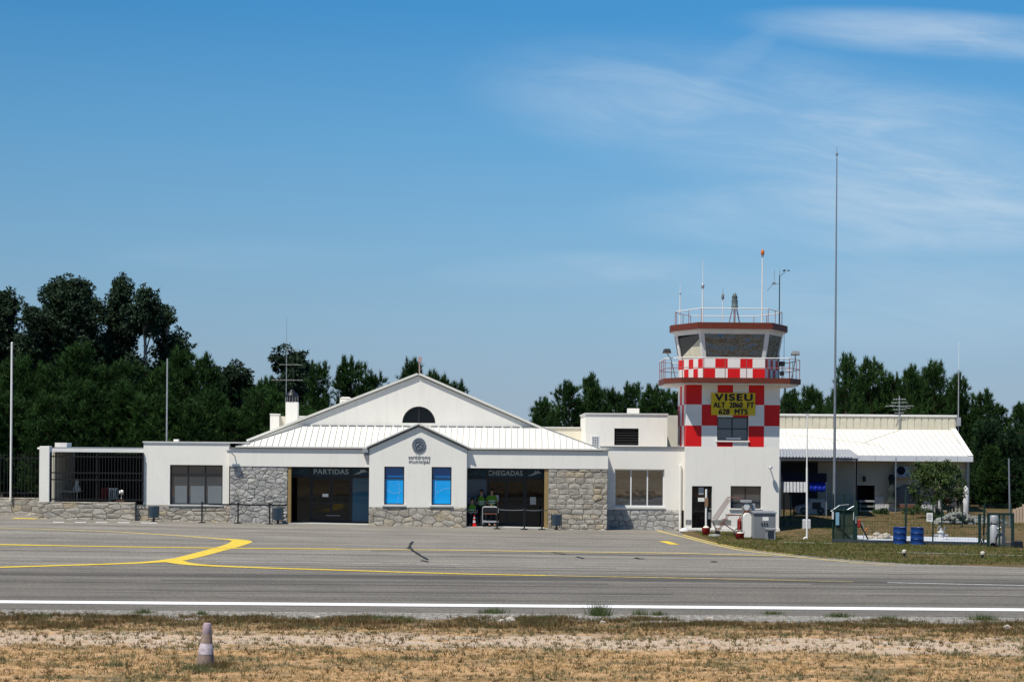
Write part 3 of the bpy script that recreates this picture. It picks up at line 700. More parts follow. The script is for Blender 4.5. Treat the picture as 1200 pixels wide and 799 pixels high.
# logo disc and lettering on the block
lc = (WX(490.7, YB), WZ(521.6, 490, YB)); ld = MB()
ring = [(lc[0]+.34*math.cos(2*math.pi*i/28), lc[1]+.37*math.sin(2*math.pi*i/28)) for i in range(28)]
ld.prism_xz(ring, YB-.04, YB-.002); logo = ld.build('emblem', mat('emblem_grey', (.22, .25, .29), .5, var=.2, scale=9), term)
lr = MB()
for rr, wv in ((.20, .02), (.30, .012)):
    for i in range(24):
        a, b = 2*math.pi*i/24, 2*math.pi*(i+1)/24
        lr.tube((lc[0]+rr*math.cos(a), YB-.045, lc[1]+rr*math.sin(a)), (lc[0]+rr*math.cos(b), YB-.045, lc[1]+rr*math.sin(b)), wv)
lr.tube((lc[0]-.14, YB-.045, lc[1]-.1), (lc[0]+.05, YB-.045, lc[1]+.1), .022); lr.tube((lc[0]+.05, YB-.045, lc[1]+.1), (lc[0]+.15, YB-.045, lc[1]-.02), .022); lr.tube((lc[0]-.05, YB-.045, lc[1]+.0), (lc[0]+.06, YB-.045, lc[1]-.12), .022)
lr.build('emblem_relief', mat('emblem_dark', (.09, .11, .14), .5), logo)
text('aeródromo', .27, WX(491.3, YB), YB-.012, WZ(537.6, 490, YB), 'grey', 'lettering', term, width=1.06, bold=.004)
text('municipal', .24, WX(491.3, YB), YB-.012, WZ(542.4, 490, YB), 'grey', 'lettering', term, width=1.02, bold=.004)
# glazed entrances, 1.4 m back in the porch
YG = YP+1.4
def entrance(px0, px1, label_text, tx, seed, splits, doors, teal=None, flip=False):
    x0, x1 = X(px0)-.25, X(px1)+.25; z0 = gz((x0+x1)/2, YP)+.03
    zt = Z_FB; zbnd = Z_FB-.47
    f = MB(); q = .05
    xs = [WX(p, YG) for p in splits]
    f.box(x0, x1, YG-.02, YG+.06, zt-q, zt); f.box(x0, x1, YG-.03, YG+.06, zbnd-.09, zbnd); f.box(x0, x1, YG-.02, YG+.06, z0, z0+.08)
    for xx in [x0+.03]+xs+[x1-.03]: f.box(xx-.045, xx+.045, YG-.026, YG+.056, z0+.08, zt-q)
    fr = f.build('entrance_glazing', 'frame', term)
    ex = [x0]+xs+[x1]
    for i in range(len(ex)-1):
        pm = 'gteal' if teal == i else 'gdark'
        if i in doors:
            c = (ex[i]+ex[i+1])/2
            for a, b in ((ex[i]+.05, c-.005), (c+.005, ex[i+1]-.05)):
                d = MB(); d.box(a, a+.06, YG-.01, YG+.04, z0+.09, zbnd-.1); d.box(b-.06, b, YG-.01, YG+.04, z0+.09, zbnd-.1)
                d.box(a+.06, b-.06, YG-.01, YG+.04, z0+.09, z0+.2); d.box(a+.06, b-.06, YG-.01, YG+.04, zbnd-.2, zbnd-.1); d.box(a+.06, b-.06, YG-.008, YG+.038, z0+.95, z0+1.02)
                do = d.build('door', 'frame', term)
                MB().box(a+.055, b-.055, YG+.012, YG+.02, z0+.19, zbnd-.19).build('pane', pm, do)
        else: MB().box(ex[i]+.04, ex[i+1]-.04, YG+.01, YG+.02, z0+.07, zbnd-.08).build('pane', pm, fr)
        MB().box(ex[i]+.046, ex[i+1]-.046, YG+.0, YG+.018, zbnd+.002, zt-q-.002).build('sign_band', 'band', fr)
    text(label_text, .34, WX(tx, YG), YG-.012, zbnd+.10, 'letter', 'lettering', term, width=1.72, bold=.006)
    # little aeroplane pictogram beside the word
    cx = WX(tx+(34 if flip else 34.5), YG); pl = MB(); cz = zbnd+.2
    pl.prism_xz([(cx-.36, cz-.12), (cx-.02, cz+.03), (cx+.18, cz+.16), (cx+.22, cz+.10), (cx+.36, cz+.02), (cx+.10, cz-.01), (cx-.05, cz-.08)], YG-.012, YG-.004)
    pl.prism_xz([(cx-.05, cz-.0), (cx+.02, cz+.14), (cx+.07, cz+.14), (cx+.08, cz+.03)], YG-.013, YG-.005)
    pl.build('pictogram', 'letter', term)
    cx = WX(tx-38, YG); MB().prism_xz([(cx-.3, cz-.10), (cx-.05, cz-.02), (cx+.2, cz+.07), (cx+.25, cz+.02), (cx, cz-.07)], YG-.012, YG-.004).build('pictogram', mat('dim_lettering', (.06, .10, .14), .6), term)
    return z0, zbnd
z0, zbnd = entrance(341, 433, 'PARTIDAS', 388, 1, (364.5, 412), (1,), teal=2)
MB().box(WX(378, YG), WX(385, YG), YG-.03, YG-.02, 1.35, 1.5).build('door_notice', 'white', term)
MB().box(WX(383, YG), WX(400, YG), YG-.34, YG-.3, .42, .46).build('barrier_plate', 'grey', term)
z0b, _ = entrance(549, 638, 'CHEGADAS', 592, 2, (571.5, 616), (1,), teal=0)
MB().box(WX(602.5, YG)+.8, WX(608, YG)+.86, YG-.03, YG-.02, 1.05, 1.42).build('door_notice', 'lgrey', term)
MB().box(WX(580, YG), WX(584.5, YG), YG-.03, YG-.02, 1.2, 1.5).build('door_notice', 'lgrey', term)
# porch side/back/ceiling so nothing is open
pb = MB(); pb.box(X(338), X(433), YG+.07, YG+.12, -.3, Z_FB); pb.box(X(547), X(640), YG+.07, YG+.12, -.4, Z_FB)
pb.build('interior', 'dark', term)
for a, b in ((338, 433), (547.2, 643)):
    xa, xb = X(a), X(b); za, zb2 = gz(xa, YP), gz(xb, YP)
    MB().add([(xa, YP-.35, za+.05), (xb, YP-.35, zb2+.05), (xb, YG+.05, zb2+.05), (xa, YG+.05, za+.05), (xa, YP-.35, za-.2), (xb, YP-.35, zb2-.2)], [(0, 1, 2, 3), (0, 4, 5, 1)]).build('porch_floor', 'concrete', term)
fl = MB(); xa, xb = X(45), X(560)
# flood lamp bracket near the left of the block, small roof bits
MB().box(X(425), X(432), YP-.25, YP-.035, WZ(530, 430, YP), WZ(525, 430, YP)).build('porch_lamp', 'lgrey', term)
MB().prism_xz([(X(427), WZ(530, 430, YP)), (X(432.4), WZ(530, 430, YP)), (X(432.4), WZ(538.5, 430, YP)), (X(429.5), WZ(537, 430, YP))], YP-.2, YP-.035).build('lamp_shade', 'grey', term)
# right annex
YA = 93.05
ax0, ax1 = X(712, YP)-.3, WX(803, YA); az = WZ(523.2, 756, YA)
aw = (WX(720, YA), WX(778.6, YA), WZ(593.5, 750, YA), WZ(549.6, 750, YA)); asb = WZ(597.4, 750, YA)
an = MB(); wall(an, ax0, ax1, asb, az-.06, YA, YA+.3, [aw]); an.build('wall', 'plaster', term)
MB().box(ax0, ax1, YA-.06, YA+.35, az-.06, az+.01).build('coping', 'grey', term)
MB().box(ax0, ax1, YA+.35, 104, az-.25, az-.15).build('flat_roof', 'concrete', term)
masonry(ax0, WX(799.5, YA), -.6, asb-.01, YA-.03, YA+.3, term, 'stoneg', 12, .28, .4, .35, .65, rubble=.02)
MB().box(aw[0]-.05, aw[1]+.05, YA-.08, YA+.1, aw[2]-.08, aw[2]).build('window_sill', 'white', term)
window(aw[0], aw[1], aw[2], aw[3], YA+.16, term, (.335, .665), (), pane='gwin', frame='wframe', fw=.062)
pp = MB(); pp.tube((WX(797, YA), YA-.08, WZ(545, 797, YA)), (WX(797, YA), YA-.08, -.12), .055); pp.tube((WX(797, YA), YA-.08, WZ(545, 797, YA)-.03), (WX(797, YA), YA+.05, WZ(545, 797, YA)-.03), .05)
pp.build('drain_pipe', 'white', term)
# upper block behind
YU = 94.8; ux0, ux1 = WX(686, YU), WX(781.5, YU); uz = WZ(484.5, 735, YU)
uo = (WX(719.5, YU), WX(748, YU), WZ(521.6, 735, YU), WZ(501.8, 735, YU))
ub = MB(); wall(ub, ux0, ux1, az-.2, uz-.05, YU, YU+.25, [uo]); ub.box(ux0, ux0+.25, YU+.25, 102, az-.2, uz-.05); ub.box(ux1-.25, ux1, YU+.25, 102, az-.2, uz-.05); ub.box(ux0, ux1, 102, 102.2, 0, uz-.051); ub.build('upper_wall', 'plaster', term)
MB().box(ux0-.05, ux1+.05, YU-.05, 102.25, uz-.05, uz+.02).build('coping', 'trim', term)
MB().box(uo[0]-.02, uo[1]+.02, YU+.2, YU+.26, uo[2]-.02, uo[3]+.02).build('louvre', 'black', term)
lv = MB()
for k in range(6): z_ = uo[2]+.1+k*.13; lv.add([(uo[0], YU+.05, z_), (uo[1], YU+.05, z_), (uo[1], YU+.15, z_+.08), (uo[0], YU+.15, z_+.08)], [(0, 1, 2, 3)])
lv.build('louvre_blade', 'black', term)
MB().box(WX(735, 97), WX(748.5, 97), 97, 97.6, uz, WZ(478.4, 741, 97)).build('roof_vent', 'plaster', term)
rb = MB(); rb.box(WX(781.5, 100), WX(805, 100), 100, 100.25, 3.5, WZ(486.5, 788, 100)); rb.build('rear_wall', 'cream', term)
lp = MB(); lp.box(WX(600, 101), ux0, 101, 101.3, 2.5, WZ(501.4, 650, 101)); lp.build('rear_wall', 'cream', term)
MB().box(WX(600, 101), ux0, 100.94, 101.34, WZ(501.4, 650, 101), WZ(500, 650, 101)).build('coping', 'trim', term)
# chimney and vents on the big roof
YC = 98.0
MB().box(WX(334, YC), WX(348, YC), YC, YC+.6, 3.6, WZ(471, 340, YC)).build('chimney', 'plaster', term)
cc = WX(340.5, YC); cp = MB(); zc_ = WZ(471, 340, YC)
cp.lathe((cc, YC+.3, zc_), [(.30, 0), (.30, .28), (.35, .29), (.35, .34), (.27, .46), (.15, .55), (.10, .66), (.03, .68)], 14); cp.build('chimney_cowl', 'black', term, smooth=True)
cr = MB()
for k in range(14): a = k*math.pi/7; cr.tube((cc+.325*math.cos(a), YC+.3+.325*math.sin(a), zc_+.02), (cc+.325*math.cos(a), YC+.3+.325*math.sin(a), zc_+.3), .018)
cr.build('cowl_bar', 'grey', term)
MB().box(WX(316, 99), WX(326.5, 99), 99, 99.6, 3.4, WZ(485.6, 320, 99)).box(WX(315.5, 99), WX(327, 99), 98.97, 99.63, WZ(485.6, 320, 99), WZ(484.6, 320, 99)).build('chimney', 'plaster', term)
MB().box(WX(326.6, 99), WX(345, 99), 99.3, 99.5, 3.4, WZ(487.5, 330, 99)).build('parapet', 'cream', term)
MB().box(WX(346, 99), WX(366, 99), 99.32, 99.6, 3.9, WZ(487, 350, 99)).build('parapet', 'plaster', term)
vx0, vx1, vz = WX(397.5, 99), WX(410.5, 99), WZ(466.5, 404, 99)
v_ = MB(); wall(v_, vx0, vx1, 4.6, vz, 99, 99.5, [(vx0+.12, vx1-.12, vz-.3, vz-.17)]); v_.prism_xz([(vx0, vz), (vx1, vz), (vx1-.12, vz+.07), (vx0+.12, vz+.07)], 98.97, 99.53); v_.build('roof_vent', 'plaster', term)
MB().box(WX(203, 95), WX(208.5, 95), 95, 95.3, zc-.2, WZ(514.5, 205, 95)).build('roof_vent', 'plaster', term)
MB().tube((gwc, yw+.3, apex[1]+.1), (gwc, yw+.3, WZ(417.5, 490, YR)), .035).box(gwc-.06, gwc+.1, yw+.25, yw+.35, WZ(424, 490, YR), WZ(418, 490, YR)).build('finial', mat('faded_pink_paint', (.5, .33, .3), .7), term)
# camera at the left end of the fascia
sc_ = thing('security_camera', 'white security camera bracketed at the left end of the porch fascia', 'camera', (X(272), YP-.03, WZ(531, 272, YP)))
MB().tube((X(275), YP-.03, WZ(534, 272, YP)), (X(272.5), YP-.3, WZ(531, 272, YP)), .025).build('bracket', 'lgrey', sc_)
MB().box(X(267.5), X(274), YP-.45, YP-.3, WZ(530.6, 272, YP), WZ(527.6, 272, YP)).build('housing', 'white', sc_)
MB().box(X(266), X(275), YP-.5, YP-.28, WZ(527.4, 272, YP), WZ(526.9, 272, YP)).build('sun_shield', 'lgrey', sc_)
# air conditioner
ac = thing('air_conditioner', 'white air conditioner on the flat roof edge beside the porch roof', 'air conditioner', (WX(697.5, 93.4), 93.4, az-.15))
cx, zc2 = WX(697.5, 93.4), WZ(518.3, 697, 93.4)
MB().box(cx-.22, cx+.22, 93.4, 94.1, zc2-.36, zc2+.36).build('casing', 'wframe', ac, bevel=.015)
g_ = MB()
for k in range(5):
    for s in range(3): g_.box(cx-.16+s*.11, cx-.16+s*.11+.08, 93.385, 93.398, zc2-.28+k*.12, zc2-.28+k*.12+.07)
g_.build('grille', 'grey', ac)
MB().tube((cx-.22, 93.5, zc2-.1), (cx-.6, 93.5, zc2-.3), .02).build('pipe', 'grey', ac)
MB().box(cx-.2, cx+.2, 93.5, 94.0, az-.16, zc2-.362).build('stand', 'grey', ac)

# antennas on the chimney
def yagi(name, label, px, D, zb0, zt, booms, whip=None, group=None):
    x = WX(px, D); t = thing(name, label, 'antenna', (x, D, zb0), group)
    MB().tube((x, D, zb0), (x, D, zt), .022).build('mast', 'galv', t)
    for (z, x0, x1, n, ln) in booms:
        b = MB(); b.tube((x+x0, D-.05, z), (x+x1, D-.05, z), .016)
        for k in range(n): q = x+x0+(x1-x0)*k/max(1, n-1); b.tube((q, D-.05-ln/2, z), (q, D-.05+ln/2, z), .008); b.tube((q, D-.05, z-ln*.08), (q, D-.05, z+ln*.08), .006)
        b.build('boom', 'rockg', t)
    if whip: MB().tube((x, D, zt), (x, D, whip), .012, .006).build('whip', 'galv', t)
    return t
yagi('television_antenna', 'tall television antenna with two booms on the capped chimney', 334.6, YC+.35, zc_+.1, WZ(408, 334, YC),
     [(WZ(427, 334, YC), -.35, .85, 6, .5), (WZ(445, 334, YC), -.75, .85, 8, .7), (WZ(409, 334, YC), 0, .65, 3, .2)], whip=WZ(371, 334, YC))

# ------------------------------------------------------------------ left terrace, walls and fences
swl = thing('stone_wall', 'low pale granite block wall under the black fence beside the terminal', 'wall', (X(105), YP+.1, 0))
masonry(X(45), X(158.8), -.2, WZ(588, 105, YP), YP-.02, YP+.35, swl, 'stone', 31, .26, .42, .4, 1.1, name='stone_course')
sw2 = thing('stone_wall', 'low granite wall at the far left edge set back beyond the white pillar', 'wall', (WX(10, 95), 95, 0))
masonry(WX(-60, 95), WX(46, 95), -.2, WZ(583, 20, 95), 95, 95.35, sw2, 'stone', 33, .3, .45, .5, 1.3, name='stone_course')
pil = MB(); pil.box(X(46.2), X(58), YP-.04, YP+.5, WZ(588, 52, YP)-.01, WZ(522.6, 52, YP)); tag(pil.build('white_pillar', 'plaster', bevel=.02), 'square white pillar between the two black fences', 'pillar')
def bar_fence(name, label, px0, px1, D, ytop, ybot, step, rails):
    x0, x1 = WX(px0, D), WX(px1, D); pxm = (px0+px1)/2; zt, zb0 = WZ(ytop, pxm, D), WZ(ybot, pxm, D)
    t = thing(name, label, 'fence', ((x0+x1)/2, D, zb0))
    for ry in rails: z = WZ(ry, pxm, D); MB().box(x0, x1, D-.025, D+.025, z-.03, z+.03).build('rail', 'black', t)
    n = int((x1-x0)/step); 
    for k in range(n+1):
        x = x0+(x1-x0)*k/n; MB().box(x-.013, x+.013, D-.045, D-.028, zb0, zt).build('bar', 'black', t)
    for x in (x0, (x0+x1)/2, x1): MB().box(x-.04, x+.04, D+.028, D+.108, zb0, zt+.03).build('post', 'black', t)
    return t
bar_fence('metal_fence', 'black upright-bar fence in front of the covered terrace', 59, 167, YP+.12, 530.5, 588, .15, (535, 554, 562, 585))
bar_fence('metal_fence', 'black upright-bar fence at the far left behind the white flagpole', -60, 45.5, 95.1, 530, 583, .17, (536.5, 577))
# canopy
cn = thing('terrace_canopy', 'flat white-edged canopy roof over the dark terrace left of the terminal', 'canopy', (X(112), 94.5, 0))
zt = WZ(525.6, 110, 92.4)
MB().box(WX(58.5, 92.4), lx0-.05, 92.4, 97.5, zt-.17, zt).build('roof_slab', 'white', cn)
MB().box(WX(60, 92.4), lx0-.06, 92.8, 97.4, zt, zt+.06).build('roof_sheet', 'grey', cn)
MB().box(WX(64, 94), WX(78, 94), 94, 95, zt+.06, WZ(518.6, 70, 94)).build('roof_box', 'plaster', cn)
for px in (62, 112): MB().box(WX(px, 97), WX(px, 97)+.18, 97, 97.2, 0, zt-.17).build('post', 'cream' if px < 70 else 'green', cn)
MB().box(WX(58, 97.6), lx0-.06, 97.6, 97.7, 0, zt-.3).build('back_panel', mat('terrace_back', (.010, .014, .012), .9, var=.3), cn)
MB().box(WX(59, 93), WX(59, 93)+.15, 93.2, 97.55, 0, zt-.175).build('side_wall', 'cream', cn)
MB().tube((WX(42, 91.6), YP+.2, WZ(525.5, 46, YP)), (WX(47, 91.6), YP+.2, WZ(525, 46, YP)), .05).build('pillar_lamp', 'white', cn)
# terrace furniture seen dimly through the bars
kt = thing('garden_table', 'pale slatted table with a white cloth bundle on the terrace', 'table', (WX(82, 95), 95, gz(WX(82, 95), 95)))
zg = gz(WX(82, 95), 95); xk = WX(82, 95)
MB().box(xk-.55, xk+.55, 94.6, 95.4, zg+1.25, zg+1.32).build('tabletop', 'cream', kt)
for sx in (-.5, -.38, .45):
    MB().box(xk+sx-.03, xk+sx+.03, 94.65, 94.71, zg, zg+1.25).build('leg', 'cream', kt)
MB().lathe((xk+.35, 95, zg+1.32), [(.2, 0), (.22, .1), (.1, .3), (.12, .45), (.05, .6)], 10).build('cloth', 'white', kt, smooth=True)
def plastic_chair(px, D, m, label, rz=0):
    x = WX(px, D); t = thing('plastic_chair', label, 'chair', (0, 0, 0), 'plastic chairs on the terrace')
    MB().box(-.23, .23, -.22, .22, .42, .46).build('seat', m, t)
    b = MB()
    for k in range(5): b.box(-.22+k*.1, -.16+k*.1, .2, .24, .48, .9)
    b.box(-.23, .23, .197, .243, .86, .95); b.build('backrest', m, t)
    for sx in (-1, 1):
        for sy in (-1, 1): MB().tube((sx*.19, sy*.18, .42), (sx*.22, sy*.22, 0), .02).build('leg', m, t)
        MB().box(sx*.23-.02, sx*.23+.02, -.2, .2, .64, .68).build('armrest', m, t)
    t.location = (x, D, gz(x, D)+.55); t.rotation_euler.z = rz
    return t
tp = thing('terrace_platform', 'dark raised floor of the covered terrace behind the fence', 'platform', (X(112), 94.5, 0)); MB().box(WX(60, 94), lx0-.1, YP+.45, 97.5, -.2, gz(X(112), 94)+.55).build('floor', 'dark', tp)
plastic_chair(133.5, 94.6, 'white', 'white plastic chair on the terrace behind the black bars', .3)
plastic_chair(120, 95.0, 'redcloth', 'dull red plastic chair on the terrace behind the black bars', -.4)
mc = thing('brick_planter', 'small brownish planter with a white ball lamp on the terrace', 'planter', (WX(141, 93), 93, gz(WX(141, 93), 93)+.55))
MB().box(WX(137, 93), WX(146, 93), 92.8, 93.2, gz(-19, 93)+.55, gz(-19, 93)+.95).build('box', 'rust', mc)
MB().lathe((WX(142.5, 93), 93, gz(-19, 93)+.95), [(.02, 0), (.02, .25), (.1, .3), (.13, .4), (.08, .5), (.01, .52)], 10).build('lamp', 'white', mc, smooth=True)
def pole(name, label, px, ytop, ybot, D, r0, r1, m, cat='pole'):
    x = WX(px, D, (ytop+ybot)/2); z0 = WZ(ybot, px, D)
    t = thing(name, label, cat, (x, D, z0)); MB().tube((x, D, z0), (x, D, WZ(ytop, px, D)), r0, r1, 10).build('shaft', m, t, smooth=True); return t
fp = pole('flagpole', 'bare white pole rising from the far left stone wall', 13.2, 403, 586, 94.9, .055, .05, 'white')
MB().lathe((fp.location.x, 94.9, WZ(403, 13, 94.9)), [(.03, 0), (.06, .02), (.04, .08), (.01, .1)], 8).build('finial', 'white', fp)
pl2 = pole('lamp_pole', 'slim grey pole standing up behind the left wing roof', 195.4, 420, 600, 104.5, .055, .04, 'lgrey')

# ------------------------------------------------------------------ control tower
DT = 92.3
tw = thing('control_tower', 'control tower with red and white chequered shaft, balcony and slanted glass cab', 'control tower', (10.85, DT+2.25, 0))
tx0, tx1 = WX(803.4, DT), WX(913.2, DT); ty1 = DT+4.6
ztop = WZ(449.5, 860, DT); zmid = WZ(523.4, 860, DT)
cwid = (tx1-tx0)/6; rh = (ztop-zmid)/3
uwn = (WX(840, DT), WX(876.4, DT), WZ(516, 858, DT), WZ(488.6, 858, DT))
lwn = (WX(856.3, DT), WX(892, DT), WZ(595.5, 874, DT), WZ(569.3, 874, DT))
dor = (WX(811, DT), WX(834.6, DT), WZ(620, 822, DT), WZ(569.3, 822, DT))
zg0 = -.6
sh = MB()
# front: chequers above, white below, with real openings
xs = sorted({tx0+cwid*i for i in range(7)} | {uwn[0], uwn[1], lwn[0], lwn[1], dor[0], dor[1]}); zs = sorted({zg0, *[zmid+rh*k for k in range(4)], uwn[2], uwn[3], lwn[2], lwn[3], dor[2], dor[3]})
for i in range(len(xs)-1):
    for j in range(len(zs)-1):
        cx, cz = (xs[i]+xs[i+1])/2, (zs[j]+zs[j+1])/2
        if any(h[0] < cx < h[1] and h[2] < cz < h[3] for h in (uwn, lwn, dor)): continue
        mi = 0
        if cz > zmid:
            ci = int((cx-tx0)/cwid); rj = int((cz-zmid)/rh)    # rj 0 bottom row
            mi = 1 if (ci+rj) % 2 == 0 else 0
        sh.add([(xs[i], DT, zs[j]), (xs[i+1], DT, zs[j]), (xs[i+1], DT, zs[j+1]), (xs[i], DT, zs[j+1])], [(0, 1, 2, 3)], mi if cz > zmid else 2)
for h in (uwn, lwn, dor):
    a, b, c, d = h; y1 = DT+.25
    sh.add([(a, DT, c), (a, y1, c), (a, y1, d), (a, DT, d)], [(0, 1, 2, 3)], 2); sh.add([(b, DT, c), (b, y1, c), (b, y1, d), (b, DT, d)], [(3, 2, 1, 0)], 2)
    sh.add([(a, DT, c), (b, DT, c), (b, y1, c), (a, y1, c)], [(0, 1, 2, 3)], 2); sh.add([(a, DT, d), (b, DT, d), (b, y1, d), (a, y1, d)], [(3, 2, 1, 0)], 2)
sd = (ty1-DT)/4
for xf, flip in ((tx0, 0), (tx1, 1)):
    sh.add([(xf, DT, zg0), (xf, ty1, zg0), (xf, ty1, zmid), (xf, DT, zmid)], [(0, 1, 2, 3)], 2)
    for k in range(4):
        for j in range(3):
            a, b, c, d = DT+sd*k, DT+sd*(k+1), zmid+rh*j, zmid+rh*(j+1)
            sh.add([(xf, a, c), (xf, b, c), (xf, b, d), (xf, a, d)], [(0, 1, 2, 3)], (k+j+1) % 2 if not flip else (k+j) % 2)
sh.add([(tx0, ty1, zg0), (tx1, ty1, zg0), (tx1, ty1, ztop), (tx0, ty1, ztop)], [(0, 1, 2, 3)], 2)
sh.build('shaft', ['white', 'red', 'plaster'], tw)
MB().box(tx0-.04, tx1+.04, DT-.03, DT-.004, -.5, WZ(621.5, 860, DT)+.12).build('plinth', 'plaster', tw)
u = window(*uwn, DT+.16, tw, (.49,), (.5,), fw=.05, pane='gblind')
MB().box(uwn[0]+.45, uwn[1]-.35, DT+.13, DT+.14, uwn[2]+.06, uwn[2]+.14).build('blind_slat', 'white', u)
MB().box(uwn[0]-.06, uwn[1]+.06, DT-.07, DT+.1, uwn[2]-.07, uwn[2]).build('window_sill', 'white', tw)
window(*lwn, DT+.14, tw, (.49,), (.28,), fw=.04, pane='gblind2')
MB().box(lwn[0]-.06, lwn[1]+.06, DT-.07, DT+.1, lwn[2]-.06, lwn[2]).build('window_sill', 'white', tw)
dm = MB(); y = DT+.14
dm.box(dor[0]+.004, dor[0]+.07, y, y+.06, dor[2], dor[3]-.004); dm.box(dor[1]-.07, dor[1]-.004, y, y+.06, dor[2], dor[3]-.004); dm.box(dor[0]+.07, dor[1]-.07, y, y+.06, dor[3]-.08, dor[3]-.004); dm.box(dor[0]+.07, dor[1]-.07, y, y+.06, dor[2], dor[2]+.1); dm.box(dor[0]+.07, dor[1]-.07, y+.005, y+.055, dor[2]+.85, dor[2]+.92)
dr = dm.build('door', 'black', tw)
MB().box(dor[0]+.065, dor[1]-.065, y+.02, y+.035, dor[2]+.09, dor[3]-.07).build('pane', 'gdark', dr)
MB().box(WX(819, DT), WX(825, DT), y-.012, y-.002, WZ(579.5, 822, DT), WZ(571, 822, DT)).build('notice', 'lgrey', dr)
MB().box(WX(818.5, DT), WX(826, DT), y-.012, y-.002, WZ(587.5, 822, DT), WZ(583, 822, DT)).build('notice', 'white', dr)
MB().box(WX(830.5, DT), WX(833.5, DT), y-.012, y-.002, WZ(608, 822, DT), WZ(600, 822, DT)).build('notice', 'grey', dr)
MB().tube((dor[1]-.12, y-.05, dor[2]+1.0), (dor[1]-.02, y-.05, dor[2]+1.0), .015).build('handle', 'lgrey', dr)
MB().box(dor[0]-.25, dor[1]+.15, DT-.55, DT-.035, gz(9, 92)-.1, dor[2]-.004).build('doorstep', 'concrete', tw)
for a, b in ((804, 810.5), (835.5, 857)): MB().box(WX(a, DT), WX(b, DT), DT-.012, DT-.002, WZ(614.5, 840, DT), WZ(609, 840, DT)).build('base_vent', 'rockg', tw)
wl2 = MB(); wl2.tube((WX(902.5, DT), DT-.02, WZ(549, 902, DT)), (WX(901.5, DT), DT-.3, WZ(547, 902, DT)), .025); wl2.lathe((WX(901.6, DT), DT-.33, WZ(549.5, 902, DT)), [(.04, 0), (.11, .03), (.1, .12), (.03, .17)], 12); wl2.build('wall_lamp', 'lgrey', tw, smooth=True)
# balcony slab
cyT = DT+2.25
def octo(hx, hy, cx_, cy_, ox=10.87, oy=cyT):
    return [(ox-hx+cx_, oy-hy), (ox+hx-cx_, oy-hy), (ox+hx, oy-hy+cy_), (ox+hx, oy+hy-cy_), (ox+hx-cx_, oy+hy), (ox-hx+cx_, oy+hy), (ox-hx, oy+hy-cy_), (ox-hx, oy-hy+cy_)]
def inset(poly, d):
    n = len(poly); out = []
    for i in range(n):
        p0, p1, p2 = Vector(poly[i-1]), Vector(poly[i]), Vector(poly[(i+1) % n])
        d1 = (p1-p0).normalized(); d2 = (p2-p1).normalized(); n1 = Vector((-d1.y, d1.x)); n2 = Vector((-d2.y, d2.x))
        b = (n1+n2); b = b/b.dot(n1) if abs(b.dot(n1)) > 1e-5 else n1
        q = p1+b*d; out.append((q.x, q.y))
    return out
slab = octo(3.39, 3.2, .75, 1.5)
zs0, zs1 = ztop+.0, WZ(442.6, 860, 91.4)
MB().prism_xy(slab, zs0, zs1).build('balcony_slab', 'brown', tw)
MB().prism_xy(inset(slab, .1), zs0-.07, zs0-.002, ).build('balcony_soffit', 'white', tw)
def rails(poly, z0, z1, mids, pr_, rr, mr_, mp_, per=2, parent=tw, name='railing'):
    n = len(poly); rl = MB(); po = []
    for i in range(n):
        a, b = Vector((*poly[i], 0)), Vector((*poly[(i+1) % n], 0))
        rl.tube((a.x, a.y, z1), (b.x, b.y, z1), rr)
        k = max(1, int((b-a).length/per+.5))
        for q in range(k): p = a.lerp(b, q/k); po.append(p)
    r = rl.build(name, mr_, parent)
    for p in po: MB().tube((p.x, p.y, z0), (p.x, p.y, z1), pr_).build('railing_post', mp_, r)
    for zm in mids:
        m_ = MB()
        for i in range(n): a, b = poly[i], poly[(i+1) % n]; m_.tube((*a, zm), (*b, zm), rr*.7)
        m_.build('mid_rail', mp_, r)
zr1 = WZ(419.3, 860, 91.4)
rails(inset(slab, .06), zs1, zr1, [zs1+(zr1-zs1)*.5], .018, .024, 'white', 'pink', 1.1)
# cab
ft = [(9.32, 92.0), (12.37, 92.0), (13.32, 94.2), (13.32, 94.9), (12.37, 97.1), (9.32, 97.1), (8.37, 94.9), (8.37, 94.2)]
zw0 = WZ(420.3, 860, 92); zw1 = WZ(391, 860, 91.7); zw2 = WZ(385.8, 860, 91.6)
tp_ = inset(ft, -.25)
band = MB()
hh = (zw0-zs1)/2
for i in range(8):
    a, b = Vector(ft[i]), Vector(ft[(i+1) % 8]); n = max(1, round((b-a).length/.61))
    if i in (0, 1, 7): n = 5
    for k in range(n):
        for j in range(2):
            p, q = a.lerp(b, k/n), a.lerp(b, (k+1)/n)
            par = (k+j) % 2 if i == 0 else (k+j+1) % 2
            mi = 1 if (k+j) % 2 == (0 if i == 0 else 1) else 0
            band.add([(p.x, p.y, zs1+hh*j), (q.x, q.y, zs1+hh*j), (q.x, q.y, zs1+hh*(j+1)), (p.x, p.y, zs1+hh*(j+1))], [(0, 1, 2, 3)], mi)
band.build('cab_parapet', ['white', 'red'], tw)
def lerp3(a, b, t): return tuple(a[i]+(b[i]-a[i])*t for i in range(3))
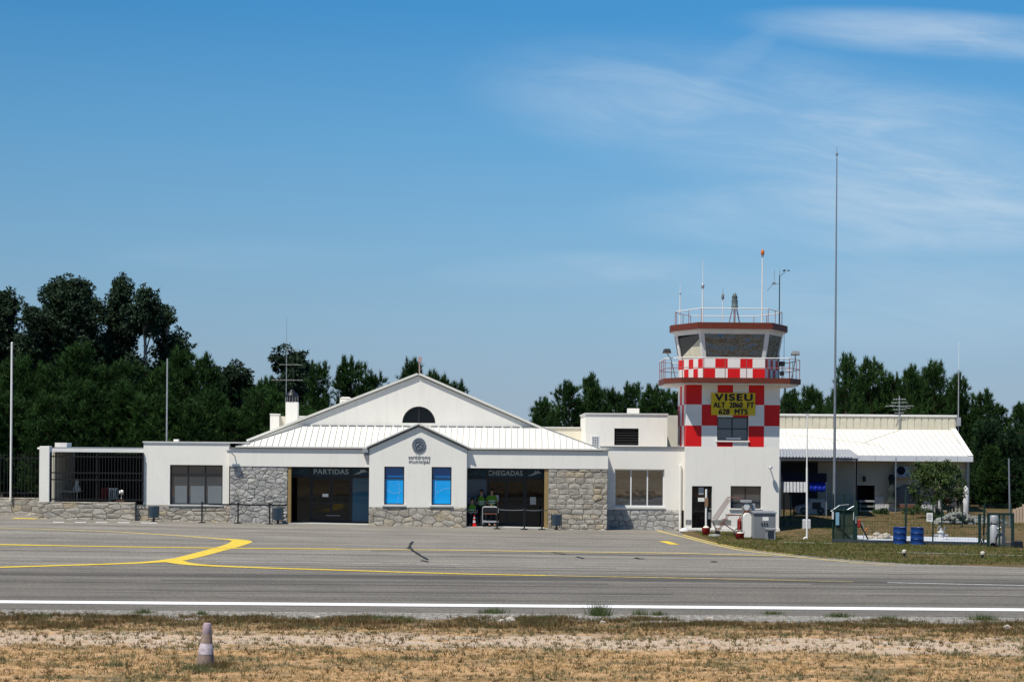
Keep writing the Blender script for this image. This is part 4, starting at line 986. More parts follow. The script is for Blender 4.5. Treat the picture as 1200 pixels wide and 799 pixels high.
for i in range(8):
    a, b = ft[i], ft[(i+1) % 8]; c, d = tp_[i], tp_[(i+1) % 8]
    A, B, C_, D_ = (*a, zw0), (*b, zw0), (*d, zw2), (*c, zw2)         # lower left, lower right, upper right, upper left
    ln = (Vector(a)-Vector(b)).length
    def P2(u_, v_, off=0):
        p = lerp3(lerp3(A, B, u_), lerp3(D_, C_, u_), v_); nv = (Vector(b)-Vector(a)).normalized(); nn = Vector((nv.y, -nv.x))
        return (p[0]+nn.x*off, p[1]+nn.y*off, p[2])
    u0 = .13/ln*1.3; u1 = 1-u0; v0, v1 = .04, (zw1-zw0)/(zw2-zw0)
    f = MB()
    for off in (0, -.08):
        pass
    O = [P2(0, 0), P2(1, 0), P2(1, 1), P2(0, 1)]; I = [P2(u0, v0), P2(u1, v0), P2(u1, v1), P2(u0, v1)]; I2 = [P2(u0, v0, -.08), P2(u1, v0, -.08), P2(u1, v1, -.08), P2(u0, v1, -.08)]
    f.add(O+I+I2, [(0, 1, 5, 4), (1, 2, 6, 5), (2, 3, 7, 6), (3, 0, 4, 7), (4, 5, 9, 8), (5, 6, 10, 9), (6, 7, 11, 10), (7, 4, 8, 11)])
    fo = f.build('cab_window', 'white', tw)
    MB().add([P2(u0, v0, -.05), P2(u1, v0, -.05), P2(u1, v1, -.05), P2(u0, v1, -.05)], [(0, 1, 2, 3)]).build('pane', 'gdark' if i == 7 else 'gcab', fo)
    if i == 7:                                    # pale sun blind drawn across the lower corner
        MB().add([P2(u0+.0, v0+.01, -.045), P2(u1, v0+.01, -.045), P2(u1, v1*.82, -.045), P2(u0+.1, v0+.12, -.045)], [(0, 1, 2, 3)]).build('sun_blind', mat('pale_blind', (.80, .76, .56), .8), fo)
MB().prism_xy(ft, zw0+.02, zw0+.06).build('cab_floor', 'dark', tw)
roofp = inset(tp_, -.20); zr0, zrt = WZ(386, 860, 91.2), WZ(377.2, 860, 91.2)
zr0 = zw2
MB().prism_xy(roofp, zr0+.02, zrt).build('cab_roof', 'brown', tw)
MB().prism_xy(inset(roofp, .05), zr0-.03, zr0+.018).build('cab_soffit', 'white', tw)
rails(inset(roofp, .28), zrt, zrt+.70, [], .016, .022, 'white', 'pink', 1.6)
# sign
sx0, sx1, sz0, sz1 = WX(832.6, DT), WX(884, DT), WZ(486.2, 858, DT), WZ(460.3, 858, DT)
sg = MB().box(sx0, sx1, DT-.09, DT-.05, sz0, sz1).build('name_board', 'yellow', tw); xm = (sx0+sx1)/2
text('VISEU', .47, xm+.02, DT-.102, WZ(469.3, 858, DT), 'ink', 'lettering', sg, width=1.84, bold=.010, sp_=1.22, thick=.014)
text('ALT  2060  FT', .38, xm+.02, DT-.102, WZ(477.6, 858, DT), 'ink', 'lettering', sg, width=1.98, thick=.016)
text('628  MTS', .38, xm, DT-.102, WZ(485.4, 858, DT), 'ink', 'lettering', sg, width=1.40, thick=.016)

# ---- masts on the tower roof (each stands on the tower: a thing of its own)
def mast(name, label, px, D, ztop_y, segs, blobs=(), cat='antenna', base=None):
    x = WX(px, D, 350); zb0 = zrt if base is None else base
    t = thing(name, label, cat, (x, D, zb0))
    for k, (ya, yb_, r0, r1, m) in enumerate(segs):
        za = zb0 if ya is None else WZ(ya, px, D)
        MB().tube((x, D, za), (x, D, WZ(yb_, px, D)), r0, r1).build('shaft' if k == 0 else 'whip', m, t)
    for (yy, r, h, m) in blobs:
        MB().lathe((x, D, WZ(yy, px, D)), [(r*.6, -h/2), (r, -h/4), (r, h/4), (r*.5, h/2)], 10).build('collar', m, t, smooth=True)
    return t
mast('whip_antenna', 'short white whip antenna at the left end of the tower roof', 797, 94.0, 332, [(None, 344, .028, .025, 'white'), (344, 331.5, .014, .008, 'white')], [(344, .04, .12, 'lgrey')])
mast('whip_antenna', 'tall white whip antenna second from the left on the tower roof', 823.4, 92.8, 303, [(None, 337, .035, .03, 'white'), (337, 303, .016, .008, 'white')], [(335, .08, .22, 'lgrey')])
mast('whip_antenna', 'thin short aerial just left of the beacon on the tower roof', 847, 94.5, 337, [(None, 350, .022, .02, 'white'), (350, 337, .012, .006, 'grey')], [(347.5, .07, .3, 'grey')])
wm_ = mast('warning_light_mast', 'white mast with red-orange top light on the tower roof', 893.2, 93.0, 293, [(None, 303, .04, .03, 'white')], [(299, .06, .2, 'lgrey')], cat='light mast')
MB().lathe((wm_.location.x, 93.0, WZ(299, 893, 93)), [(.06, 0), (.09, .06), (.085, .2), (.04, .27)], 10).build('lamp', 'orange', wm_, smooth=True)
bc = thing('tower_beacon', 'grey-green cylindrical beacon on a white tripod in the middle of the tower roof', 'beacon', (WX(859.3, 94), 94.0, zrt))
bxx = bc.location.x; bz = WZ(361, 859, 94)
MB().lathe((bxx, 94, bz), [(.17, 0), (.17, .1), (.15, .12), (.16, .4), (.13, .42), (.14, .6), (.10, .62), (.08, .72), (.02, .76)], 14).build('lantern', mat('grey_green_lantern', (.12, .16, .16), .4, var=.25, scale=20), bc, smooth=True)
for k in range(3):
    a = k*2.094+.5; MB().tube((bxx+.12*math.cos(a), 94+.12*math.sin(a), bz), (bxx+.34*math.cos(a), 94+.34*math.sin(a), zrt), .03).build('leg', 'lgrey', bc)
MB().tube((bxx, 94, zrt), (bxx, 94, bz), .055).build('post', 'grey', bc)
am = thing('weather_mast', 'dark mast with side arms and cup wind gauge right on the tower roof', 'weather mast', (WX(911.7, 94.2), 94.2, zs1))
ax = am.location.x; zz = lambda y: WZ(y, 912, 94.2)
MB().tube((ax, 94.2, zs1), (ax, 94.2, zz(323)), .032, .024).build('pole', 'black', am); MB().tube((ax, 94.2, zz(323)), (ax, 94.2, zz(317)), .012).build('tip', 'grey', am)
MB().path([(ax, 94.2, zz(332.5)), (ax-.32, 94.2, zz(332.5)), (ax-.62, 94.2, zz(341))], .014).box(ax-.36, ax-.2, 94.16, 94.24, zz(333.5), zz(331)).build('side_arm', 'grey', am)
MB().tube((ax-.26, 94.2, zz(332)), (ax-.26, 94.2, zz(316)), .009).build('whip', 'grey', am)
an_ = MB(); an_.tube((ax, 94.2, zz(324)), (ax+.3, 94.2, zz(318)), .012)
for k in range(3):
    a = k*2.094; an_.tube((ax+.3, 94.2, zz(317)), (ax+.3+.13*math.cos(a), 94.2+.13*math.sin(a), zz(317)), .008); an_.lathe((ax+.3+.15*math.cos(a), 94.2+.15*math.sin(a), zz(317)-.04), [(.01, 0), (.05, .02), (.05, .06), (.01, .08)], 8)
an_.build('wind_cups', 'black', am)
def floodlight(label, px, py, s):
    D = 92.2; x = WX(px, D, py); z = WZ(py, px, D)
    t = thing('floodlight', label, 'floodlight', (x, D, zs1), 'floodlights on the tower balcony')
    foot = (x-s*.18+(0 if s > 0 else .25), D+.05, zs1)
    MB().path([foot, (x+(.0 if s > 0 else .2), D, z-.35), (x, D, z-.05)], .025).build('bracket', 'galv', t)
    hd = MB(); hd.add([(x-.2, D-.25, z-.02), (x+.2, D-.25, z-.02), (x+.22, D+.12, z-.06), (x-.22, D+.12, z-.06), (x-.14, D-.18, z+.16), (x+.14, D-.18, z+.16), (x+.16, D+.08, z+.14), (x-.16, D+.08, z+.14)],
                      [(0, 3, 2, 1), (4, 5, 6, 7), (0, 1, 5, 4), (1, 2, 6, 5), (2, 3, 7, 6), (3, 0, 4, 7)]); hd.build('lamp_head', 'grey' if s > 0 else 'black', t, bevel=.02)
    MB().add([(x-.18, D-.24, z-.03), (x+.18, D-.24, z-.03), (x+.2, D+.1, z-.07), (x-.2, D+.1, z-.07)], [(3, 2, 1, 0)]).build('lens', 'lgrey', t)
floodlight('dark floodlight on a bent bracket at the left end of the tower balcony', 781.5, 412.5, -1)
floodlight('large grey floodlight at the right end of the tower balcony', 932, 415, 1)
eq = thing('camera_mount', 'dark instruments on a short stand on the right of the tower balcony', 'instrument', (WX(915.5, 92.3), 92.3, zs1)); ex = eq.location.x
MB().tube((ex, 92.3, zs1), (ex, 92.3, WZ(424, 915, 92.3)), .025).build('stand', 'grey', eq)
MB().box(ex-.12, ex+.12, 92.15, 92.45, WZ(429, 915, 92.3), WZ(423.5, 915, 92.3)).build('upper_unit', 'black', eq, bevel=.02)
MB().box(ex-.1, ex+.08, 92.15, 92.4, WZ(440, 915, 92.3), WZ(435, 915, 92.3)).build('lower_unit', 'black', eq, bevel=.02)
MB().box(ex+.18, ex+.42, 92.2, 92.4, WZ(434.5, 918, 92.3), WZ(433, 918, 92.3)).build('side_plate', 'white', eq)
mast('whip_antenna', 'thin dark aerial on the right of the tower balcony', 919.3, 93.2, 391, [(None, 391, .014, .010, 'grey')], base=zs1)

# ------------------------------------------------------------------ people (one continuous body each, clothing as children)
def skin_mesh(name, nodes, edges, m, parent, sub=2):
    me = bpy.data.meshes.new(name); me.from_pydata([n[0] for n in nodes], edges, [])
    o = bpy.data.objects.new(name, me); COL.objects.link(o)
    md = o.modifiers.new('s', 'SKIN'); 
    for i, n in enumerate(nodes):
        r = n[1]; me.skin_vertices[0].data[i].radius = (r, r) if not isinstance(r, tuple) else r
        me.skin_vertices[0].data[i].use_root = (i == 0)
    md.use_smooth_shade = True
    sb_ = o.modifiers.new('u', 'SUBSURF'); sb_.levels = sub; sb_.render_levels = sub
    dg = bpy.context.evaluated_depsgraph_get(); dg.update()
    nm = bpy.data.meshes.new_from_object(o.evaluated_get(dg)); bpy.data.objects.remove(o)
    nm.materials.clear(); nm.materials.append(M[m]); nm.polygons.foreach_set('use_smooth', [True]*len(nm.polygons))
    ob = bpy.data.objects.new(name, nm); COL.objects.link(ob); ob.parent = parent; return ob
def person(label, loc, rz, pose='stand', top='navy', legs='navy', vest=None, h=1.75, group=None, cap=None, armout=0):
    k = h/1.75; V_ = lambda *a: Vector(a)*k
    J = {}
    if pose == 'stand':
        J = dict(pel=V_(0, 0, .96), wai=V_(0, 0, 1.1), che=V_(0, 0, 1.3), nk0=V_(0, 0, 1.46), nk=V_(0, -.01, 1.53), hd0=V_(0, -.02, 1.6), hd=V_(0, -.03, 1.68), hdt=V_(0, -.015, 1.745))
        for s, n in ((-1, 'l'), (1, 'r')):
            J['hip'+n] = V_(s*.09, 0, .92); J['kn'+n] = V_(s*.11, -.02, .5); J['an'+n] = V_(s*.12, .02, .09); J['to'+n] = V_(s*.14, -.15, .04)
            J['sh'+n] = V_(s*.18, 0, 1.42); J['el'+n] = V_(s*(.25+armout*.1), .02, 1.14); J['wr'+n] = V_(s*(.22+armout*.02), -.16-armout*.1, .98+armout*.12); J['ha'+n] = V_(s*.2, -.24-armout*.1, .95+armout*.16)
    else:
        J = dict(pel=V_(0, 0, .52), wai=V_(0, .0, .66), che=V_(0, -.03, .86), nk0=V_(0, -.05, 1.02), nk=V_(0, -.07, 1.09), hd0=V_(0, -.09, 1.16), hd=V_(0, -.11, 1.24), hdt=V_(0, -.10, 1.305))
        for s, n in ((-1, 'l'), (1, 'r')):
            J['hip'+n] = V_(s*.1, -.05, .5); J['kn'+n] = V_(s*.14, -.46, .5); J['an'+n] = V_(s*.13, -.42, .09); J['to'+n] = V_(s*.15, -.6, .04)
            J['sh'+n] = V_(s*.18, -.03, .98); J['el'+n] = V_(s*.25, -.1, .72); J['wr'+n] = V_(s*.16, -.33, .62); J['ha'+n] = V_(s*.12, -.41, .6)
    order = ['pel', 'wai', 'che', 'nk0', 'nk', 'hd0', 'hd', 'hdt', 'hipl', 'knl', 'anl', 'tol', 'hipr', 'knr', 'anr', 'tor', 'shl', 'ell', 'wrl', 'hal', 'shr', 'elr', 'wrr', 'har']
    rad = dict(pel=(.15, .11), wai=(.13, .1), che=(.15, .11), nk0=.08, nk=.055, hd0=.07, hd=(.078, .098), hdt=.06, hip=.088, kn=.058, an=.042, to=.035, sh=.06, el=.042, wr=.028, ha=.034)
    idx = {n: i for i, n in enumerate(order)}
    def rr(n):
        r = rad.get(n, rad.get(n[:-1])); return tuple(x*k for x in r) if isinstance(r, tuple) else r*k
    E = [('pel', 'wai'), ('wai', 'che'), ('che', 'nk0'), ('nk0', 'nk'), ('nk', 'hd0'), ('hd0', 'hd'), ('hd', 'hdt')]
    for n in 'lr': E += [('pel', 'hip'+n), ('hip'+n, 'kn'+n), ('kn'+n, 'an'+n), ('an'+n, 'to'+n), ('che', 'sh'+n), ('sh'+n, 'el'+n), ('el'+n, 'wr'+n), ('wr'+n, 'ha'+n)]
    root = thing('person', label, 'person', (0, 0, 0), group)
    body = skin_mesh('body', [(J[n], rr(n)) for n in order], [(idx[a], idx[b]) for a, b in E], 'skin', root)
    # fingers, nose and ears join the same body mesh
    ex_ = MB(); ex_.v = [tuple(v.co) for v in body.data.vertices]; ex_.f = [tuple(p.vertices) for p in body.data.polygons]; ex_.mi = [0]*len(ex_.f)
    for s, n in ((-1, 'l'), (1, 'r')):
        hd_ = J['ha'+n]; d = (J['ha'+n]-J['wr'+n]).normalized()
        for q, ln in enumerate((.07, .08, .075, .06)):
            b0 = hd_+Vector((0, 0, -.025+q*.017))*k+d*.02; b1 = b0+d*ln*.55*k; b2 = b1+(d*.6+Vector((-s*.6, 0, -.2)))*ln*.5*k
            ex_.tube(b0, b1, .009*k, .008*k, 6); ex_.tube(b1, b2, .008*k, .006*k, 6)
        t0 = hd_+Vector((-s*.02, 0, .02))*k; ex_.tube(t0, t0+(d*.5+Vector((-s*.7, 0, .3)))*.05*k, .010*k, .008*k, 6)
    hp_ = J['hd']
    ex_.tube(hp_+Vector((0, -.09, .0))*k, hp_+Vector((0, -.118, -.03))*k, .009*k, .016*k, 6)
    for s in (-1, 1): ex_.lathe(tuple(hp_+Vector((s*.08, 0, -.03))*k), [(.006*k, 0), (.014*k, .02*k), (.012*k, .045*k), (.004*k, .055*k)], 6)
    nb = ex_.build('body', 'skin', root, smooth=True, local=True); bpy.data.objects.remove(body)
    ey = MB()
    for s in (-1, 1): ey.lathe(tuple(hp_+Vector((s*.032, -.092, .002))*k), [(.003*k, -.008*k), (.009*k, 0), (.003*k, .008*k)], 6)
    ey.box(hp_.x-.025*k, hp_.x+.025*k, hp_.y-.1*k, hp_.y-.088*k, hp_.z-.062*k, hp_.z-.055*k); ey.build('face_features', 'hair', root, local=True)
    hh_ = MB(); hh_.lathe(tuple(hp_+Vector((0, .015, -.02))*k), [(.085*k, 0), (.096*k, .04*k), (.09*k, .08*k), (.06*k, .112*k), (.01*k, .122*k)], 14, sy=1.15); hh_.build('hair' if not cap else 'cap', cap or 'hair', root, smooth=True, local=True)
    if cap: MB().box(hp_.x-.07*k, hp_.x+.07*k, hp_.y-.2*k, hp_.y-.06*k, hp_.z+.03*k, hp_.z+.045*k).build('cap_peak', cap, root, local=True)
    g = 1.13
    def sub(ns, es, m, name, fat=g, cut=None):
        ix = {n: i for i, n in enumerate(ns)}; nodes = []
        for n in ns:
            p = J[n] if n in J else cut[n][0]; r = rr(n) if n in J else cut[n][1]
            nodes.append((p, tuple(x*fat for x in r) if isinstance(r, tuple) else r*fat))
        return skin_mesh(name, nodes, [(ix[a], ix[b]) for a, b in es], m, root)
    sub(['pel', 'hipl', 'knl', 'anl', 'hipr', 'knr', 'anr'], [('pel', 'hipl'), ('hipl', 'knl'), ('knl', 'anl'), ('pel', 'hipr'), ('hipr', 'knr'), ('knr', 'anr')], legs, 'trousers', 1.16)
    sub(['che', 'wai', 'pel', 'nk0', 'shl', 'ell', 'shr', 'elr'], [('che', 'wai'), ('wai', 'pel'), ('che', 'nk0'), ('che', 'shl'), ('shl', 'ell'), ('che', 'shr'), ('shr', 'elr')], top, 'shirt', 1.12)
    for n in 'lr': skin_mesh('shoe', [(J['an'+n]+Vector((0, .03, -.04))*k, .045*k), (J['to'+n], .042*k)], [(0, 1)], 'black', root, 1)
    if vest:
        c0, c1 = J['pel'], J['nk0']; vb = MB(); P_ = []
        for t, a, b in ((-.02, .19, .145), (.25, .185, .14), (.55, .2, .148), (.8, .205, .14), (.97, .12, .09)):
            c = c0.lerp(c1, t); P_.append((c, a*k, b*k))
        n = 16; vs = []
        for c, a, b in P_:
            for i in range(n): q = 2*math.pi*i/n; vs.append((c.x+a*math.cos(q), c.y+b*math.sin(q), c.z))
        fs = [(r*n+i, r*n+(i+1) % n, (r+1)*n+(i+1) % n, (r+1)*n+i) for r in range(4) for i in range(n)]
        vb.add(vs, fs); vo = vb.build('vest', vest, root, smooth=True, local=True)
        tb = MB()
        for t in (.2, .42):
            c = c0.lerp(c1, t); a, b = .2*k, .152*k
            for i in range(n): q, q2 = 2*math.pi*i/n, 2*math.pi*(i+1)/n; tb.add([(c.x+a*math.cos(q), c.y+b*math.sin(q), c.z), (c.x+a*math.cos(q2), c.y+b*math.sin(q2), c.z), (c.x+a*math.cos(q2), c.y+b*math.sin(q2), c.z+.045), (c.x+a*math.cos(q), c.y+b*math.sin(q), c.z+.045)], [(0, 1, 2, 3)])
        tb.build('reflective_band', 'silver', vo, local=True)
    root.location = loc; root.rotation_euler.z = rz; return root
def at(px, D, dz=0.0): x = WX(px, D); return (x, D, gz(x, D)+dz)
person('person in bright yellow-green vest seated on a chair at the left of the arrivals door', at(553.3, 92.5, .055), .15, 'sit', vest='hivis', h=1.82)
ch = thing('plastic_chair', 'dark chair under the seated person by the arrivals door', 'chair', (0, 0, 0))
MB().box(-.24, .24, -.24, .22, .40, .44).build('seat', 'black', ch); MB().box(-.22, .22, .2, .24, .6, .95).build('backrest', 'black', ch)
for sx in (-1, 1):
    for sy in (-1, 1): MB().tube((sx*.2, sy*.2, .41), (sx*.22, sy*.22, 0), .018).build('leg', 'black', ch)
ch.location = at(553.3, 92.56, .055); ch.rotation_euler.z = .15
person('person in dark clothes and hi-vis vest standing second from the left in the arrivals porch', at(564.5, 92.8, .055), -.3, 'stand', vest='hivis', h=1.76)
person('tall person in green hi-vis jacket standing behind the luggage trolley', at(576.3, 92.7, .055), .5, 'stand', top='hivis', vest='hivis', h=1.82, armout=.4)

# traffic cones
def cone(label, loc, h, r0, m, bands, sq, tilt=0, band_m='silver', cat='traffic cone'):
    t = thing('traffic_cone', label, cat, (0, 0, 0))
    MB().lathe((0, 0, .02), [(r0, 0), (r0*.98, .03), (r0*.25, h-.02), (r0*.2, h)], 20).build('body', m, t, smooth=True)
    MB().box(-sq, sq, -sq, sq, 0, .03).build('base', m, t, bevel=.01)
    for a, b in bands:
        ra, rb_ = r0+(r0*.25-r0)*a+.003, r0+(r0*.25-r0)*b+.003
        MB().lathe((0, 0, .02), [(ra, a*h), (rb_, b*h)], 20).build('reflective_band', band_m, t, smooth=True)
    t.location = loc; t.rotation_euler = (0, tilt, 0); return t
cone('small red traffic cone with white bands in the arrivals porch', at(556, 91.9, .055), .55, .11, 'red', ((.3, .5), (.65, .8)), .14)
# luggage trolley
lt = thing('luggage_trolley', 'silver-framed luggage trolley standing in front of the arrivals doors', 'trolley', at(575, 91.8, .05)); lx, lz = lt.location.x, lt.location.z
f = MB(); a, b = lx-.38, lx+.38
for yy in (91.65, 92.15): f.path([(a, yy, lz+.12), (a, yy, lz+.9), (a+.06, yy, lz+.97), (b-.1, yy, lz+.97), (b, yy, lz+.88), (b, yy, lz+.7), (b-.08, yy, lz+.62)], .022)
f.tube((a, 91.65, lz+.95), (a, 92.15, lz+.95), .02); f.build('frame', 'lgrey', lt)
MB().box(a-.02, b+.02, 91.6, 92.2, lz+.22, lz+.30).build('platform', 'lgrey', lt)
MB().box(a+.03, b-.05, 91.66, 91.7, lz+.62, lz+.67).build('crossbar', 'rust', lt)
MB().box(a+.05, b-.08, 91.75, 92.1, lz+.68, lz+.93).build('basket', 'black', lt)
for sx in (a+.06, b-.06):
    for yy in (91.66, 92.12): MB().tube((sx, yy-.02, lz+.06), (sx, yy+.02, lz+.06), .06, n=12).build('wheel', 'black', lt)
    f2 = MB(); f2.box(sx-.02, sx+.02, 91.68, 92.1, lz+.08, lz+.22); f2.build('axle_bracket', 'grey', lt)
# queue barrier posts
def barrier_post(): 
    t = thing('barrier_post', '', 'barrier post', (0, 0, 0))
    MB().lathe((0, 0, 0), [(.19, 0), (.19, .02), (.14, .045), (.04, .06)], 20).build('base', 'black', t, smooth=True)
    MB().tube((0, 0, .05), (0, 0, .95), .038, .038, 12).build('shaft', 'black', t, smooth=True)
    MB().lathe((0, 0, .93), [(.038, 0), (.042, .02), (.042, .08), (.03, .1)], 12).build('head', 'black', t, smooth=True)
    return t
bp0 = barrier_post(); first = True
posts = [(237, 90.9, 'first slim black barrier post, left of the window on the left wing'), (279.3, 90.9, 'middle slim black barrier post in front of the grey stone pier'), (316.3, 90.9, 'slim black barrier post nearest the departures door bin'),
         (583, 90.5, 'black barrier post beside the luggage trolley'), (614.8, 90.5, 'middle black barrier post in front of the arrivals doors'), (635.5, 90.8, 'black barrier post nearest the ochre column of the arrivals porch')]
tops = []
for px, D, lab in posts:
    o = bp0 if first else copy_tree(bp0); first = False
    o['label'] = lab; o['group'] = 'queue barrier posts along the terminal'; o.location = at(px, D, .006); tops.append(Vector(o.location)+Vector((0, 0, .97)))
def belt(label, pts, m, sag=.03, flat=.07):
    mb = MB()
    for a, b in zip(pts, pts[1:]):
        for k in range(8):
            t0, t1 = k/8, (k+1)/8; p, q = a.lerp(b, t0), a.lerp(b, t1); s0, s1 = -sag*4*t0*(1-t0), -sag*4*t1*(1-t1)
            mb.add([(p.x, p.y-.002, p.z+s0-flat), (q.x, q.y-.002, q.z+s1-flat), (q.x, q.y-.002, q.z+s1), (p.x, p.y-.002, p.z+s0)], [(0, 1, 2, 3)])
            mb.add([(p.x, p.y+.002, p.z+s0-flat), (q.x, q.y+.002, q.z+s1-flat), (q.x, q.y+.002, q.z+s1), (p.x, p.y+.002, p.z+s0)], [(3, 2, 1, 0)])
    tag(mb.build('barrier_belt', m), label, 'belt')
belt('black belt strung between the posts left of the departures porch', tops[:3]+[Vector((X(337), YP-.02, tops[2].z-.02))], 'black')
belt('dark spotted belt strung across the arrivals porch', tops[3:]+[Vector((X(642), YP-.02, tops[5].z-.02))], 'grey', .03, .035)
# litter bins
def litter_bin():
    t = thing('litter_bin', '', 'bin', (0, 0, 0))
    mb = MB(); mb.lathe((0, 0, .2), [(.2, 0), (.225, .03), (.235, .5), (.25, .52), (.25, .56), (.225, .56), (.22, .2), (.02, .18)], 20); mb.build('barrel', 'binblue', t, smooth=True)
    MB().lathe((0, 0, 0), [(.15, 0), (.15, .03), (.05, .05), (.05, .22)], 14).build('foot', 'black', t, smooth=True)
    for s in (-1, 1): MB().tube((s*.25, 0, .1), (s*.25, 0, .8), .015).build('side_bracket', 'black', t)
    return t
lb = litter_bin()
for i, (px, D, lab, sc_k) in enumerate(((180.5, 91.2, 'blue-grey litter bin against the stone base left of the barred window', 1.0), (326, 91.2, 'blue-grey litter bin against the stone pier left of the departures doors', 1.05), (652.5, 91.1, 'blue-grey litter bin against the stone pier right of the arrivals doors', .98))):
    o = lb if i == 0 else copy_tree(lb); o.location = at(px, D); o['label'] = lab; o['group'] = 'litter bins along the terminal'; o.scale = (sc_k,)*3

# ------------------------------------------------------------------ things round the tower door
pv = thing('marker_post', 'white post with a brown plate standing in a red bucket by the tower door', 'post', at(827.8, 87.8, .03)); vx, vz_ = pv.location.x, pv.location.z; D = 87.8
MB().tube((vx, D, vz_+.1), (vx, D, WZ(573, 828, D)), .05, .05, 10).build('shaft', 'white', pv)
MB().box(vx-.08, vx+.08, D-.07, D-.052, WZ(593, 828, D), WZ(583, 828, D)).build('plate', mat('brown_plate', (.28, .17, .10), .7), pv)
MB().lathe((vx, D, vz_), [(.13, 0), (.16, .02), (.2, .36), (.19, .36), (.17, .3), (.05, .32)], 16).build('bucket', 'dred', pv, smooth=True)
MB().lathe((vx, D, vz_+.3), [(.18, 0), (.12, .1), (.05, .14)], 12).build('sand', 'cream', pv, smooth=True)
rb_ = thing('fire_bucket', 'red bucket on the grass in front of the white cabinet', 'bucket', at(867.5, 84.3, .03)); q = rb_.location
MB().lathe(tuple(q), [(.14, 0), (.17, .02), (.21, .28), (.2, .28), (.18, .1), (.02, .08)], 16).build('pail', 'dred', rb_, smooth=True)
hb = MB(); hb.path([(q.x-.23*math.cos(t), q.y, q.z+.28+.14*math.sin(t)) for t in np.linspace(0, math.pi, 9)], .012); hb.build('handle', 'lgrey', rb_)
MB().lathe((q.x, q.y, q.z+.23), [(.18, 0), (.13, .08), (.03, .12)], 10).build('sand', 'shirt', rb_, smooth=True)
# mobile boarding steps
steel_ = mat('faded_brown_steel', (.20, .075, .06), .6, var=.2)
bs = thing('boarding_steps', 'small faded red steel boarding steps on wheels by the tower window', 'steps', at(850, 88.4, .03)); q = bs.location; fz = q.z
def B3(px, py, D=88.4): return (WX(px, D, py), D, WZ(py, px, D))
for dy in (-.28, .28):
    f = MB(); f.path([(x, y+dy, z) for x, y, z in (B3(835.5, 608), B3(853.5, 582.5), B3(868, 583.5), B3(872, 589))], .015)
    f.path([(x, y+dy, z) for x, y, z in (B3(839, 609), B3(855, 585))], .016); f.build('handrail', steel_, bs)
    f = MB(); f.path([(x, y+dy, z) for x, y, z in (B3(842, 622), B3(853.5, 602.8), B3(869, 603.5))], .018)
    f.path([(x, y+dy, z) for x, y, z in (B3(834, 609), B3(841, 624))], .015); f.path([(x, y+dy, z) for x, y, z in (B3(846, 612), B3(862, 623))], .016); f.path([(x, y+dy, z) for x, y, z in (B3(869, 603), B3(862, 624))], .016); f.build('side_frame', steel_, bs)
st_ = MB()
for k in range(4):
    t = k/3; a = B3(841+12*t, 619-16*t); st_.box(a[0]-.1, a[0]+.14, 88.13, 88.67, a[2]-.015, a[2]+.015)
a = B3(860, 603.3); st_.box(a[0]-.28, a[0]+.35, 88.13, 88.67, a[2]-.02, a[2]+.02); st_.build('tread', 'rust', bs)
for px in (841, 863): 
    for dy in (-.3, .3): a = B3(px, 623); MB().tube((a[0], 88.4+dy-.03, fz+.1), (a[0], 88.4+dy+.03, fz+.1), .1, n=14).build('wheel', 'black', bs)
mh = MB(); p = at(838, 86.6, .03); mh.lathe(p, [(.3, 0), (.3, .06), (.26, .1), (.05, .12)], 18); tag(mh.build('manhole_cover', 'rockg', smooth=True), 'pale round concrete cover in the grass in front of the boarding steps', 'manhole cover')
mh = MB(); p = at(802, 91.6, .0); mh.lathe(p, [(.25, 0), (.24, .1), (.12, .19), (.02, .2)], 14); tag(mh.build('splash_block', 'whitedry', smooth=True), 'white rounded block at the foot of the drain pipe', 'block')
# fire extinguisher trolley
fe = thing('extinguisher_trolley', 'red wheeled fire extinguisher beside the white cabinet', 'fire extinguisher', at(866.5, 86.8, .03)); q = fe.location
MB().lathe((q.x, q.y, q.z+.12), [(.09, 0), (.11, .04), (.11, .6), (.06, .7), (.03, .72)], 14).build('cylinder', 'dred', fe, smooth=True)
MB().tube((q.x-.2, q.y-.05, q.z+.14), (q.x-.12, q.y-.05, q.z+.14), .14, n=14).build('wheel', 'black', fe)
MB().tube((q.x+.12, q.y-.05, q.z+.14), (q.x+.2, q.y-.05, q.z+.14), .14, n=14).build('wheel', 'black', fe)
hs = MB(); hs.path([(q.x+.03*math.sin(t*2), q.y-.17, q.z+.2+t*.09) for t in np.linspace(0, 8, 20)], .025); hs.build('hose', 'redcloth', fe)
MB().box(q.x-.16, q.x-.1, q.y-.16, q.y-.12, q.z+.4, q.z+.95).build('label_plate', 'white', fe)
# white cabinet + fuel pump + grey cabinet
wc = thing('white_cabinet', 'tall narrow white cabinet with a rounded top in front of the fuel pump', 'cabinet', at(877, 85.4, .03)); q = wc.location; D = 85.4
x0, x1 = WX(871.8, D), WX(881.2, D); z0, z1 = WZ(629.5, 877, D), WZ(601.2, 877, D)
MB().prism_xz([(x0, z0+.05), (x0+.05, z0), (x1-.05, z0), (x1, z0+.05), (x1, z1-.12), (x1-.1, z1), (x0+.1, z1), (x0, z1-.12)], D, D+.4).build('casing', 'white', wc, bevel=.01)
MB().box(x0+.03, x1-.03, D+.03, D+.37, q.z, z0).build('plinth', 'grey', wc)
hz = MB(); hz.path([(x1+.04+.02*math.sin(t*3), D+.1, z0+t*.1) for t in np.linspace(0, 9, 18)], .022); hz.build('hose', 'redcloth', wc)
fpz = thing('fuel_pump', 'old grey and rust fuel pump head rising behind the white cabinet', 'fuel pump', at(876, 86.6, .03)); q = fpz.location; D = 86.6
MB().box(WX(870.6, D), WX(880, D), D, D+.4, q.z, WZ(588.5, 876, D)).build('body', 'rockg', fpz, bevel=.02)
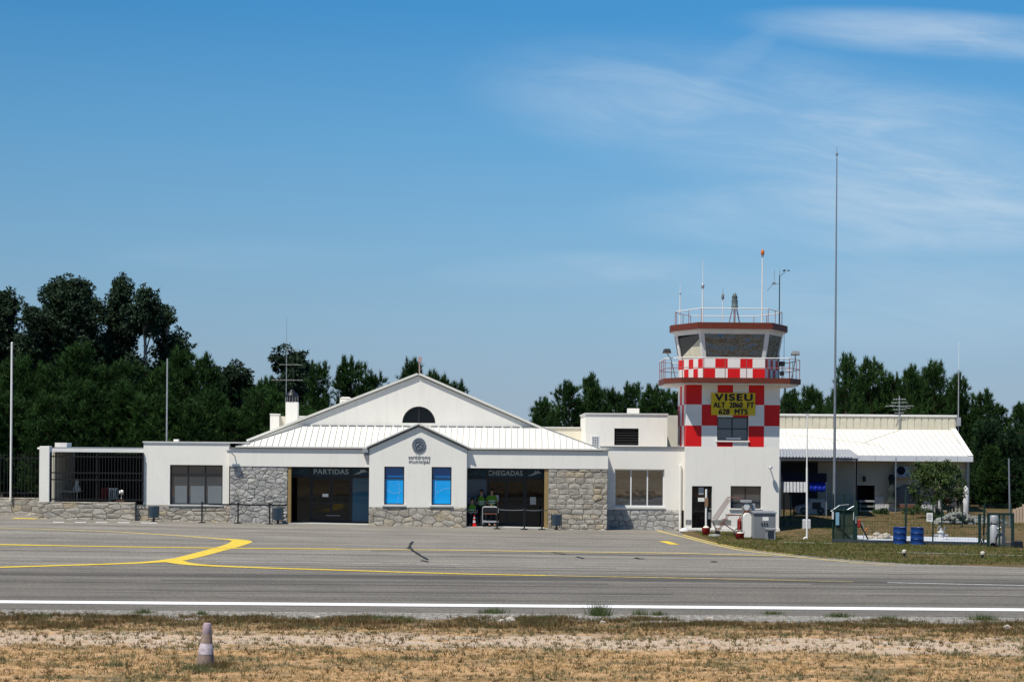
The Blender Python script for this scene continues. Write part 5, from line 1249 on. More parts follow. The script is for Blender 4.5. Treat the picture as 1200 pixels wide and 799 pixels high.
MB().box(WX(869, D), WX(881, D), D-.06, D+.46, WZ(588.5, 876, D), WZ(586, 876, D)).build('cap', 'lgrey', fpz)
cdz = WZ(593.5, 876, D); cdx = WX(875.3, D); dl = MB(); dl.prism_xz([(cdx+.14*math.cos(i*math.pi/8), cdz+.17*math.sin(i*math.pi/8)) for i in range(16)], D-.02, D-.002); dl.build('dial', 'whitedry', fpz)
MB().box(WX(871.5, D), WX(879, D), D-.015, D-.002, WZ(601, 876, D), WZ(598, 876, D)).build('meter_plate', 'rust', fpz)
MB().box(WX(881.5, D), WX(885.5, D), D+.1, D+.3, q.z, WZ(590, 883, D)).build('side_pipe_box', 'lgrey', fpz)
gc = thing('grey_cabinet', 'large grey steel fuel cabinet standing on short legs beside the tower corner', 'cabinet', at(897, 84.6, .03)); q = gc.location; D = 84.6
x0, x1 = WX(884, D), WX(909.4, D); z0, z1 = WZ(631, 897, D), WZ(601.6, 897, D)
MB().box(x0, x1, D, D+.8, z0, z1).build('casing', 'grey', gc, bevel=.012)
MB().add([(x0-.04, D-.05, z1+.002), (x1+.04, D-.05, z1+.002), (x1+.04, D+.85, z1+.05), (x0-.04, D+.85, z1+.05), (x0-.04, D-.05, z1+.05), (x1+.04, D-.05, z1+.05), (x1+.04, D+.85, z1+.1), (x0-.04, D+.85, z1+.1)], [(0, 3, 2, 1), (4, 5, 6, 7), (0, 1, 5, 4), (1, 2, 6, 5), (2, 3, 7, 6), (3, 0, 4, 7)]).build('lid', 'galv', gc)
MB().box(WX(894, D), WX(901, D), D-.012, D-.002, WZ(610, 897, D), WZ(605.5, 897, D)).build('notice', 'white', gc)
hd = MB()
for k in range(3): hd.tube((WX(892.5+k*3, D), D-.03, WZ(613.5, 897, D)), (WX(893.5+k*3, D), D-.03, WZ(612.3, 897, D)), .03)
hd.build('handle', 'black', gc)
for px in (886.5, 907): MB().box(WX(px, D)-.04, WX(px, D)+.04, D+.05, D+.15, q.z, z0).build('leg', 'galv', gc)
MB().box(x0+.1, x1-.1, D+.3, D+.7, q.z, z0-.002).build('plinth', 'black', gc)
sto = thing('side_table', 'small grey metal table in front of the large grey cabinet', 'table', at(903.5, 84.0, .03)); q = sto.location; D = 84.0
MB().box(WX(897.5, D), WX(909.5, D), D-.25, D+.25, WZ(620, 903, D), WZ(618.6, 903, D)).build('tabletop', 'lgrey', sto)
for px in (899, 908):
    for dy in (-.2, .2): MB().tube((WX(px, D), D+dy, q.z), (WX(px, D), D+dy, WZ(620, 903, D)), .02).build('leg', 'lgrey', sto)
MB().box(WX(900.5, D), WX(906.5, D), D-.1, D+.1, q.z, WZ(621.5, 903, D)).build('pedestal', 'flash', sto)

# ------------------------------------------------------------------ hall at the right
YHL = 106.0
hall = thing('service_hall', 'long low cream hall with white sheet roof at the right', 'hall', (WX(1030, YHL), YHL, 0))
hx0_, hx1_ = WX(905, YHL), WX(1136, YHL); zeh = WZ(539, 1050, YHL); zgh = gz(18, YHL)-.3
do_ = (WX(1004.5, YHL), WX(1025.5, YHL), zgh, WZ(568.5, 1015, YHL)); win = (WX(1049, YHL), WX(1078, YHL), WZ(591, 1064, YHL), WZ(571, 1064, YHL))
hw_ = MB(); wall(hw_, hx0_, hx1_, zgh, zeh, YHL, YHL+.25, [do_, win]); hw_.box(hx1_-.25, hx1_, YHL+.25, YHL+12, zgh, zeh); hw_.box(hx0_, hx0_+.25, YHL+.25, YHL+12, zgh, zeh); hw_.box(hx0_, hx1_, YHL+12, YHL+12.2, zgh, zeh)
hw_.build('wall', mat('hall_plaster', (.50, .45, .35), .85, var=.1, scale=1.5), hall)
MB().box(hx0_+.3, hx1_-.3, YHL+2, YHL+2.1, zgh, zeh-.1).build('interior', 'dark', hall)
# roof: slope up to a raised cream band
YHF = 105.1; YHR = 110.6; zEf = WZ(534.2, 1050, YHF); zRr = WZ(502.6, 1010, YHR)
exL, exR = WX(905, YHF), WX(1140, YHF); rxR = WX(1119.5, YHR)
rf = MB(); rf.add([(exL, YHF, zEf), (exR, YHF, zEf), (rxR, YHR, zRr), (WX(905, YHR), YHR, zRr), (exL, YHF, zEf-.05), (exR, YHF, zEf-.05), (rxR, YHR, zRr-.05), (WX(905, YHR), YHR, zRr-.05)], [(0, 1, 2, 3), (7, 6, 5, 4), (1, 5, 6, 2), (0, 4, 5, 1)])
hr_ = rf.build('roof', 'roofw', hall)
rs = MB(); n = 34
for k in range(n):
    x = exL+(exR-exL)*(k+.5)/n
    t = 1.0 if x < rxR else max(.1, 1-(x-rxR)/(exR-rxR)); 
    rs.add([(x-.02, YHF, zEf+.004), (x+.02, YHF, zEf+.004), (x+.02, YHF+(YHR-YHF)*t, zEf+(zRr-zEf)*t+.004), (x-.02, YHF+(YHR-YHF)*t, zEf+(zRr-zEf)*t+.004), (x, YHF, zEf+.04), (x, YHF+(YHR-YHF)*t, zEf+(zRr-zEf)*t+.04)], [(0, 4, 5, 3), (4, 1, 2, 5)])
rs.build('roof_rib', mat('roof_rib_sheet', (.50, .49, .45), .5, var=.05), hr_)
fb = MB(); xx = exL
while xx < exR-.01: q = min(xx+1.15, exR); fb.box(xx+.01, q-.01, YHF-.05, YHF-.005, WZ(540.2, 1050, YHF), zEf+.03); xx = q
fb.build('gutter_board', mat('pale_gutter', (.70, .72, .74), .5, var=.08), hr_)
rk = MB(); rk.add([(exR, YHF-.05, zEf+.06), (exR+.03, YHF-.05, zEf-.28), (rxR+.03, YHR, zRr-.28), (rxR, YHR, zRr+.08), (exR-.3, YHF-.05, zEf+.06), (rxR-.3, YHR, zRr+.08)], [(0, 1, 2, 3), (0, 3, 5, 4)]); rk.build('verge_board', 'white', hr_)
zbt = WZ(487.6, 1010, YHR)
bd = MB(); x = WX(905, YHR)
while x < rxR-.02: q = min(x+.40, rxR); bd.box(x, q-.07, YHR-.05, YHR, zRr, zbt); bd.box(q-.07, q, YHR-.02, YHR, zRr, zbt); x = q
bd.build('ribbed_parapet', mat('cream_ribbed_sheet', (.66, .61, .47), .7, var=.08), hall)
MB().box(WX(905, YHR), rxR+.06, YHR-.1, YHR+.3, zbt, zbt+.11).build('parapet_cap', 'white', hall)
MB().box(WX(905, YHR), rxR, YHR+.01, YHR+.25, zRr-1, zbt).build('parapet_back', 'cream', hall)
MB().box(WX(905, YHR), rxR+.05, YHR+.25, YHL+12, zRr-.1, zRr).build('rear_roof', 'roofw', hall)
cb_ = MB(); SP = lambda px, py: (lambda t: (WX(px, YHF+(YHR-YHF)*t, py), YHF+(YHR-YHF)*t, zEf+(zRr-zEf)*t+.035))((534.2-py)/(534.2-502.6))
cb_.path([SP(1053, 503), SP(1052, 505), SP(1040, 509), (SP(1024, 515)), SP(1012, 520), SP(1030, 523), SP(1036, 527)], .014)
cb_.path([SP(925, 511), SP(975, 516), SP(1014, 520)], .012); cb_.path([SP(922, 503), SP(921, 515), SP(925, 526)], .012); cb_.build('roof_cable', 'cream', hall)
MB().box(WX(1030, YHL)+1.6, WX(1030, YHL)+2.2, YHL-.03, YHL-.002, .9, 1.0).build('wall_strip', 'white', hall)
for a, b, c, d in ((1025.5, 1036, 582, 612), (1036, 1049, 590, 612), (1079, 1098, 584, 606)):
    MB().box(WX(a, YHL)+.01, WX(b, YHL)-.01, YHL-.06, YHL-.004, zgh, WZ(c, a, YHL)).build('sunlit_base_panel', 'whitedry', hall)  # paler panels put the sunlit foot of the wall into the colour
MB().box(WX(1048, YHL), WX(1079, YHL), YHL-.1, YHL-.062, WZ(594, 1064, YHL), WZ(591, 1064, YHL)).build('window_sill', 'rust', hall)
window(win[0], win[1], win[2], win[3], YHL+.1, hall, (.5,), (), pane='gdark')
ar = MB(); c0 = (WX(1064, YHL), WZ(578, 1064, YHL)); ar.prism_xz([(c0[0]-.7, WZ(592, 1064, YHL))]+[(c0[0]-.7*math.cos(t), c0[1]+.5*math.sin(t)) for t in np.linspace(0, math.pi, 12)]+[(c0[0]+.7, WZ(592, 1064, YHL))], YHL-.07, YHL-.05); ar.build('arched_shutter', mat('grey_shutter', (.13, .14, .15), .7), hall)
MB().tube((WX(1135, YHL)-.1, YHL-.1, zgh), (WX(1135, YHL)-.1, YHL-.1, zeh), .06).build('downspout', 'lgrey', hall)
MB().lathe((WX(1012.5, YHL), YHL-.1, WZ(561, 1012, YHL)), [(.03, -.15), (.09, -.1), (.09, .1), (.04, .16)], 10).build('wall_lamp', 'black', hall, smooth=True)
wp = MB(); p = (WX(1132, 104.6), 104.6); zwp = gz(*p)
wp.lathe((p[0], p[1], zwp-.1), [(.16, 0), (.17, 1.4), (.12, 1.55), (.02, 1.68)], 12); tag(wp.build('white_post', 'whitedry', smooth=True), 'thick white post with pointed top at the right corner of the hall', 'post')
wp = MB(); wp.box(WX(1099, 104), WX(1102, 104), 104, 104.14, gz(22, 104), WZ(584, 1100, 104)); tag(wp.build('white_post', 'whitedry'), 'short narrow white post behind the small leafy tree', 'post')
hac = thing('air_conditioner', 'white air conditioner with dark fan on the hall wall above the shutter', 'air conditioner', (WX(1055, YHL), YHL-.3, WZ(557, 1055, YHL)))
MB().box(WX(1046, YHL), WX(1066, YHL), YHL-.4, YHL-.06, WZ(558, 1055, YHL), WZ(546, 1055, YHL)).build('casing', 'lgrey', hac, bevel=.02)
f_ = MB(); fc = (WX(1054, YHL), WZ(551, 1055, YHL)); f_.prism_xz([(fc[0]+.24*math.cos(t), fc[1]+.24*math.sin(t)) for t in np.linspace(0, 2*math.pi, 17)[:-1]], YHL-.42, YHL-.405); f_.build('fan', 'navy', hac)
MB().box(WX(1044, YHL), WX(1068, YHL), YHL-.45, YHL-.05, WZ(559.4, 1055, YHL), WZ(558.1, 1055, YHL)).build('shelf', 'lgrey', hac)
hc = MB(); pr_ = []
for k in range(9):
    z = WZ(556+k*4, 1044, YHL); pr_.append((.14+.05*math.sin(k*1.7)+.012*k, z))
zb_k = pr_[-1][1]
hc.lathe((WX(1043.5, YHL), YHL-.35, zb_k), [(r, z-zb_k) for r, z in reversed(pr_)], 10); tag(hc.build('hanging_cloth', mat('dark_green_cloth', (.03, .045, .04), .9, var=.3), smooth=True), 'dark green furled cloth hanging below the hall air conditioner', 'cloth')
pole('thin_pole', 'thin grey pole standing before the hall beside the hanging cloth', 1049.7, 536, 606, 104.2, .035, .03, 'galv')
hb_ = thing('pallet_stack', 'grey boards stacked on legs in the dark hall doorway', 'stack', (WX(1015, 105.8), 105.6, gz(18, 105.6)))
for k, py in enumerate((586, 592, 598)): MB().box(WX(1006, 105.6), WX(1024, 105.6), 105.2, 105.9, WZ(py+1.8, 1015, 105.6), WZ(py, 1015, 105.6)).build('board', 'lgrey' if k != 1 else 'rockg', hb_)
for px in (1006.5, 1022.5): MB().box(WX(px, 105.6), WX(px, 105.6)+.06, 105.25, 105.31, gz(18, 105.6), WZ(587.8, 1015, 105.6)).build('leg', 'grey', hb_)
# corrugated canopy
cp_ = thing('lean_to_canopy', 'grey corrugated lean-to roof beside the tower', 'canopy', (WX(960, 101), 101, 0))
YCa, YCb = 100.5, 104.9; za, zb3 = WZ(535.5, 960, YCa), WZ(526, 960, YCb); xa0, xa1 = WX(909, YCa), WX(1008, YCa); xb1 = WX(996, YCb)
mbc = MB(); n = 130
for k in range(n+1):
    t = k/n; wv = .03*math.sin(t*2*math.pi*26)
    mbc.v.append((xa0+(xa1-xa0)*t, YCa, za+wv)); mbc.v.append((WX(909, YCb)+(xb1-WX(909, YCb))*t, YCb, zb3+wv))
mbc.f = [(2*k, 2*k+2, 2*k+3, 2*k+1) for k in range(n)]; mbc.mi = [0]*n
mbc.build('corrugated_sheet', mat('grey_corrugated', (.34, .35, .36), .6, var=.12, scale=3), cp_)
MB().box(xa0, xa1-.1, YCa+.05, YCa+.13, za-.16, za-.05).build('beam', 'flash', cp_)
for px in (914, 1003.5, 1003.6): MB().box(WX(px, YCa)-.04, WX(px, YCa)+.04, YCa+.05, YCa+.13, gz(14, YCa)-.1, za-.161).build('post', 'galv', cp_)
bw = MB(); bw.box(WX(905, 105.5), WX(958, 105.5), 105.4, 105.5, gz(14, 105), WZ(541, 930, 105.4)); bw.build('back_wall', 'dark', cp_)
ta = MB(); n = 24
for k in range(n+1):
    t = k/n; x = WX(949, 101.0)+(WX(967.6, 101.0)-WX(949, 101.0))*t
    for j, (py, dy) in enumerate(((555, 1.0), (563, .4), (568, .1), (576, 0))): ta.v.append((x, 101.0+dy+.02*math.sin(t*22+j), WZ(py, 958, 101.0)+.02*math.sin(t*15)))
ta.f = [(4*k+j, 4*k+4+j, 4*k+5+j, 4*k+1+j) for k in range(n) for j in range(3)]; ta.mi = [0]*len(ta.f)
o_ = ta.build('blue_tarpaulin', 'tarp', smooth=True); so = o_.modifiers.new('t', 'SOLIDIFY'); so.thickness = .01; tag(o_, 'bright blue tarpaulin draped under the corrugated canopy', 'tarpaulin')
cs = MB(); n = 60
for k in range(n+1):
    t = k/n; x = WX(917.5, 100.8)+(WX(945, 100.8)-WX(917.5, 100.8))*t; wv = .04*math.sin(t*2*math.pi*7)
    for j, (py, dy) in enumerate(((564.5, .0), (576.5, -.05))): cs.v.append((x, 100.8+wv+dy, WZ(py, 930, 100.8)))
cs.f = [(2*k, 2*k+2, 2*k+3, 2*k+1) for k in range(n)]; cs.mi = [0]*n
o_ = cs.build('corrugated_screen', 'whitedry'); so = o_.modifiers.new('t', 'SOLIDIFY'); so.thickness = .01; tag(o_, 'white corrugated sheet hanging under the canopy next to the tower', 'sheet')
MB_ = MB(); MB_.box(WX(917.5, 100.9), WX(968, 100.9), 100.86, 100.94, WZ(555, 940, 100.9), WZ(554, 940, 100.9))
rl_ = thing('hanging_rail', 'dark rail and posts carrying the blue tarpaulin and white sheet', 'rail', (WX(940, 101.1), 101.1, 0)); MB().box(WX(915, 101.1), WX(969, 101.1), 101.1, 101.18, WZ(564.4, 940, 101.1), WZ(555, 940, 101.1)+.04).build('panel', 'navy', rl_)
for px in (915, 969): MB().box(WX(px, 101.1)-.03, WX(px, 101.1)+.03, 101.185, 101.24, gz(14, 101.1), WZ(554, 940, 101.1)).build('post', 'galv', rl_)
# small white vehicle under the canopy
vn = thing('parked_van', 'small old white van with dark rear window parked in the shade of the canopy', 'van', at(950, 103)); q = vn.location; D = 103
vz0 = q.z; ZX = lambda px, py: (WX(px, D), WZ(py, px, D))
MB().prism_xz([ZX(933.5, 605), ZX(933.5, 596), ZX(936, 592.5), ZX(945, 591), ZX(948, 584), ZX(964, 584), ZX(966, 590), ZX(966.5, 605)], D-.6, D+.8).build('body', 'lgrey', vn, bevel=.03)
MB().prism_xz([ZX(950, 596), ZX(950, 588), ZX(960, 588), ZX(960, 596)], D-.615, D-.603).build('window', 'black', vn)
for px in (940, 960): 
    wv = MB().tube((WX(px, D), D-.63, vz0+.2), (WX(px, D), D-.45, vz0+.2), .2, n=18).build('wheel', 'black', vn)
    MB().tube((WX(px, D), D-.645, vz0+.2), (WX(px, D), D-.632, vz0+.2), .08, n=14).build('rim', 'grey', wv)
# hall aerials
x = WX(1052.5, YHR); 
ya = thing('television_antenna', 'grey television antenna with many short bars on the hall roof', 'antenna', (x, YHR+.1, zRr))
MB().tube((x, YHR-.15, zRr), (x, YHR-.15, WZ(464, 1052, YHR)), .03).build('mast', 'lgrey', ya)
b = MB()
for py, l in ((468, .35), (472, .45), (476, .8), (480, .35), (484, .25)):
    z = WZ(py, 1052, YHR); b.tube((x-l, YHR-.2, z), (x+l, YHR-.2, z+.03), .013)
    for k in range(5): b.tube((x-l+2*l*k/4, YHR-.2, z-.06), (x-l+2*l*k/4, YHR-.2, z+.06), .008)
b.tube((x-.6, YHR-.5, WZ(475, 1052, YHR)), (x+.7, YHR+.1, WZ(478, 1052, YHR)), .015); b.build('element', 'lgrey', ya)
hm = thing('roof_mast', 'white whip mast bracketed to the right end of the hall parapet', 'mast', (rxR+.15, YHR, zRr)); x = rxR+.15
MB().tube((x, YHR, zRr-.1), (x, YHR, WZ(433, 1121, YHR)), .035, .03).build('pole', 'lgrey', hm); MB().tube((x, YHR, WZ(433, 1121, YHR)), (x, YHR, WZ(400, 1121, YHR)), .016, .01).build('whip', 'white', hm)
MB().box(x-.12, x+.12, YHR-.12, YHR+.12, WZ(499, 1121, YHR), WZ(489, 1121, YHR)).build('bracket', 'lgrey', hm)

# poles in the yard
tp2 = pole('radio_mast', 'very tall slender grey radio mast in front of the hall', 979, 185, 612, 99.0, .085, .028, 'galv')
MB().tube((WX(980.7, 99, 180), 99, WZ(186, 980, 99)), (WX(980.7, 99, 180), 99, WZ(172, 980, 99)), .012).lathe((WX(980.7, 99, 180), 99, WZ(183, 980, 99)), [(.03, 0), (.06, .02), (.06, .14), (.02, .18)], 8).build('tip', 'grey', tp2)
wp_ = thing('white_mast', 'white jointed pole with a small concrete block standing in the yard', 'mast', at(945.5, 85.7)); q = wp_.location; D = 85.7
MB().tube((q.x, D, WZ(548, 945, D)), (q.x, D, WZ(485, 945, D)), .035, .03, 10).build('upper_pole', 'white', wp_, smooth=True)
MB().tube((q.x+.03, D, WZ(631, 945, D)), (q.x, D, WZ(548, 945, D)), .05, .045, 10).build('lower_pole', 'white', wp_, smooth=True)
MB().tube((q.x-.07, D, WZ(485.3, 945, D)), (q.x+.07, D, WZ(485.3, 945, D)), .03).build('pulley', 'lgrey', wp_)
MB().path([(q.x+.03, D, WZ(630, 945, D)), (q.x-.1, D-.02, WZ(630, 945, D)), (q.x-.12, D-.03, q.z)], .05, 8).build('elbow', 'white', wp_)
x_ = WX(946, 92.5); MB().box(x_-.18, x_+.18, 92.5, 92.9, gz(x_, 92.5), WZ(608.5, 946, 92.5)).build('footing', 'whitedry', wp_) if False else None
gb_ = Vector((WX(946, 93.5), 93.5, gz(WX(946, 93.5), 93.5))); cbk = MB(); cbk.box(gb_.x-.19, gb_.x+.19, gb_.y, gb_.y+.4, gb_.z, WZ(608.5, 946, gb_.y)); tag(cbk.build('concrete_block', 'whitedry', bevel=.02), 'square white concrete block behind the jointed white pole', 'block')
lp_ = thing('leaning_pole', 'slightly leaning grey pole at the right edge beyond the yard gate', 'pole', at(1184, 97)); MB().tube((WX(1184, 97), 97, gz(26, 97)), (WX(1182, 97), 97, WZ(537, 1182, 97)), .05, .04, 8).build('shaft', 'galv', lp_)

# ------------------------------------------------------------------ fenced yard
def wire_fence(label, pts, ztop_fn, posts_px, gstep=.12, pr_=.035, name='wire_fence'):
    a, b = pts[0], pts[-1]; L_ = (Vector(b)-Vector(a)).length
    t = thing(name, label, 'fence', ((a[0]+b[0])/2, (a[1]+b[1])/2, gz((a[0]+b[0])/2, (a[1]+b[1])/2)))
    ht = ztop_fn
    for u in posts_px:
        x, y = a[0]+(b[0]-a[0])*u, a[1]+(b[1]-a[1])*u; z = gz(x, y); MB().tube((x, y, z), (x, y, z+ht+.06), pr_, n=8).build('post', 'green', t)
    mm = MB(); n = int(L_/gstep)
    for k in range(n):
        for (s0, s1) in ((0, 1),):
            u = k/n; x, y = a[0]+(b[0]-a[0])*u, a[1]+(b[1]-a[1])*u; z = gz(x, y); mm.tube((x, y, z+.03), (x, y, z+ht), .0035, n=3)
    for k in range(int(ht/gstep)+1):
        z = .04+k*gstep; prev = None
        for j in range(int(L_)+2):
            u = min(1, j/(int(L_)+1)); x, y = a[0]+(b[0]-a[0])*u, a[1]+(b[1]-a[1])*u; p = (x, y, gz(x, y)+z)
            if prev: mm.tube(prev, p, .0035 if k % 4 else .006, n=3)
            prev = p
    mm.build('wire_mesh', 'green', t); return t
DF = 82.8
def XY(px, D): return (WX(px, D), D)
wire_fence('green wire mesh fence along the front of the yard behind the blue drums', [XY(1003, DF), XY(1158, DF)], 1.75, (.38, .585, .97))
wire_fence('green wire mesh fence beside the tower below the canopy', [XY(911, 95.5), XY(1000, 95.5)], 1.6, (0, .09, .18, .74, .88), .1)
wire_fence('green wire mesh fence at the back right of the yard', [XY(1104, 96), XY(1185, 96)], 1.25, (.0, .3, .62, 1), .08)
kb = MB(); xa_, xb_ = WX(976, DF), WX(1186, DF)
kb.add([(xa_, DF-.22, gz(xa_, DF)), (xb_, DF-.22, gz(xb_, DF)), (xb_, DF+.1, gz(xb_, DF)), (xa_, DF+.1, gz(xa_, DF)), (xa_, DF-.22, gz(xa_, DF)+.17), (xb_, DF-.22, gz(xb_, DF)+.17), (xb_, DF+.1, gz(xb_, DF)+.17), (xa_, DF+.1, gz(xa_, DF)+.17)], [(4, 5, 6, 7), (0, 1, 5, 4), (1, 2, 6, 5), (2, 3, 7, 6), (3, 0, 4, 7)])
tag(kb.build('kerb', mat('dark_kerb', (.05, .065, .08), .8, var=.2)), kind='structure')
strip('concrete_strip', GP((912, 636.2), (975, 637.4)), .5, 'concrete', .045); strip('concrete_strip', GP((1052, 648.5), (1120, 650), (1210, 652.5)), .35, 'concrete', .05)
# mesh gate
gt = thing('yard_gate', 'dark green mesh gate panel with a blue notice at the left of the yard', 'gate', at(990, DF)); D = DF; q = gt.location
x0, x1 = WX(976.3, D), WX(1001, D); z0, z1 = q.z+.18, WZ(597.5, 989, D)
g = MB(); 
for a, b in (((x0, z0), (x0, z1)), ((x1, z0), (x1, z1)), ((x0, z0), (x1, z0)), ((x0, z1), (x1, z1)), ((x0+.15, z1-.6), (x1-.1, z0)), (((x0+x1)/2, z0), ((x0+x1)/2, z1))): g.tube((a[0], D, a[1]), (b[0], D, b[1]), .028)
g.build('frame', 'green', gt)
gm = MB()
for k in range(30): x = x0+(x1-x0)*k/30; gm.box(x, x+.022, D+.03, D+.034, z0, z1)
for k in range(44): z = z0+(z1-z0)*k/44; gm.box(x0, x1, D+.035, D+.039, z, z+.018)
gm.build('mesh_infill', 'greenp', gt)
MB().box(WX(979.5, D), WX(983.5, D), D-.06, D-.035, WZ(615, 981, D), WZ(600, 981, D)).build('notice', mat('pale_blue_notice', (.25, .48, .62), .6, var=.25, scale=12), gt)
MB().box(WX(975, D), WX(977, D), D-.08, D-.03, WZ(608, 975, D), WZ(599, 975, D)).build('post_sleeve', 'whitedry', gt)
MB().box(WX(1000, D), WX(1002, D), D-.08, D-.03, WZ(609, 1001, D), WZ(600, 1001, D)).build('post_sleeve', 'whitedry', gt)
gb = MB(); gb.path([(WX(974, 84.3), 84.3, WZ(599, 974, 84.3)), (WX(984, 84.3), 84.3, WZ(592, 984, 84.3)), (WX(995, 84.3), 84.3, WZ(591, 995, 84.3))], .02); gb.path([(WX(991, 83.4), 83.4, WZ(598.5, 991, 83.4)), (WX(1001.5, 83.4), 83.4, WZ(592.5, 1001, 83.4))], .025); gb.build('top_brace', 'galv', gt)
gp = thing('gate_post', 'thick dark green post on the right side of the yard gate', 'post', at(1003, DF-.1)); q = gp.location; MB().box(q.x-.07, q.x+.07, q.y-.07, q.y+.07, q.z, WZ(587, 1003, DF)).build('shaft', 'green', gp)
MB().box(q.x-.02, q.x+.02, q.y-.1, q.y-.072, q.z+.9, q.z+1.2).build('latch', 'lgrey', gp)
tl = MB(); tx_ = WX(1061.8, 84.6); tl.tube((tx_, 84.6, gz(tx_, 84.6)), (tx_, 84.6, WZ(573, 1062, 84.6)), .05, .05); tag(tl.build('tall_post', 'green'), 'tall dark post rising behind the left blue drum', 'post')
# drums
dm_ = thing('oil_drum', '', 'drum', (0, 0, 0), 'blue drums by the yard fence')
MB().lathe((0, 0, 0), [(.285, 0), (.295, .02), (.285, .04), (.285, .26), (.297, .28), (.285, .3), (.285, .55), (.297, .57), (.285, .59), (.285, .8), (.297, .83), (.28, .84), (.27, .82), (.01, .82)], 28).build('barrel', 'drum', dm_, smooth=True)
MB().lathe((.15, -.05, .82), [(.04, 0), (.04, .025), (.01, .03)], 10).build('bung', 'lgrey', dm_)
for i, (px, lab) in enumerate(((1054.8, 'blue steel drum on the left of the pair by the yard fence'), (1075.3, 'dark blue steel drum on the right of the pair by the yard fence'))):
    o = dm_ if i == 0 else copy_tree(dm_); p = at(px, 82.1, .035); o.location = p; o['label'] = lab; o.scale = (1.0, 1.0, .9); o.rotation_euler.z = i*1.3
# white slab with valves
sl_ = MB(); D0 = 84.; xa_, xb_ = WX(1010, D0), WX(1164, D0)
za_, zb_2 = gz(xa_, 84), gz(xb_, 84)
sl_.add([(xa_, 83.3, za_), (xb_, 83.3, zb_2), (xb_, 87.2, zb_2+.02), (xa_, 87.2, za_+.02), (xa_, 83.3, za_+.16), (xb_, 83.3, zb_2+.16), (xb_, 87.2, zb_2+.18), (xa_, 87.2, za_+.18)], [(4, 5, 6, 7), (0, 1, 5, 4), (1, 2, 6, 5), (2, 3, 7, 6), (3, 0, 4, 7)])
tag(sl_.build('concrete_slab', mat('pale_blue_grey_slab', (.50, .53, .56), .8, var=.15, scale=2)), 'pale concrete slab over the buried fuel tank inside the fence', 'slab')
vv = thing('tank_valve', 'white pipe fittings and valves standing on the pale slab', 'valve', (WX(1103, 85), 85, gz(20.5, 85)+.17)); q = vv.location
MB().lathe(tuple(q), [(.3, 0), (.3, .05), (.12, .08), (.12, .3), (.16, .32), (.16, .38), (.06, .4), (.06, .52)], 14).build('body', 'whitedry', vv, smooth=True)
MB().tube((q.x-.3, q.y, q.z+.2), (q.x+.32, q.y, q.z+.2), .05).build('pipe', 'lgrey', vv); MB().tube((q.x-.14, q.y-.02, q.z+.48), (q.x-.02, q.y-.02, q.z+.62), .05).tube((q.x+.14, q.y-.02, q.z+.42), (q.x+.2, q.y-.02, q.z+.58), .05).build('cap', 'flash', vv)
sgn = thing('fence_notice', 'small white notice hung on the front yard fence', 'notice', (WX(1089.3, DF), DF-.05, WZ(611, 1089, DF))); MB().box(WX(1085.8, DF), WX(1093, DF), DF-.06, DF-.045, WZ(610.8, 1089, DF), WZ(600.6, 1089, DF)).build('board', 'white', sgn)
t_l = MB()
for k, l in enumerate((.16, .2, .12)): z = WZ(603.5+k*2.2, 1089, DF); t_l.box(WX(1089.4, DF)-l/2, WX(1089.4, DF)+l/2, DF-.066, DF-.062, z-.012, z+.012)
t_l.build('print', 'grey', sgn)
# red hose crank and debris
hkr = thing('hose_stand', 'red and black pump handle leaning by the gate post', 'pump', at(1010, 83.6)); q = hkr.location; D = 83.6
MB().tube((WX(1007, D), D, WZ(611, 1007, D)), (WX(1019, D), D, WZ(634, 1019, D)), .035).build('lever', 'black', hkr); MB().box(WX(1002.5, D), WX(1008.5, D), D-.1, D+.1, WZ(618, 1005, D), WZ(609, 1005, D)).build('pump_head', 'redcloth', hkr, bevel=.03)
MB().path([(WX(1009, D), D, WZ(612, 1009, D)), (WX(1012, D), D, WZ(614, 1012, D)), (WX(1013, D), D, WZ(623, 1012, D)), (WX(1012, D), D, q.z)], .022).build('hose', 'lgrey', hkr)
MB().tube((WX(1014, D), D-.05, WZ(622, 1014, D)), (WX(1017, D), D-.05, WZ(618, 1014, D)), .03).build('nozzle', 'orange', hkr)
def rock_mesh(seed, s):
    rr_ = random.Random(seed); bm = bmesh.new(); bmesh.ops.create_icosphere(bm, subdivisions=2, radius=1)
    for v in bm.verts: v.co = v.co*(1+.45*noise.noise(v.co*1.3+Vector((seed, 0, 0)))); v.co.x *= s[0]; v.co.y *= s[1]; v.co.z *= s[2]
    me = bpy.data.meshes.new('rock'); bm.to_mesh(me); bm.free(); return me
def rocks(label, px, D, n, w_, h_, m, seed):
    rr_ = random.Random(seed); p = at(px, D, .03); mb = MB()
    for k in range(n):
        me = rock_mesh(seed*50+k, (1, 1, .8)); s = rr_.uniform(.06, .2); u = rr_.uniform(-1, 1); z = (1-abs(u))*h_*rr_.uniform(0, 1)
        o = Vector((p[0]+u*w_, D+rr_.uniform(-.4, .4), gz(p[0]+u*w_, D)+z+.03))
        mb.add([o+v.co*s for v in me.vertices], [tuple(f.vertices) for f in me.polygons]); bpy.data.meshes.remove(me)
    return tag(mb.build('rubble_heap', m), label, 'rubble', kind='stuff')
rocks('heap of grey-green rubble before the hall corner', 1122, 98, 150, 1.25, .75, 'rockg', 3)
rocks('low heap of pale rubble inside the fence by the pump handle', 1032, 84.8, 60, .7, .42, 'rock', 5)
rocks('low rubble at the back of the yard', 1150, 98.5, 60, 1.3, .4, 'rockg', 8)
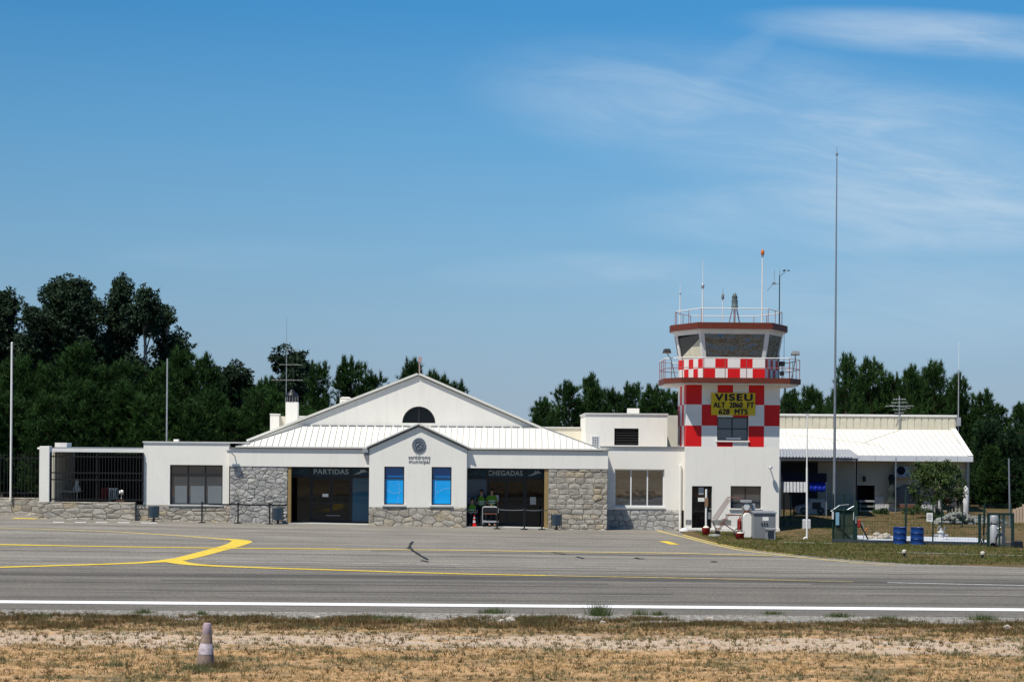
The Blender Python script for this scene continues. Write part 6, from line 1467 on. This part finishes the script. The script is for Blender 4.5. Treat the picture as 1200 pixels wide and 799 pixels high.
# right-hand enclosure with the white pump
en = thing('pump_enclosure', 'dark framed mesh enclosure round the white pump at the right edge', 'enclosure', at(1172, 81.0)); q = en.location; D = 81.0
z0 = q.z+.02; z1 = WZ(603.5, 1172, D); x0, x1 = WX(1159, D), WX(1187.5, D)
for x in (x0, x1):
    for dy in (0, 1.5): MB().box(x-.055, x+.055, D+dy, D+dy+.11, z0, z1).build('post', 'green', en)
MB().box(x0-.05, x1+.05, D-.01, D+.12, z1, z1+.1).build('top_beam', 'green', en)
MB().box(WX(1168.5, D)+.1, WX(1170, D)+.1, D+.02, D+.08, z0, z1).build('gate_post', 'green', en)
m_ = MB()
for k in range(12): x = WX(1171, D)+(x1-WX(1171, D))*k/12; m_.box(x, x+.006, D+.05, D+.056, z0, z1)
for k in range(20): z = z0+(z1-z0)*k/20; m_.box(WX(1171, D), x1, D+.06, D+.066, z, z+.006)
m_.build('mesh_infill', 'galv', en)
MB().tube((WX(1149, 82), 82.2, gz(21, 82)), (WX(1158.5, 82), 81.4, z1-.3), .03).build('brace', 'galv', en)
MB().box(x1-.1, x1+.35, D-.35, D-.05, q.z, q.z+.32).build('footing', 'navy', en, bevel=.03)
wpu = thing('white_pump', 'white upright pump with round gauges inside the dark enclosure', 'pump', at(1165, 82.0)); q = wpu.location; D = 82.0
xx = WX(1165, D)
MB().lathe((xx, D, q.z), [(.16, 0), (.17, .05), (.17, .95), (.12, 1.0), (.19, 1.05), (.2, 1.3), (.16, 1.38), (.05, 1.4)], 16).build('column', 'lgrey', wpu, smooth=True)
MB().box(xx-.18, xx+.19, D+.02, D+.1, q.z+1.35, WZ(605.5, 1165, D)).build('back_plate', 'lgrey', wpu)
MB().tube((xx-.02, D-.01, q.z+1.4), (xx-.02, D-.01, WZ(604, 1165, D)), .03).build('pipe', 'navy', wpu)
for dz, rr_ in ((.3, .05), (.55, .07), (.8, .05)): MB().tube((xx+.14, D-.12, q.z+dz), (xx+.28, D-.14, q.z+dz+.05), rr_, n=10).build('valve', 'galv', wpu)
fm = thing('fuel_filter', 'grey round filter housing beside the white pump', 'filter', at(1173, 81.5)); q = fm.location
MB().lathe(tuple(q), [(.12, 0), (.2, .06), (.22, .45), (.17, .5), (.17, .62), (.04, .68)], 14).build('housing', 'rockg', fm, smooth=True); MB().tube((q.x-.2, q.y-.1, q.z+.12), (q.x-.45, q.y-.1, q.z+.1), .09).build('outlet', 'navy', fm)
# people in the yard
person('person in cream shirt and red cap standing by the white post at the hall corner', at(1124.5, 103, .0), 2.4, 'stand', top='shirt', legs='khaki', h=1.8, cap='redcloth', armout=.2)
person('person in red shirt sitting in the shade behind the small tree', at(1108, 102.5), .7, 'sit', top='redcloth', legs='khaki', h=1.8)
stl = thing('stool', 'low wooden stool under the person in the red shirt', 'stool', at(1108, 102.5)); q = stl.location; MB().box(q.x-.2, q.x+.2, q.y-.12, q.y+.25, q.z+.36, q.z+.41).build('seat', 'rust', stl)
for sx in (-.17, .17): MB().box(q.x+sx-.02, q.x+sx+.02, q.y-.1, q.y+.22, q.z, q.z+.36).build('leg', 'rust', stl)
# edge object at the right frame: pale timber rack
tr_ = thing('timber_stack', 'pale upright timber boards stacked at the right edge beyond the yard', 'timber', at(1197, 99)); q = tr_.location; rn = random.Random(9)
for k in range(8): MB().box(q.x-.4+k*.16, q.x-.27+k*.16, q.y, q.y+.1, q.z, q.z+.75+.12*k*.6+rn.uniform(-.05, .05)).build('board', mat('pale_timber', (.55, .42, .3), .8), tr_)
# airfield edge markers
def edge_marker(px, py, lab):
    g0 = G(px, py+3); t = thing('edge_light', lab, 'ground light', (g0.x, g0.y, g0.z+.03), 'small lights in the grass verge')
    MB().lathe((g0.x, g0.y, g0.z+.03), [(.1, 0), (.1, .04), (.05, .06), (.05, .14)], 12).build('base', 'black', t, smooth=True); MB().lathe((g0.x, g0.y, g0.z+.17), [(.08, 0), (.09, .03), (.08, .1), (.03, .13)], 12).build('lens', 'shirt', t, smooth=True)
    MB().lathe((g0.x+.06, g0.y, g0.z+.15), [(.05, 0), (.05, .05), (.01, .06)], 10).build('cap', 'orange', t, smooth=True)
edge_marker(1059.5, 650, 'small white and orange ground light in the grass nearer the drums'); edge_marker(1151.5, 652, 'small white and orange ground light in the grass nearer the right edge')

# ------------------------------------------------------------------ vegetation
def np_tris(name, verts, m, parent):
    n = len(verts)//3; me = bpy.data.meshes.new(name); me.vertices.add(n*3); me.vertices.foreach_set('co', verts.astype(np.float32).ravel())
    me.loops.add(n*3); me.loops.foreach_set('vertex_index', np.arange(n*3, dtype=np.int32)); me.polygons.add(n)
    me.polygons.foreach_set('loop_start', np.arange(0, n*3, 3, dtype=np.int32)); me.polygons.foreach_set('loop_total', np.full(n, 3, dtype=np.int32))
    me.update(calc_edges=True); me.materials.append(M[m]); o = bpy.data.objects.new(name, me); COL.objects.link(o); o.parent = parent; return o
def tufts(rs, P, Dr, nper, L, Wd, spread):
    """needle/leaf triangles springing from points P along directions Dr"""
    n = len(P); P = np.repeat(P, nper, 0); Dr = np.repeat(Dr, nper, 0)
    d = Dr+rs.normal(0, spread, P.shape); d /= np.linalg.norm(d, axis=1)[:, None]+1e-9
    s = np.cross(d, rs.normal(0, 1, P.shape)); s /= np.linalg.norm(s, axis=1)[:, None]+1e-9
    ln = L*rs.uniform(.6, 1.2, (len(P), 1)); wd = Wd*rs.uniform(.7, 1.3, (len(P), 1)); o = P+rs.normal(0, L*.12, P.shape)
    T = np.empty((len(P), 3, 3)); T[:, 0] = o-s*wd; T[:, 1] = o+s*wd; T[:, 2] = o+d*ln
    return T.reshape(-1, 3)
def pine_proto(seed, h, rmax, m='pine', droop=0.0, base=.12, shoots=True):
    rs = np.random.RandomState(seed); root = bpy.data.objects.new('pine_tree', None); COL.objects.link(root)
    tr = MB(); tr.tube((0, 0, -.3), (rs.uniform(-.2, .2), 0, h*.5), .17, .11, 8); tr.tube((0, 0, h*.48), (0, 0, h*.97), .11, .03, 6)
    P, Dv = [], []
    z = h*base
    while z < h*.98:
        t = (z-h*base)/(h*(1-base)); prof = (1-t)**.62*(.75+.25*math.sin(t*9+seed))
        if t < .15: prof *= .75+t*1.6
        nb = rs.randint(4, 7)
        for k in range(nb):
            a = rs.uniform(0, 2*math.pi); L = rmax*prof*rs.uniform(.6, 1.25)+.25; up = rs.uniform(.15, .45)-droop
            tip = np.array([math.cos(a)*L, math.sin(a)*L, z+L*up]); b0 = np.array([0, 0, z])
            tr.tube(tuple(b0), tuple(b0+(tip-b0)*.85), .035, .01, 4)
            nt_ = int(6+L*7)
            for q in range(nt_):
                u = rs.uniform(.25, 1)**.7; p = b0+(tip-b0)*u+rs.normal(0, .16+.10*L*(1-abs(u-.7)), 3)*np.array([1, 1, .7]); P.append(p)
                o = p-np.array([0, 0, z]); o /= np.linalg.norm(o)+1e-6; Dv.append(o*.6+np.array([0, 0, .85-droop*1.5]))
            if shoots and rs.rand() < .6:
                for q in range(5): P.append(tip+np.array([0, 0, .12*q])); Dv.append(np.array([0, 0, 1.3]))
        z += rs.uniform(.28, .46)
    for q in range(10): P.append(np.array([0, 0, h*.93+.08*q])); Dv.append(np.array([0, 0, 1.4]))
    V_ = tufts(rs, np.array(P), np.array(Dv), 13, .34, .022, .42)
    np_tris('crown', V_, m, root); tr.build('trunk', 'bark', root, local=True); return root, float(np.quantile(V_[:, 2], .9995))
def euca_proto(seed, h, clumps, m='euca'):
    """clumps: (x, z, r) of leaf masses"""
    rs = np.random.RandomState(seed); root = bpy.data.objects.new('eucalyptus_tree', None); COL.objects.link(root)
    tr = MB(); P, Dv = [], []
    tr.tube((0, 0, -.3), (.1, 0, h*.45), .26, .16, 8); tr.tube((.1, 0, h*.44), (0, 0, h*.93), .16, .05, 6)
    for (x, z, r) in clumps:
        y = rs.uniform(-1, 1)*r*.8; zb0 = max(h*.2, z-abs(x)*1.2-1.2)
        tr.path([(0, 0, zb0), (x*.5, y*.5, (zb0+z)/2+.1), (x, y, z)], .05, 5)
        nsub = int(24*r*r)+10
        for k in range(nsub):
            v = rs.normal(0, 1, 3); v /= np.linalg.norm(v); c = np.array([x, y, z])+v*r*rs.uniform(.3, 1.28)*np.array([1, 1, .9]); rr_ = rs.uniform(.16, .42)
            n = int(20*rr_/.3)
            w_ = rs.normal(0, 1, (n, 3)); w_ /= np.linalg.norm(w_, axis=1)[:, None]; pts = c+w_*rr_*rs.uniform(.5, 1, (n, 1))
            P.append(pts); dd = w_*.6+np.array([0, 0, -.5]); Dv.append(dd)
    P = np.concatenate(P); Dv = np.concatenate(Dv)
    V_ = tufts(rs, P, Dv, 4, .21, .05, .5)
    np_tris('crown', V_, m, root); tr.build('trunk', 'barkp', root, local=True); return root, float(np.quantile(V_[:, 2], .9995))
def rclumps(seed, h, w_, z0, n, rr_=(.7, 1.2), taper=.5):
    r_ = random.Random(seed); out = []
    for k in range(n):
        t = k/(n-1); z = z0+(h-z0-.6)*t; ww = w_*(1-taper*t**2)*(.7+.3*math.sin(t*3.14+.4))
        out.append((r_.uniform(-1, 1)*ww, z, r_.uniform(*rr_)*(1-.25*t)))
    out.append((0, h-.55, rr_[0])); return out
pines = [pine_proto(s, hh, rm) for s, hh, rm in ((1, 9.5, 2.3), (2, 9.0, 1.9), (3, 8.5, 2.6), (4, 10.0, 2.0), (5, 8.0, 2.2))]
cedars = [pine_proto(s, hh, rm, 'cedar', .32, .04, False) for s, hh, rm in ((11, 7.5, 2.7), (12, 7.0, 2.4))]
eucs = [euca_proto(21, 15, rclumps(1, 15, 2.6, 4, 46, (.9, 1.45), .30)),         # broad dome
        euca_proto(22, 15, rclumps(2, 15, 1.5, 4, 34, (.7, 1.15), .5)),         # tall narrow
        euca_proto(23, 14, [(0, 13.1, .8), (-.35, 12.4, .85), (.35, 12.2, .8), (-.1, 11.6, .7), (.5, 11.2, .45), (-.5, 9.0, .6), (.3, 8.1, .9), (-.4, 7.3, 1.0), (.5, 6.5, 1.0), (-.2, 5.5, 1.1)]),           # slim open
        euca_proto(24, 10, rclumps(4, 10, 1.6, 3, 26, (.7, 1.1), .5)),
        euca_proto(25, 13, [(-.45, 12.4, .6), (-.2, 11.9, .55), (-.6, 11.5, .4), (.3, 10.6, .7), (.8, 9.9, .75), (-.1, 9.8, .7), (.5, 9.0, .95), (1.0, 8.4, .8), (-.2, 8.3, .8), (.4, 7.4, 1.0), (-.3, 6.4, 1.0), (.5, 5.5, 1.0)])]          # small round
used = set()
def plant(proto, px, topy, D, label, group=None, wk=1.0, cat=None, rot=None, name=None):
    root, h = proto; o = root if id(root) not in used else copy_tree(root); used.add(id(root))
    x = WX(px, D, topy); z = gz(x, D); H_ = WZ(topy, px, D)-z; s = H_/h
    o.location = (x, D, z-.1); r_ = random.Random(int(px*7+D*3)); o.scale = (s*wk, s*wk, s*1.0); o.rotation_euler.z = r_.uniform(0, 6.28) if rot is None else rot
    o['label'] = label; o['category'] = cat or 'tree'
    if group: o['group'] = group
    return o
GW = 'trees of the wood behind the buildings'
plant(eucs[0], 76, 321, 122, 'broad domed dark eucalyptus, the largest crown at the left of the wood', GW, 1.18, rot=.2)
plant(eucs[1], 4, 337, 125, 'eucalyptus crown cut by the left edge of the picture', GW, 1.1)
plant(eucs[1], 139, 321, 124, 'tall pointed eucalyptus just right of the broad domed one', GW, .95, rot=1.0)
plant(eucs[2], 170, 332, 121, 'slim open eucalyptus with bare pale stem showing below its round top', GW, 1.0, rot=.3)
plant(eucs[4], 196, 349, 123, 'two-lobed eucalyptus at the right end of the tall left group', GW, 1.1, rot=0.0)
for (px_, ty_, lab_) in ((22, 412, 'dark pine in front of the left edge eucalyptus'), (58, 420, 'dark pine under the left side of the broad domed eucalyptus'), (92, 398, 'tall full pine in front of the broad domed eucalyptus'), (122, 426, 'dark pine below the dip between the two tallest crowns'), (150, 418, 'dark pine under the tall pointed eucalyptus'), (184, 422, 'dark pine at the foot of the slim eucalyptus pair')):
    plant(pines[int(px_) % 5], px_, ty_, 115, lab_, GW, 1.25)
plant(eucs[1], 100, 366, 127, 'dark eucalyptus filling the gap between the two tallest crowns', GW, 1.0)
plant(eucs[1], 42, 374, 127, 'lower eucalyptus at the left foot of the broad domed one', GW, 1.2)
plant(eucs[3], 343, 403, 126, 'rounded grey-green eucalyptus behind the chimney antenna', GW, 1.1)
plant(eucs[3], 268, 421, 128, 'small rounded eucalyptus top right of the tall left group', GW, 1.1)
plant(eucs[3], 283, 431, 130, 'small rounded eucalyptus sloping down toward the chimney', GW, 1.1)
sil = [(215, 403, 118, 'dark pine just right of the tall eucalyptus group'), (240, 410, 117, 'pointed pine left of the two small rounded eucalyptus'), (312, 438, 119, 'low pine just left of the chimney antenna'),
       (374, 420, 118, 'pine just right of the chimney antenna'), (412, 414, 120, 'bushy pine standing highest over the left slope of the main gable'), (440, 432, 121, 'pine low beside the left slope of the gable'),
       (483, 416, 121, 'dark pine top showing just left of the gable finial'), (511, 431, 120, 'pine top just right of the gable finial'), (533, 442, 122, 'last small pine top before the gap in the wood'),
       (640, 462, 119, 'low pine at the left end of the middle group'), (667, 443, 117, 'pine left of the tallest one above the low rear wall'), (692, 434, 118, 'tallest pine above the upper white block'),
       (717, 452, 119, 'lower pine between the tallest middle pine and the tower'), (742, 445, 120, 'pine rising behind the small roof vent'), (768, 447, 118, 'pine against the left end of the tower balcony'), (790, 452, 119, 'pine directly behind the tower shaft'),
       (926, 452, 118, 'low pine just right of the tower shaft'), (950, 449, 119, 'pine between the tower and the tall radio mast'), (992, 411, 118, 'high pointed pine right of the tall radio mast'), (1020, 415, 120, 'broad high pine above the middle of the hall'),
       (1046, 433, 121, 'lower pine behind the hall television antenna'), (1068, 424, 119, 'pine right of the hall television antenna'), (1095, 419, 120, 'high pine left of the hall roof mast'), (1124, 434, 118, 'pine directly behind the hall roof mast'),
       (1148, 453, 119, 'pine sloping down right of the hall roof mast'), (1170, 470, 121, 'small pine near the right end of the skyline'), (1196, 468, 118, 'pine cut by the right edge of the picture')]
for i, (px, ty, D, lab) in enumerate(sil): plant(pines[i % 5], px, ty, D, lab, GW, 1.1 if ty > 440 else .95)
rt = random.Random(77); back = 'dark pine lost in the mass of the wood, its top not separate on the skyline'
def skyline(px): 
    xs_ = [-30, 20, 60, 100, 200, 215, 240, 290, 320, 350, 412, 450, 483, 533, 545, 600, 625, 640, 692, 720, 790, 860, 950, 975, 992, 1095, 1125, 1150, 1200, 1240]
    ys_ = [400, 404, 400, 398, 410, 418, 424, 444, 446, 440, 430, 446, 440, 452, 470, 560, 510, 474, 450, 462, 458, 458, 458, 440, 428, 434, 448, 466, 480, 480]
    return float(np.interp(px, xs_, ys_))
for D, off, step in ((127, 10, 33), (134, 14, 47), (112, 48, 36)):
    px = -35+rt.uniform(0, 10)
    while px < 1235:
        ty = skyline(px)+off+rt.uniform(0, 20)
        if 546 < px < 628 or (D == 112 and (920 < px < 1135 or 630 < px < 900 or 290 < px < 546)): px += step; continue
        plant(pines[rt.randrange(5)], px, ty, D+rt.uniform(-2, 2), back, GW, 1.3 if D != 112 else 1.45); px += step*rt.uniform(.85, 1.15)
mid = ['young pine low behind the far left flagpole', 'young pine behind the black fence at the far left', 'young pine low above the white pillar', 'young pine above the left part of the terrace canopy', 'young pine above the middle of the terrace canopy', 'young pine above the right part of the terrace canopy', 'young pine low over the left corner of the left wing', 'young pine just left of the slim grey lamp pole', 'young pine just right of the slim grey lamp pole', 'young pine over the middle of the left wing roof', 'young pine over the right part of the left wing roof', 'young pine where the left wing meets the gable slope', 'young pine left of the white capped chimney', 'young pine directly behind the white capped chimney', 'young pine right of the white capped chimney', 'young pine behind the small white roof vent on the gable slope', 'young pine half hidden by the left gable slope']
for k_, px in enumerate(range(-20, 420, 27)): plant(pines[rt.randrange(5)], px+rt.uniform(-6, 6), 452+rt.uniform(-12, 18)+max(0, (px-200)*.06), 108.5+rt.uniform(-1, 1.5), mid[k_], GW, 1.5)
plant(cedars[0], 1158, 482, 112.5, 'layered dark conifer just right of the hall', GW, 1.15); plant(cedars[1], 1190, 492, 111, 'layered dark conifer at the right edge beside the leaning pole', GW, 1.25); plant(cedars[0], 1140, 505, 118, 'layered dark conifer half hidden by the hall corner', GW, 1.2); plant(cedars[1], 1215, 485, 114, 'layered dark conifer beyond the right edge', GW, 1.2)
# low scrub on the far side of the field, which closes the horizon
rs = np.random.RandomState(31); n = 9000; a_ = rs.uniform(-1.25, 1.25, n); rr_ = rs.uniform(165, 210, n)
P_ = np.stack([np.sin(a_)*rr_*1.1, 20+np.cos(a_)*rr_*.85, rs.uniform(-.3, 2.6, n)*(1+.25*np.sin(a_*40))], 1); P_[:, 1] = np.maximum(P_[:, 1], 60)
P_ = P_[(P_[:, 1] > 140) | (np.abs(P_[:, 0]) > 110)]
D_ = rs.normal(0, .5, P_.shape); D_[:, 2] = 1
tag(np_tris('far_scrub', tufts(rs, P_, D_, 6, 1.3, .35, .6), 'pine', None), 'low dark scrub along the far edge of the field', 'scrub', kind='stuff')
# young leafy tree in the yard
def leafy(name, label, px, D, ytop, rx_, clumps, m='leaf', cat='tree', seed=3, dens=60, lf=.085, trunk=True, group=None):
    rs = np.random.RandomState(seed); p = at(px, D, .02); Hh = WZ(ytop, px, D)-p[2]; t = thing(name, label, cat, p, group)
    P, Dv = [], []; tr = MB()
    if trunk:
        for k in range(3): tr.path([(.05*k, 0, 0), (.1*(k-1), .05*k, Hh*.35), (.35*(k-1), .1*k, Hh*.7)], .03, 6)
    for k in range(clumps):
        a = rs.uniform(0, 6.28); q = rs.uniform(.1, 1)**.6*rx_; zc3 = Hh*(rs.uniform(.22, .93)**.9 if trunk else rs.uniform(.1, .8)); q *= (1.15-abs(zc3/Hh-.6)) if trunk else 1; c = np.array([math.cos(a)*q, math.sin(a)*q*.8, zc3]); r = rs.uniform(.10, .40) if trunk else rs.uniform(.1, .2)
        if trunk and k % 3 == 0: tr.tube((0, 0, Hh*.4), tuple(c), .012, .006, 4)
        w_ = rs.normal(0, 1, (dens, 3)); w_ /= np.linalg.norm(w_, axis=1)[:, None]; P.append(c+w_*r*rs.uniform(.3, 1, (dens, 1))); Dv.append(w_+np.array([0, 0, .3]))
    V_ = tufts(rs, np.concatenate(P), np.concatenate(Dv), 2, lf, lf*.4, .5); np_tris('crown' if trunk else 'foliage', V_, m, t)
    if trunk: tr.build('trunk', 'barkp', t, local=True)
    return t
leafy('young_tree', 'small leafy green tree standing in front of the hall wall', 1097, 101, 539, 1.55, 105, lf=.10)
leafy('round_shrub', 'rounded green shrub below the hall shutter', 1076, 103.5, 592, .85, 26, cat='shrub', trunk=False, seed=5, lf=.07)
leafy('round_shrub', 'small green shrub right of the hall doorway', 1031, 103.5, 596, .45, 14, cat='shrub', trunk=False, seed=6, lf=.07)
leafy('round_shrub', 'dark green shrub under the small leafy tree', 1107, 100.5, 597, .7, 22, m='euca', cat='shrub', trunk=False, seed=7, lf=.07)
leafy('round_shrub', 'pale green shrub at the foot of the short white post', 1100.5, 99.5, 604, .4, 12, cat='shrub', trunk=False, seed=8, lf=.07)

# grass blades: one object per kind of cover
def grass(name, label, n, region, hfn, densfn, cols_mat, seed, wd=.006, blades=5, lean=.5):
    rs = np.random.RandomState(seed); out = []; cnt = 0
    x = rs.uniform(region[0], region[1], n); y = rs.uniform(region[2], region[3], n); keep = rs.uniform(0, 1, n)
    P, L_ = [], []
    for i in range(n):
        d = densfn(x[i], y[i])
        if keep[i] < d: P.append((x[i], y[i], gz(x[i], y[i])+.0)); L_.append(hfn(x[i], y[i], rs))
    P = np.repeat(np.array(P), blades, 0); L_ = np.repeat(np.array(L_), blades)[:, None]*rs.uniform(.5, 1.15, (len(P), 1))
    P[:, :2] += rs.normal(0, .025, (len(P), 2)); d = rs.normal(0, lean, P.shape); d[:, 2] = 1; d /= np.linalg.norm(d, axis=1)[:, None]
    a = rs.uniform(0, np.pi, len(P)); s = np.stack([np.cos(a), np.sin(a)*.6, np.zeros(len(P))], 1)
    w_ = wd*rs.uniform(.7, 1.4, (len(P), 1)); T = np.empty((len(P), 3, 3)); T[:, 0] = P-s*w_; T[:, 1] = P+s*w_; T[:, 2] = P+d*L_
    o = np_tris(name, T.reshape(-1, 3), cols_mat, None); return tag(o, label, 'grass', kind='stuff')
M['strawd'] = mat('brown_grass_blades', (.26, .16, .075), .9, scale=1.0, island=.4, trans=.1, col2=(.13, .085, .04), spec=.1)
M['straw'] = mat('dry_grass_blades', (.54, .37, .17), .9, scale=1.2, island=.35, trans=.15, col2=(.32, .22, .10), spec=.1)
M['greenish'] = mat('grey_green_weeds', (.14, .16, .085), .9, scale=1.5, island=.4, trans=.15, col2=(.13, .12, .055), spec=.1)
M['brownweed'] = mat('brown_weeds', (.18, .105, .05), .9, scale=1.2, island=.45, trans=.1, col2=(.075, .08, .03), spec=.1)
M['lawn'] = mat('half_dry_lawn', (.15, .145, .045), .9, scale=.6, island=.45, trans=.15, col2=(.065, .10, .02), spec=.1)
nz = lambda x, y, s, o=0: noise.noise(Vector((x*s, y*s*1.6, o)))
half = lambda y: y*.29+3
def inview(x, y): return abs(x) < half(y)
def wobY(x, y): return y+1.3*noise.noise(Vector((x*.25, y*.5, 7)))
grass('dry_grass', 'dry straw-coloured grass in the foreground verge', 76000, (-16, 16, 29.0, 42.4), lambda x, y, rs: rs.uniform(.02, .09), lambda x, y: (0 if not inview(x, y) else (.9 if wobY(x, y) < 36.6 else (.13 if wobY(x, y) < 39.3 else .55)))*min(1, max(.15, .6+1.3*nz(x, y, .9))), 'straw', 1, .006, 6, .8)
grass('verge_weeds', 'small rusty and olive weeds dotted over the foreground verge', 4200, (-16, 16, 29.0, 42.5), lambda x, y, rs: rs.uniform(.06, .15), lambda x, y: 1.0 if inview(x, y) else 0, 'brownweed', 21, .008, 9, .7)
grass('verge_weeds', 'grey-green weeds scattered through the dry verge', 46000, (-16, 16, 29.0, 43), lambda x, y, rs: rs.uniform(.03, .10)+.09*max(0, nz(x, y, .8, 3)), lambda x, y: 0 if not inview(x, y) else max(.03, min(1, (nz(x, y, .9, 3)-.06)*4.5))*(.3 if 36.4 < wobY(x, y) < 39.3 else 1), 'greenish', 2, .006, 6, .7)
grass('brown_weeds', 'brown withered weeds along the edge of the asphalt shoulder', 40000, (-16, 16, 39.6, 43.8), lambda x, y, rs: rs.uniform(.04, .13)*(1+1.3*max(0, nz(x, y, .8, 9))), lambda x, y: 0 if not inview(x, y) else sm((wobY(x, y)-40)/1.2)*sm((43.9-wobY(x, y))/.8)*max(.03, min(1, .35+2.6*nz(x, y, .75, 9))), 'brownweed', 3, .007, 7, .7)
def yd(x, y):
    if y < yb(x)+.02 or x < 8.8 or x > half(y)+2: return 0
    if x > 12.4 and y > 84 and rnd.random() < .45: return 0
    if 8.4 < x < 13.3 and y > 92.2: return 0
    if x > WX(1008, 90) and 83.1 < y < 87.4: return .02
    return min(1, .5+.9*nz(x, y, .35, 5)+(.3 if y < 87 else 0))
grass('yard_grass', 'half-dry green and straw grass of the yard right of the tower', 95000, (8.8, 32, 66, 104), lambda x, y, rs: rs.uniform(.05, .17), yd, 'lawn', 4, .014, 4, .6)
grass('yard_straw', 'dry straw grass patches in the yard', 34000, (8.8, 32, 68, 104), lambda x, y, rs: rs.uniform(.04, .12), lambda x, y: yd(x, y)*max(0, min(1, .3+2*nz(x, y, .3, 15))), 'strawd', 5, .014, 4, .7)
# weed clumps that stand out
def clump(label, px, py, h_, r_, n, seed, m='weed', lean=.35):
    p = G(px, py); rs = np.random.RandomState(seed); t = thing('weed_clump', label, 'weed', (p.x, p.y, p.z), 'weeds at the edge of the asphalt')
    P = np.zeros((n, 3)); P[:, 0] = rs.normal(0, r_*.5, n); P[:, 1] = rs.normal(0, r_*.4, n); d = rs.normal(0, lean, (n, 3)); d[:, 0] += P[:, 0]*1.2; d[:, 2] = 1; d /= np.linalg.norm(d, axis=1)[:, None]
    s = np.stack([np.ones(n), rs.uniform(-.5, .5, n), np.zeros(n)], 1); L_ = h_*rs.uniform(.35, 1.1, (n, 1)); T = np.empty((n, 3, 3)); T[:, 0] = P-s*.006; T[:, 1] = P+s*.006; T[:, 2] = P+d*L_
    np_tris('blades', T.reshape(-1, 3), m, t)
clump('tall spiky green weed standing up in front of the white line', 702, 721, .38, .25, 260, 1)
clump('low bushy weed on the grey shoulder right of the middle', 578, 718, .17, .3, 220, 2)
clump('thin upright weed right of the tall spiky one', 750, 720, .2, .16, 70, 3); clump('small weed second right of the tall spiky one', 771, 720.5, .14, .2, 110, 4)
clump('green tuft on the left shoulder above the faded cone', 236, 719.5, .13, .12, 90, 5); clump('wide green weed patch on the left shoulder', 168, 718, .13, .25, 180, 6)
clump('dark green weed mat left of the bushy weed', 436, 724, .12, .4, 260, 7); clump('small dark tuft at the shoulder left of centre', 470, 725, .12, .25, 150, 8)
clump('green tuft on the shoulder below the pale stones', 632, 725.5, .12, .25, 150, 9); clump('green weed on the right shoulder', 982, 722.5, .14, .3, 190, 10)
clump('spiky green weed on the far right shoulder', 1152, 726, .18, .35, 230, 11); clump('small green weed right shoulder below the drums', 1042, 725, .12, .25, 130, 12)
clump('green weed patch on the far left shoulder', 44, 723.5, .12, .35, 190, 13); clump('pale green tuft in the dry grass left of the cone', 138, 780, .13, .3, 190, 14, 'greenish')
clump('pale green tuft at the lower right of the verge', 1120, 768, .12, .3, 170, 15, 'greenish'); clump('green weed on the left of the right shoulder', 905, 719.5, .12, .25, 140, 16)
# stones
for i, (px, py, s, lab) in enumerate(((598, 728, .12, 'largest pale stone in the weeds near the middle of the shoulder'), (588, 728.5, .07, 'small pale stone left of the largest pale stone'), (832, 727.5, .11, 'pale stone in the brown weeds right of centre'), (1068, 728.5, .08, 'small pale stone beyond the right shoulder'), (1180, 736, .08, 'small pale stone near the right edge'), (372, 725, .08, 'small pale stone right of the faded cone'), (706, 730, .07, 'small stone below the tall spiky weed'))):
    p = G(px, py); me = rock_mesh(i+3, (1, .8, .7)); me.materials.append(M['rock']); o = bpy.data.objects.new('pale_stone', me); COL.objects.link(o); o.scale = (s,)*3; o.location = (p.x, p.y, p.z+s*.3); tag(o, lab, 'stone', 'pale stones along the shoulder')
rs = np.random.RandomState(5); gm = MB()
for k in range(1500):
    y = 36.3+rs.rand()*7.8; x = rs.uniform(-1, 1)*half(y)
    if 39.6 < y < 42.4 and rs.rand() < .8: continue
    s = rs.uniform(.006, .022); z = gz(x, y); a = rs.uniform(0, 6)
    ps = [(x+s*math.cos(a+i*1.57)*rs.uniform(.7, 1.3), y+s*math.sin(a+i*1.57)*rs.uniform(.7, 1.3), z) for i in range(4)]+[(x+rs.uniform(-.3, .3)*s, y, z+s*rs.uniform(.6, 1.1))]
    gm.add(ps, [(0, 1, 4), (1, 2, 4), (2, 3, 4), (3, 0, 4)])
tag(gm.build('loose_gravel', 'rock'), 'loose pale gravel scattered along the verge', 'gravel', kind='stuff')
# faded foreground cone
p = G(240.5, 780)
def fcone():
    t = thing('traffic_cone', 'faded greyish traffic cone with worn white band standing in the foreground grass', 'traffic cone', (0, 0, 0))
    fm_ = mat('faded_cone_plastic', (.30, .22, .17), .8, var=.25, scale=11, col2=(.13, .10, .085), bump=.3)
    fw = mat('worn_white_sleeve', (.56, .50, .54), .7, var=.2, scale=12, col2=(.24, .19, .20)); ft_ = mat('faded_mauve_tip', (.40, .31, .35), .8, var=.15, scale=12)
    MB().lathe((0, 0, .0), [(.170, .0), (.165, .04), (.084, .62), (.080, .63)], 28).build('body', fm_, t, smooth=True)
    MB().box(-.2, .2, -.2, .2, -.03, .012).build('base', fm_, t, bevel=.01)
    MB().lathe((0, 0, 0), [(.1385, .235), (.1405, .237), (.1145, .425), (.1125, .427)], 28).build('white_sleeve', fw, t, smooth=True)
    MB().lathe((0, 0, 0), [(.0865, .60), (.0885, .605), (.073, .765), (.064, .785), (.045, .79)], 28).build('tip', ft_, t, smooth=True)
    return t
for k_, (cx_, cy_, hh_) in enumerate(((230, 784, .16), (252, 783, .15), (241, 787, .10), (262, 779, .12))): clump(('tuft of weeds at the left foot of the faded cone', 'tuft of weeds at the right foot of the faded cone', 'short grass in front of the faded cone', 'tuft a little right of the faded cone')[k_], cx_, cy_, hh_, .28, 230, 40+k_, 'greenish' if k_ % 2 == 0 else 'brownweed')
fc_ = fcone(); fc_.location = (p.x, p.y, p.z-.02); fc_.rotation_euler = (0, R(2.5), .4)
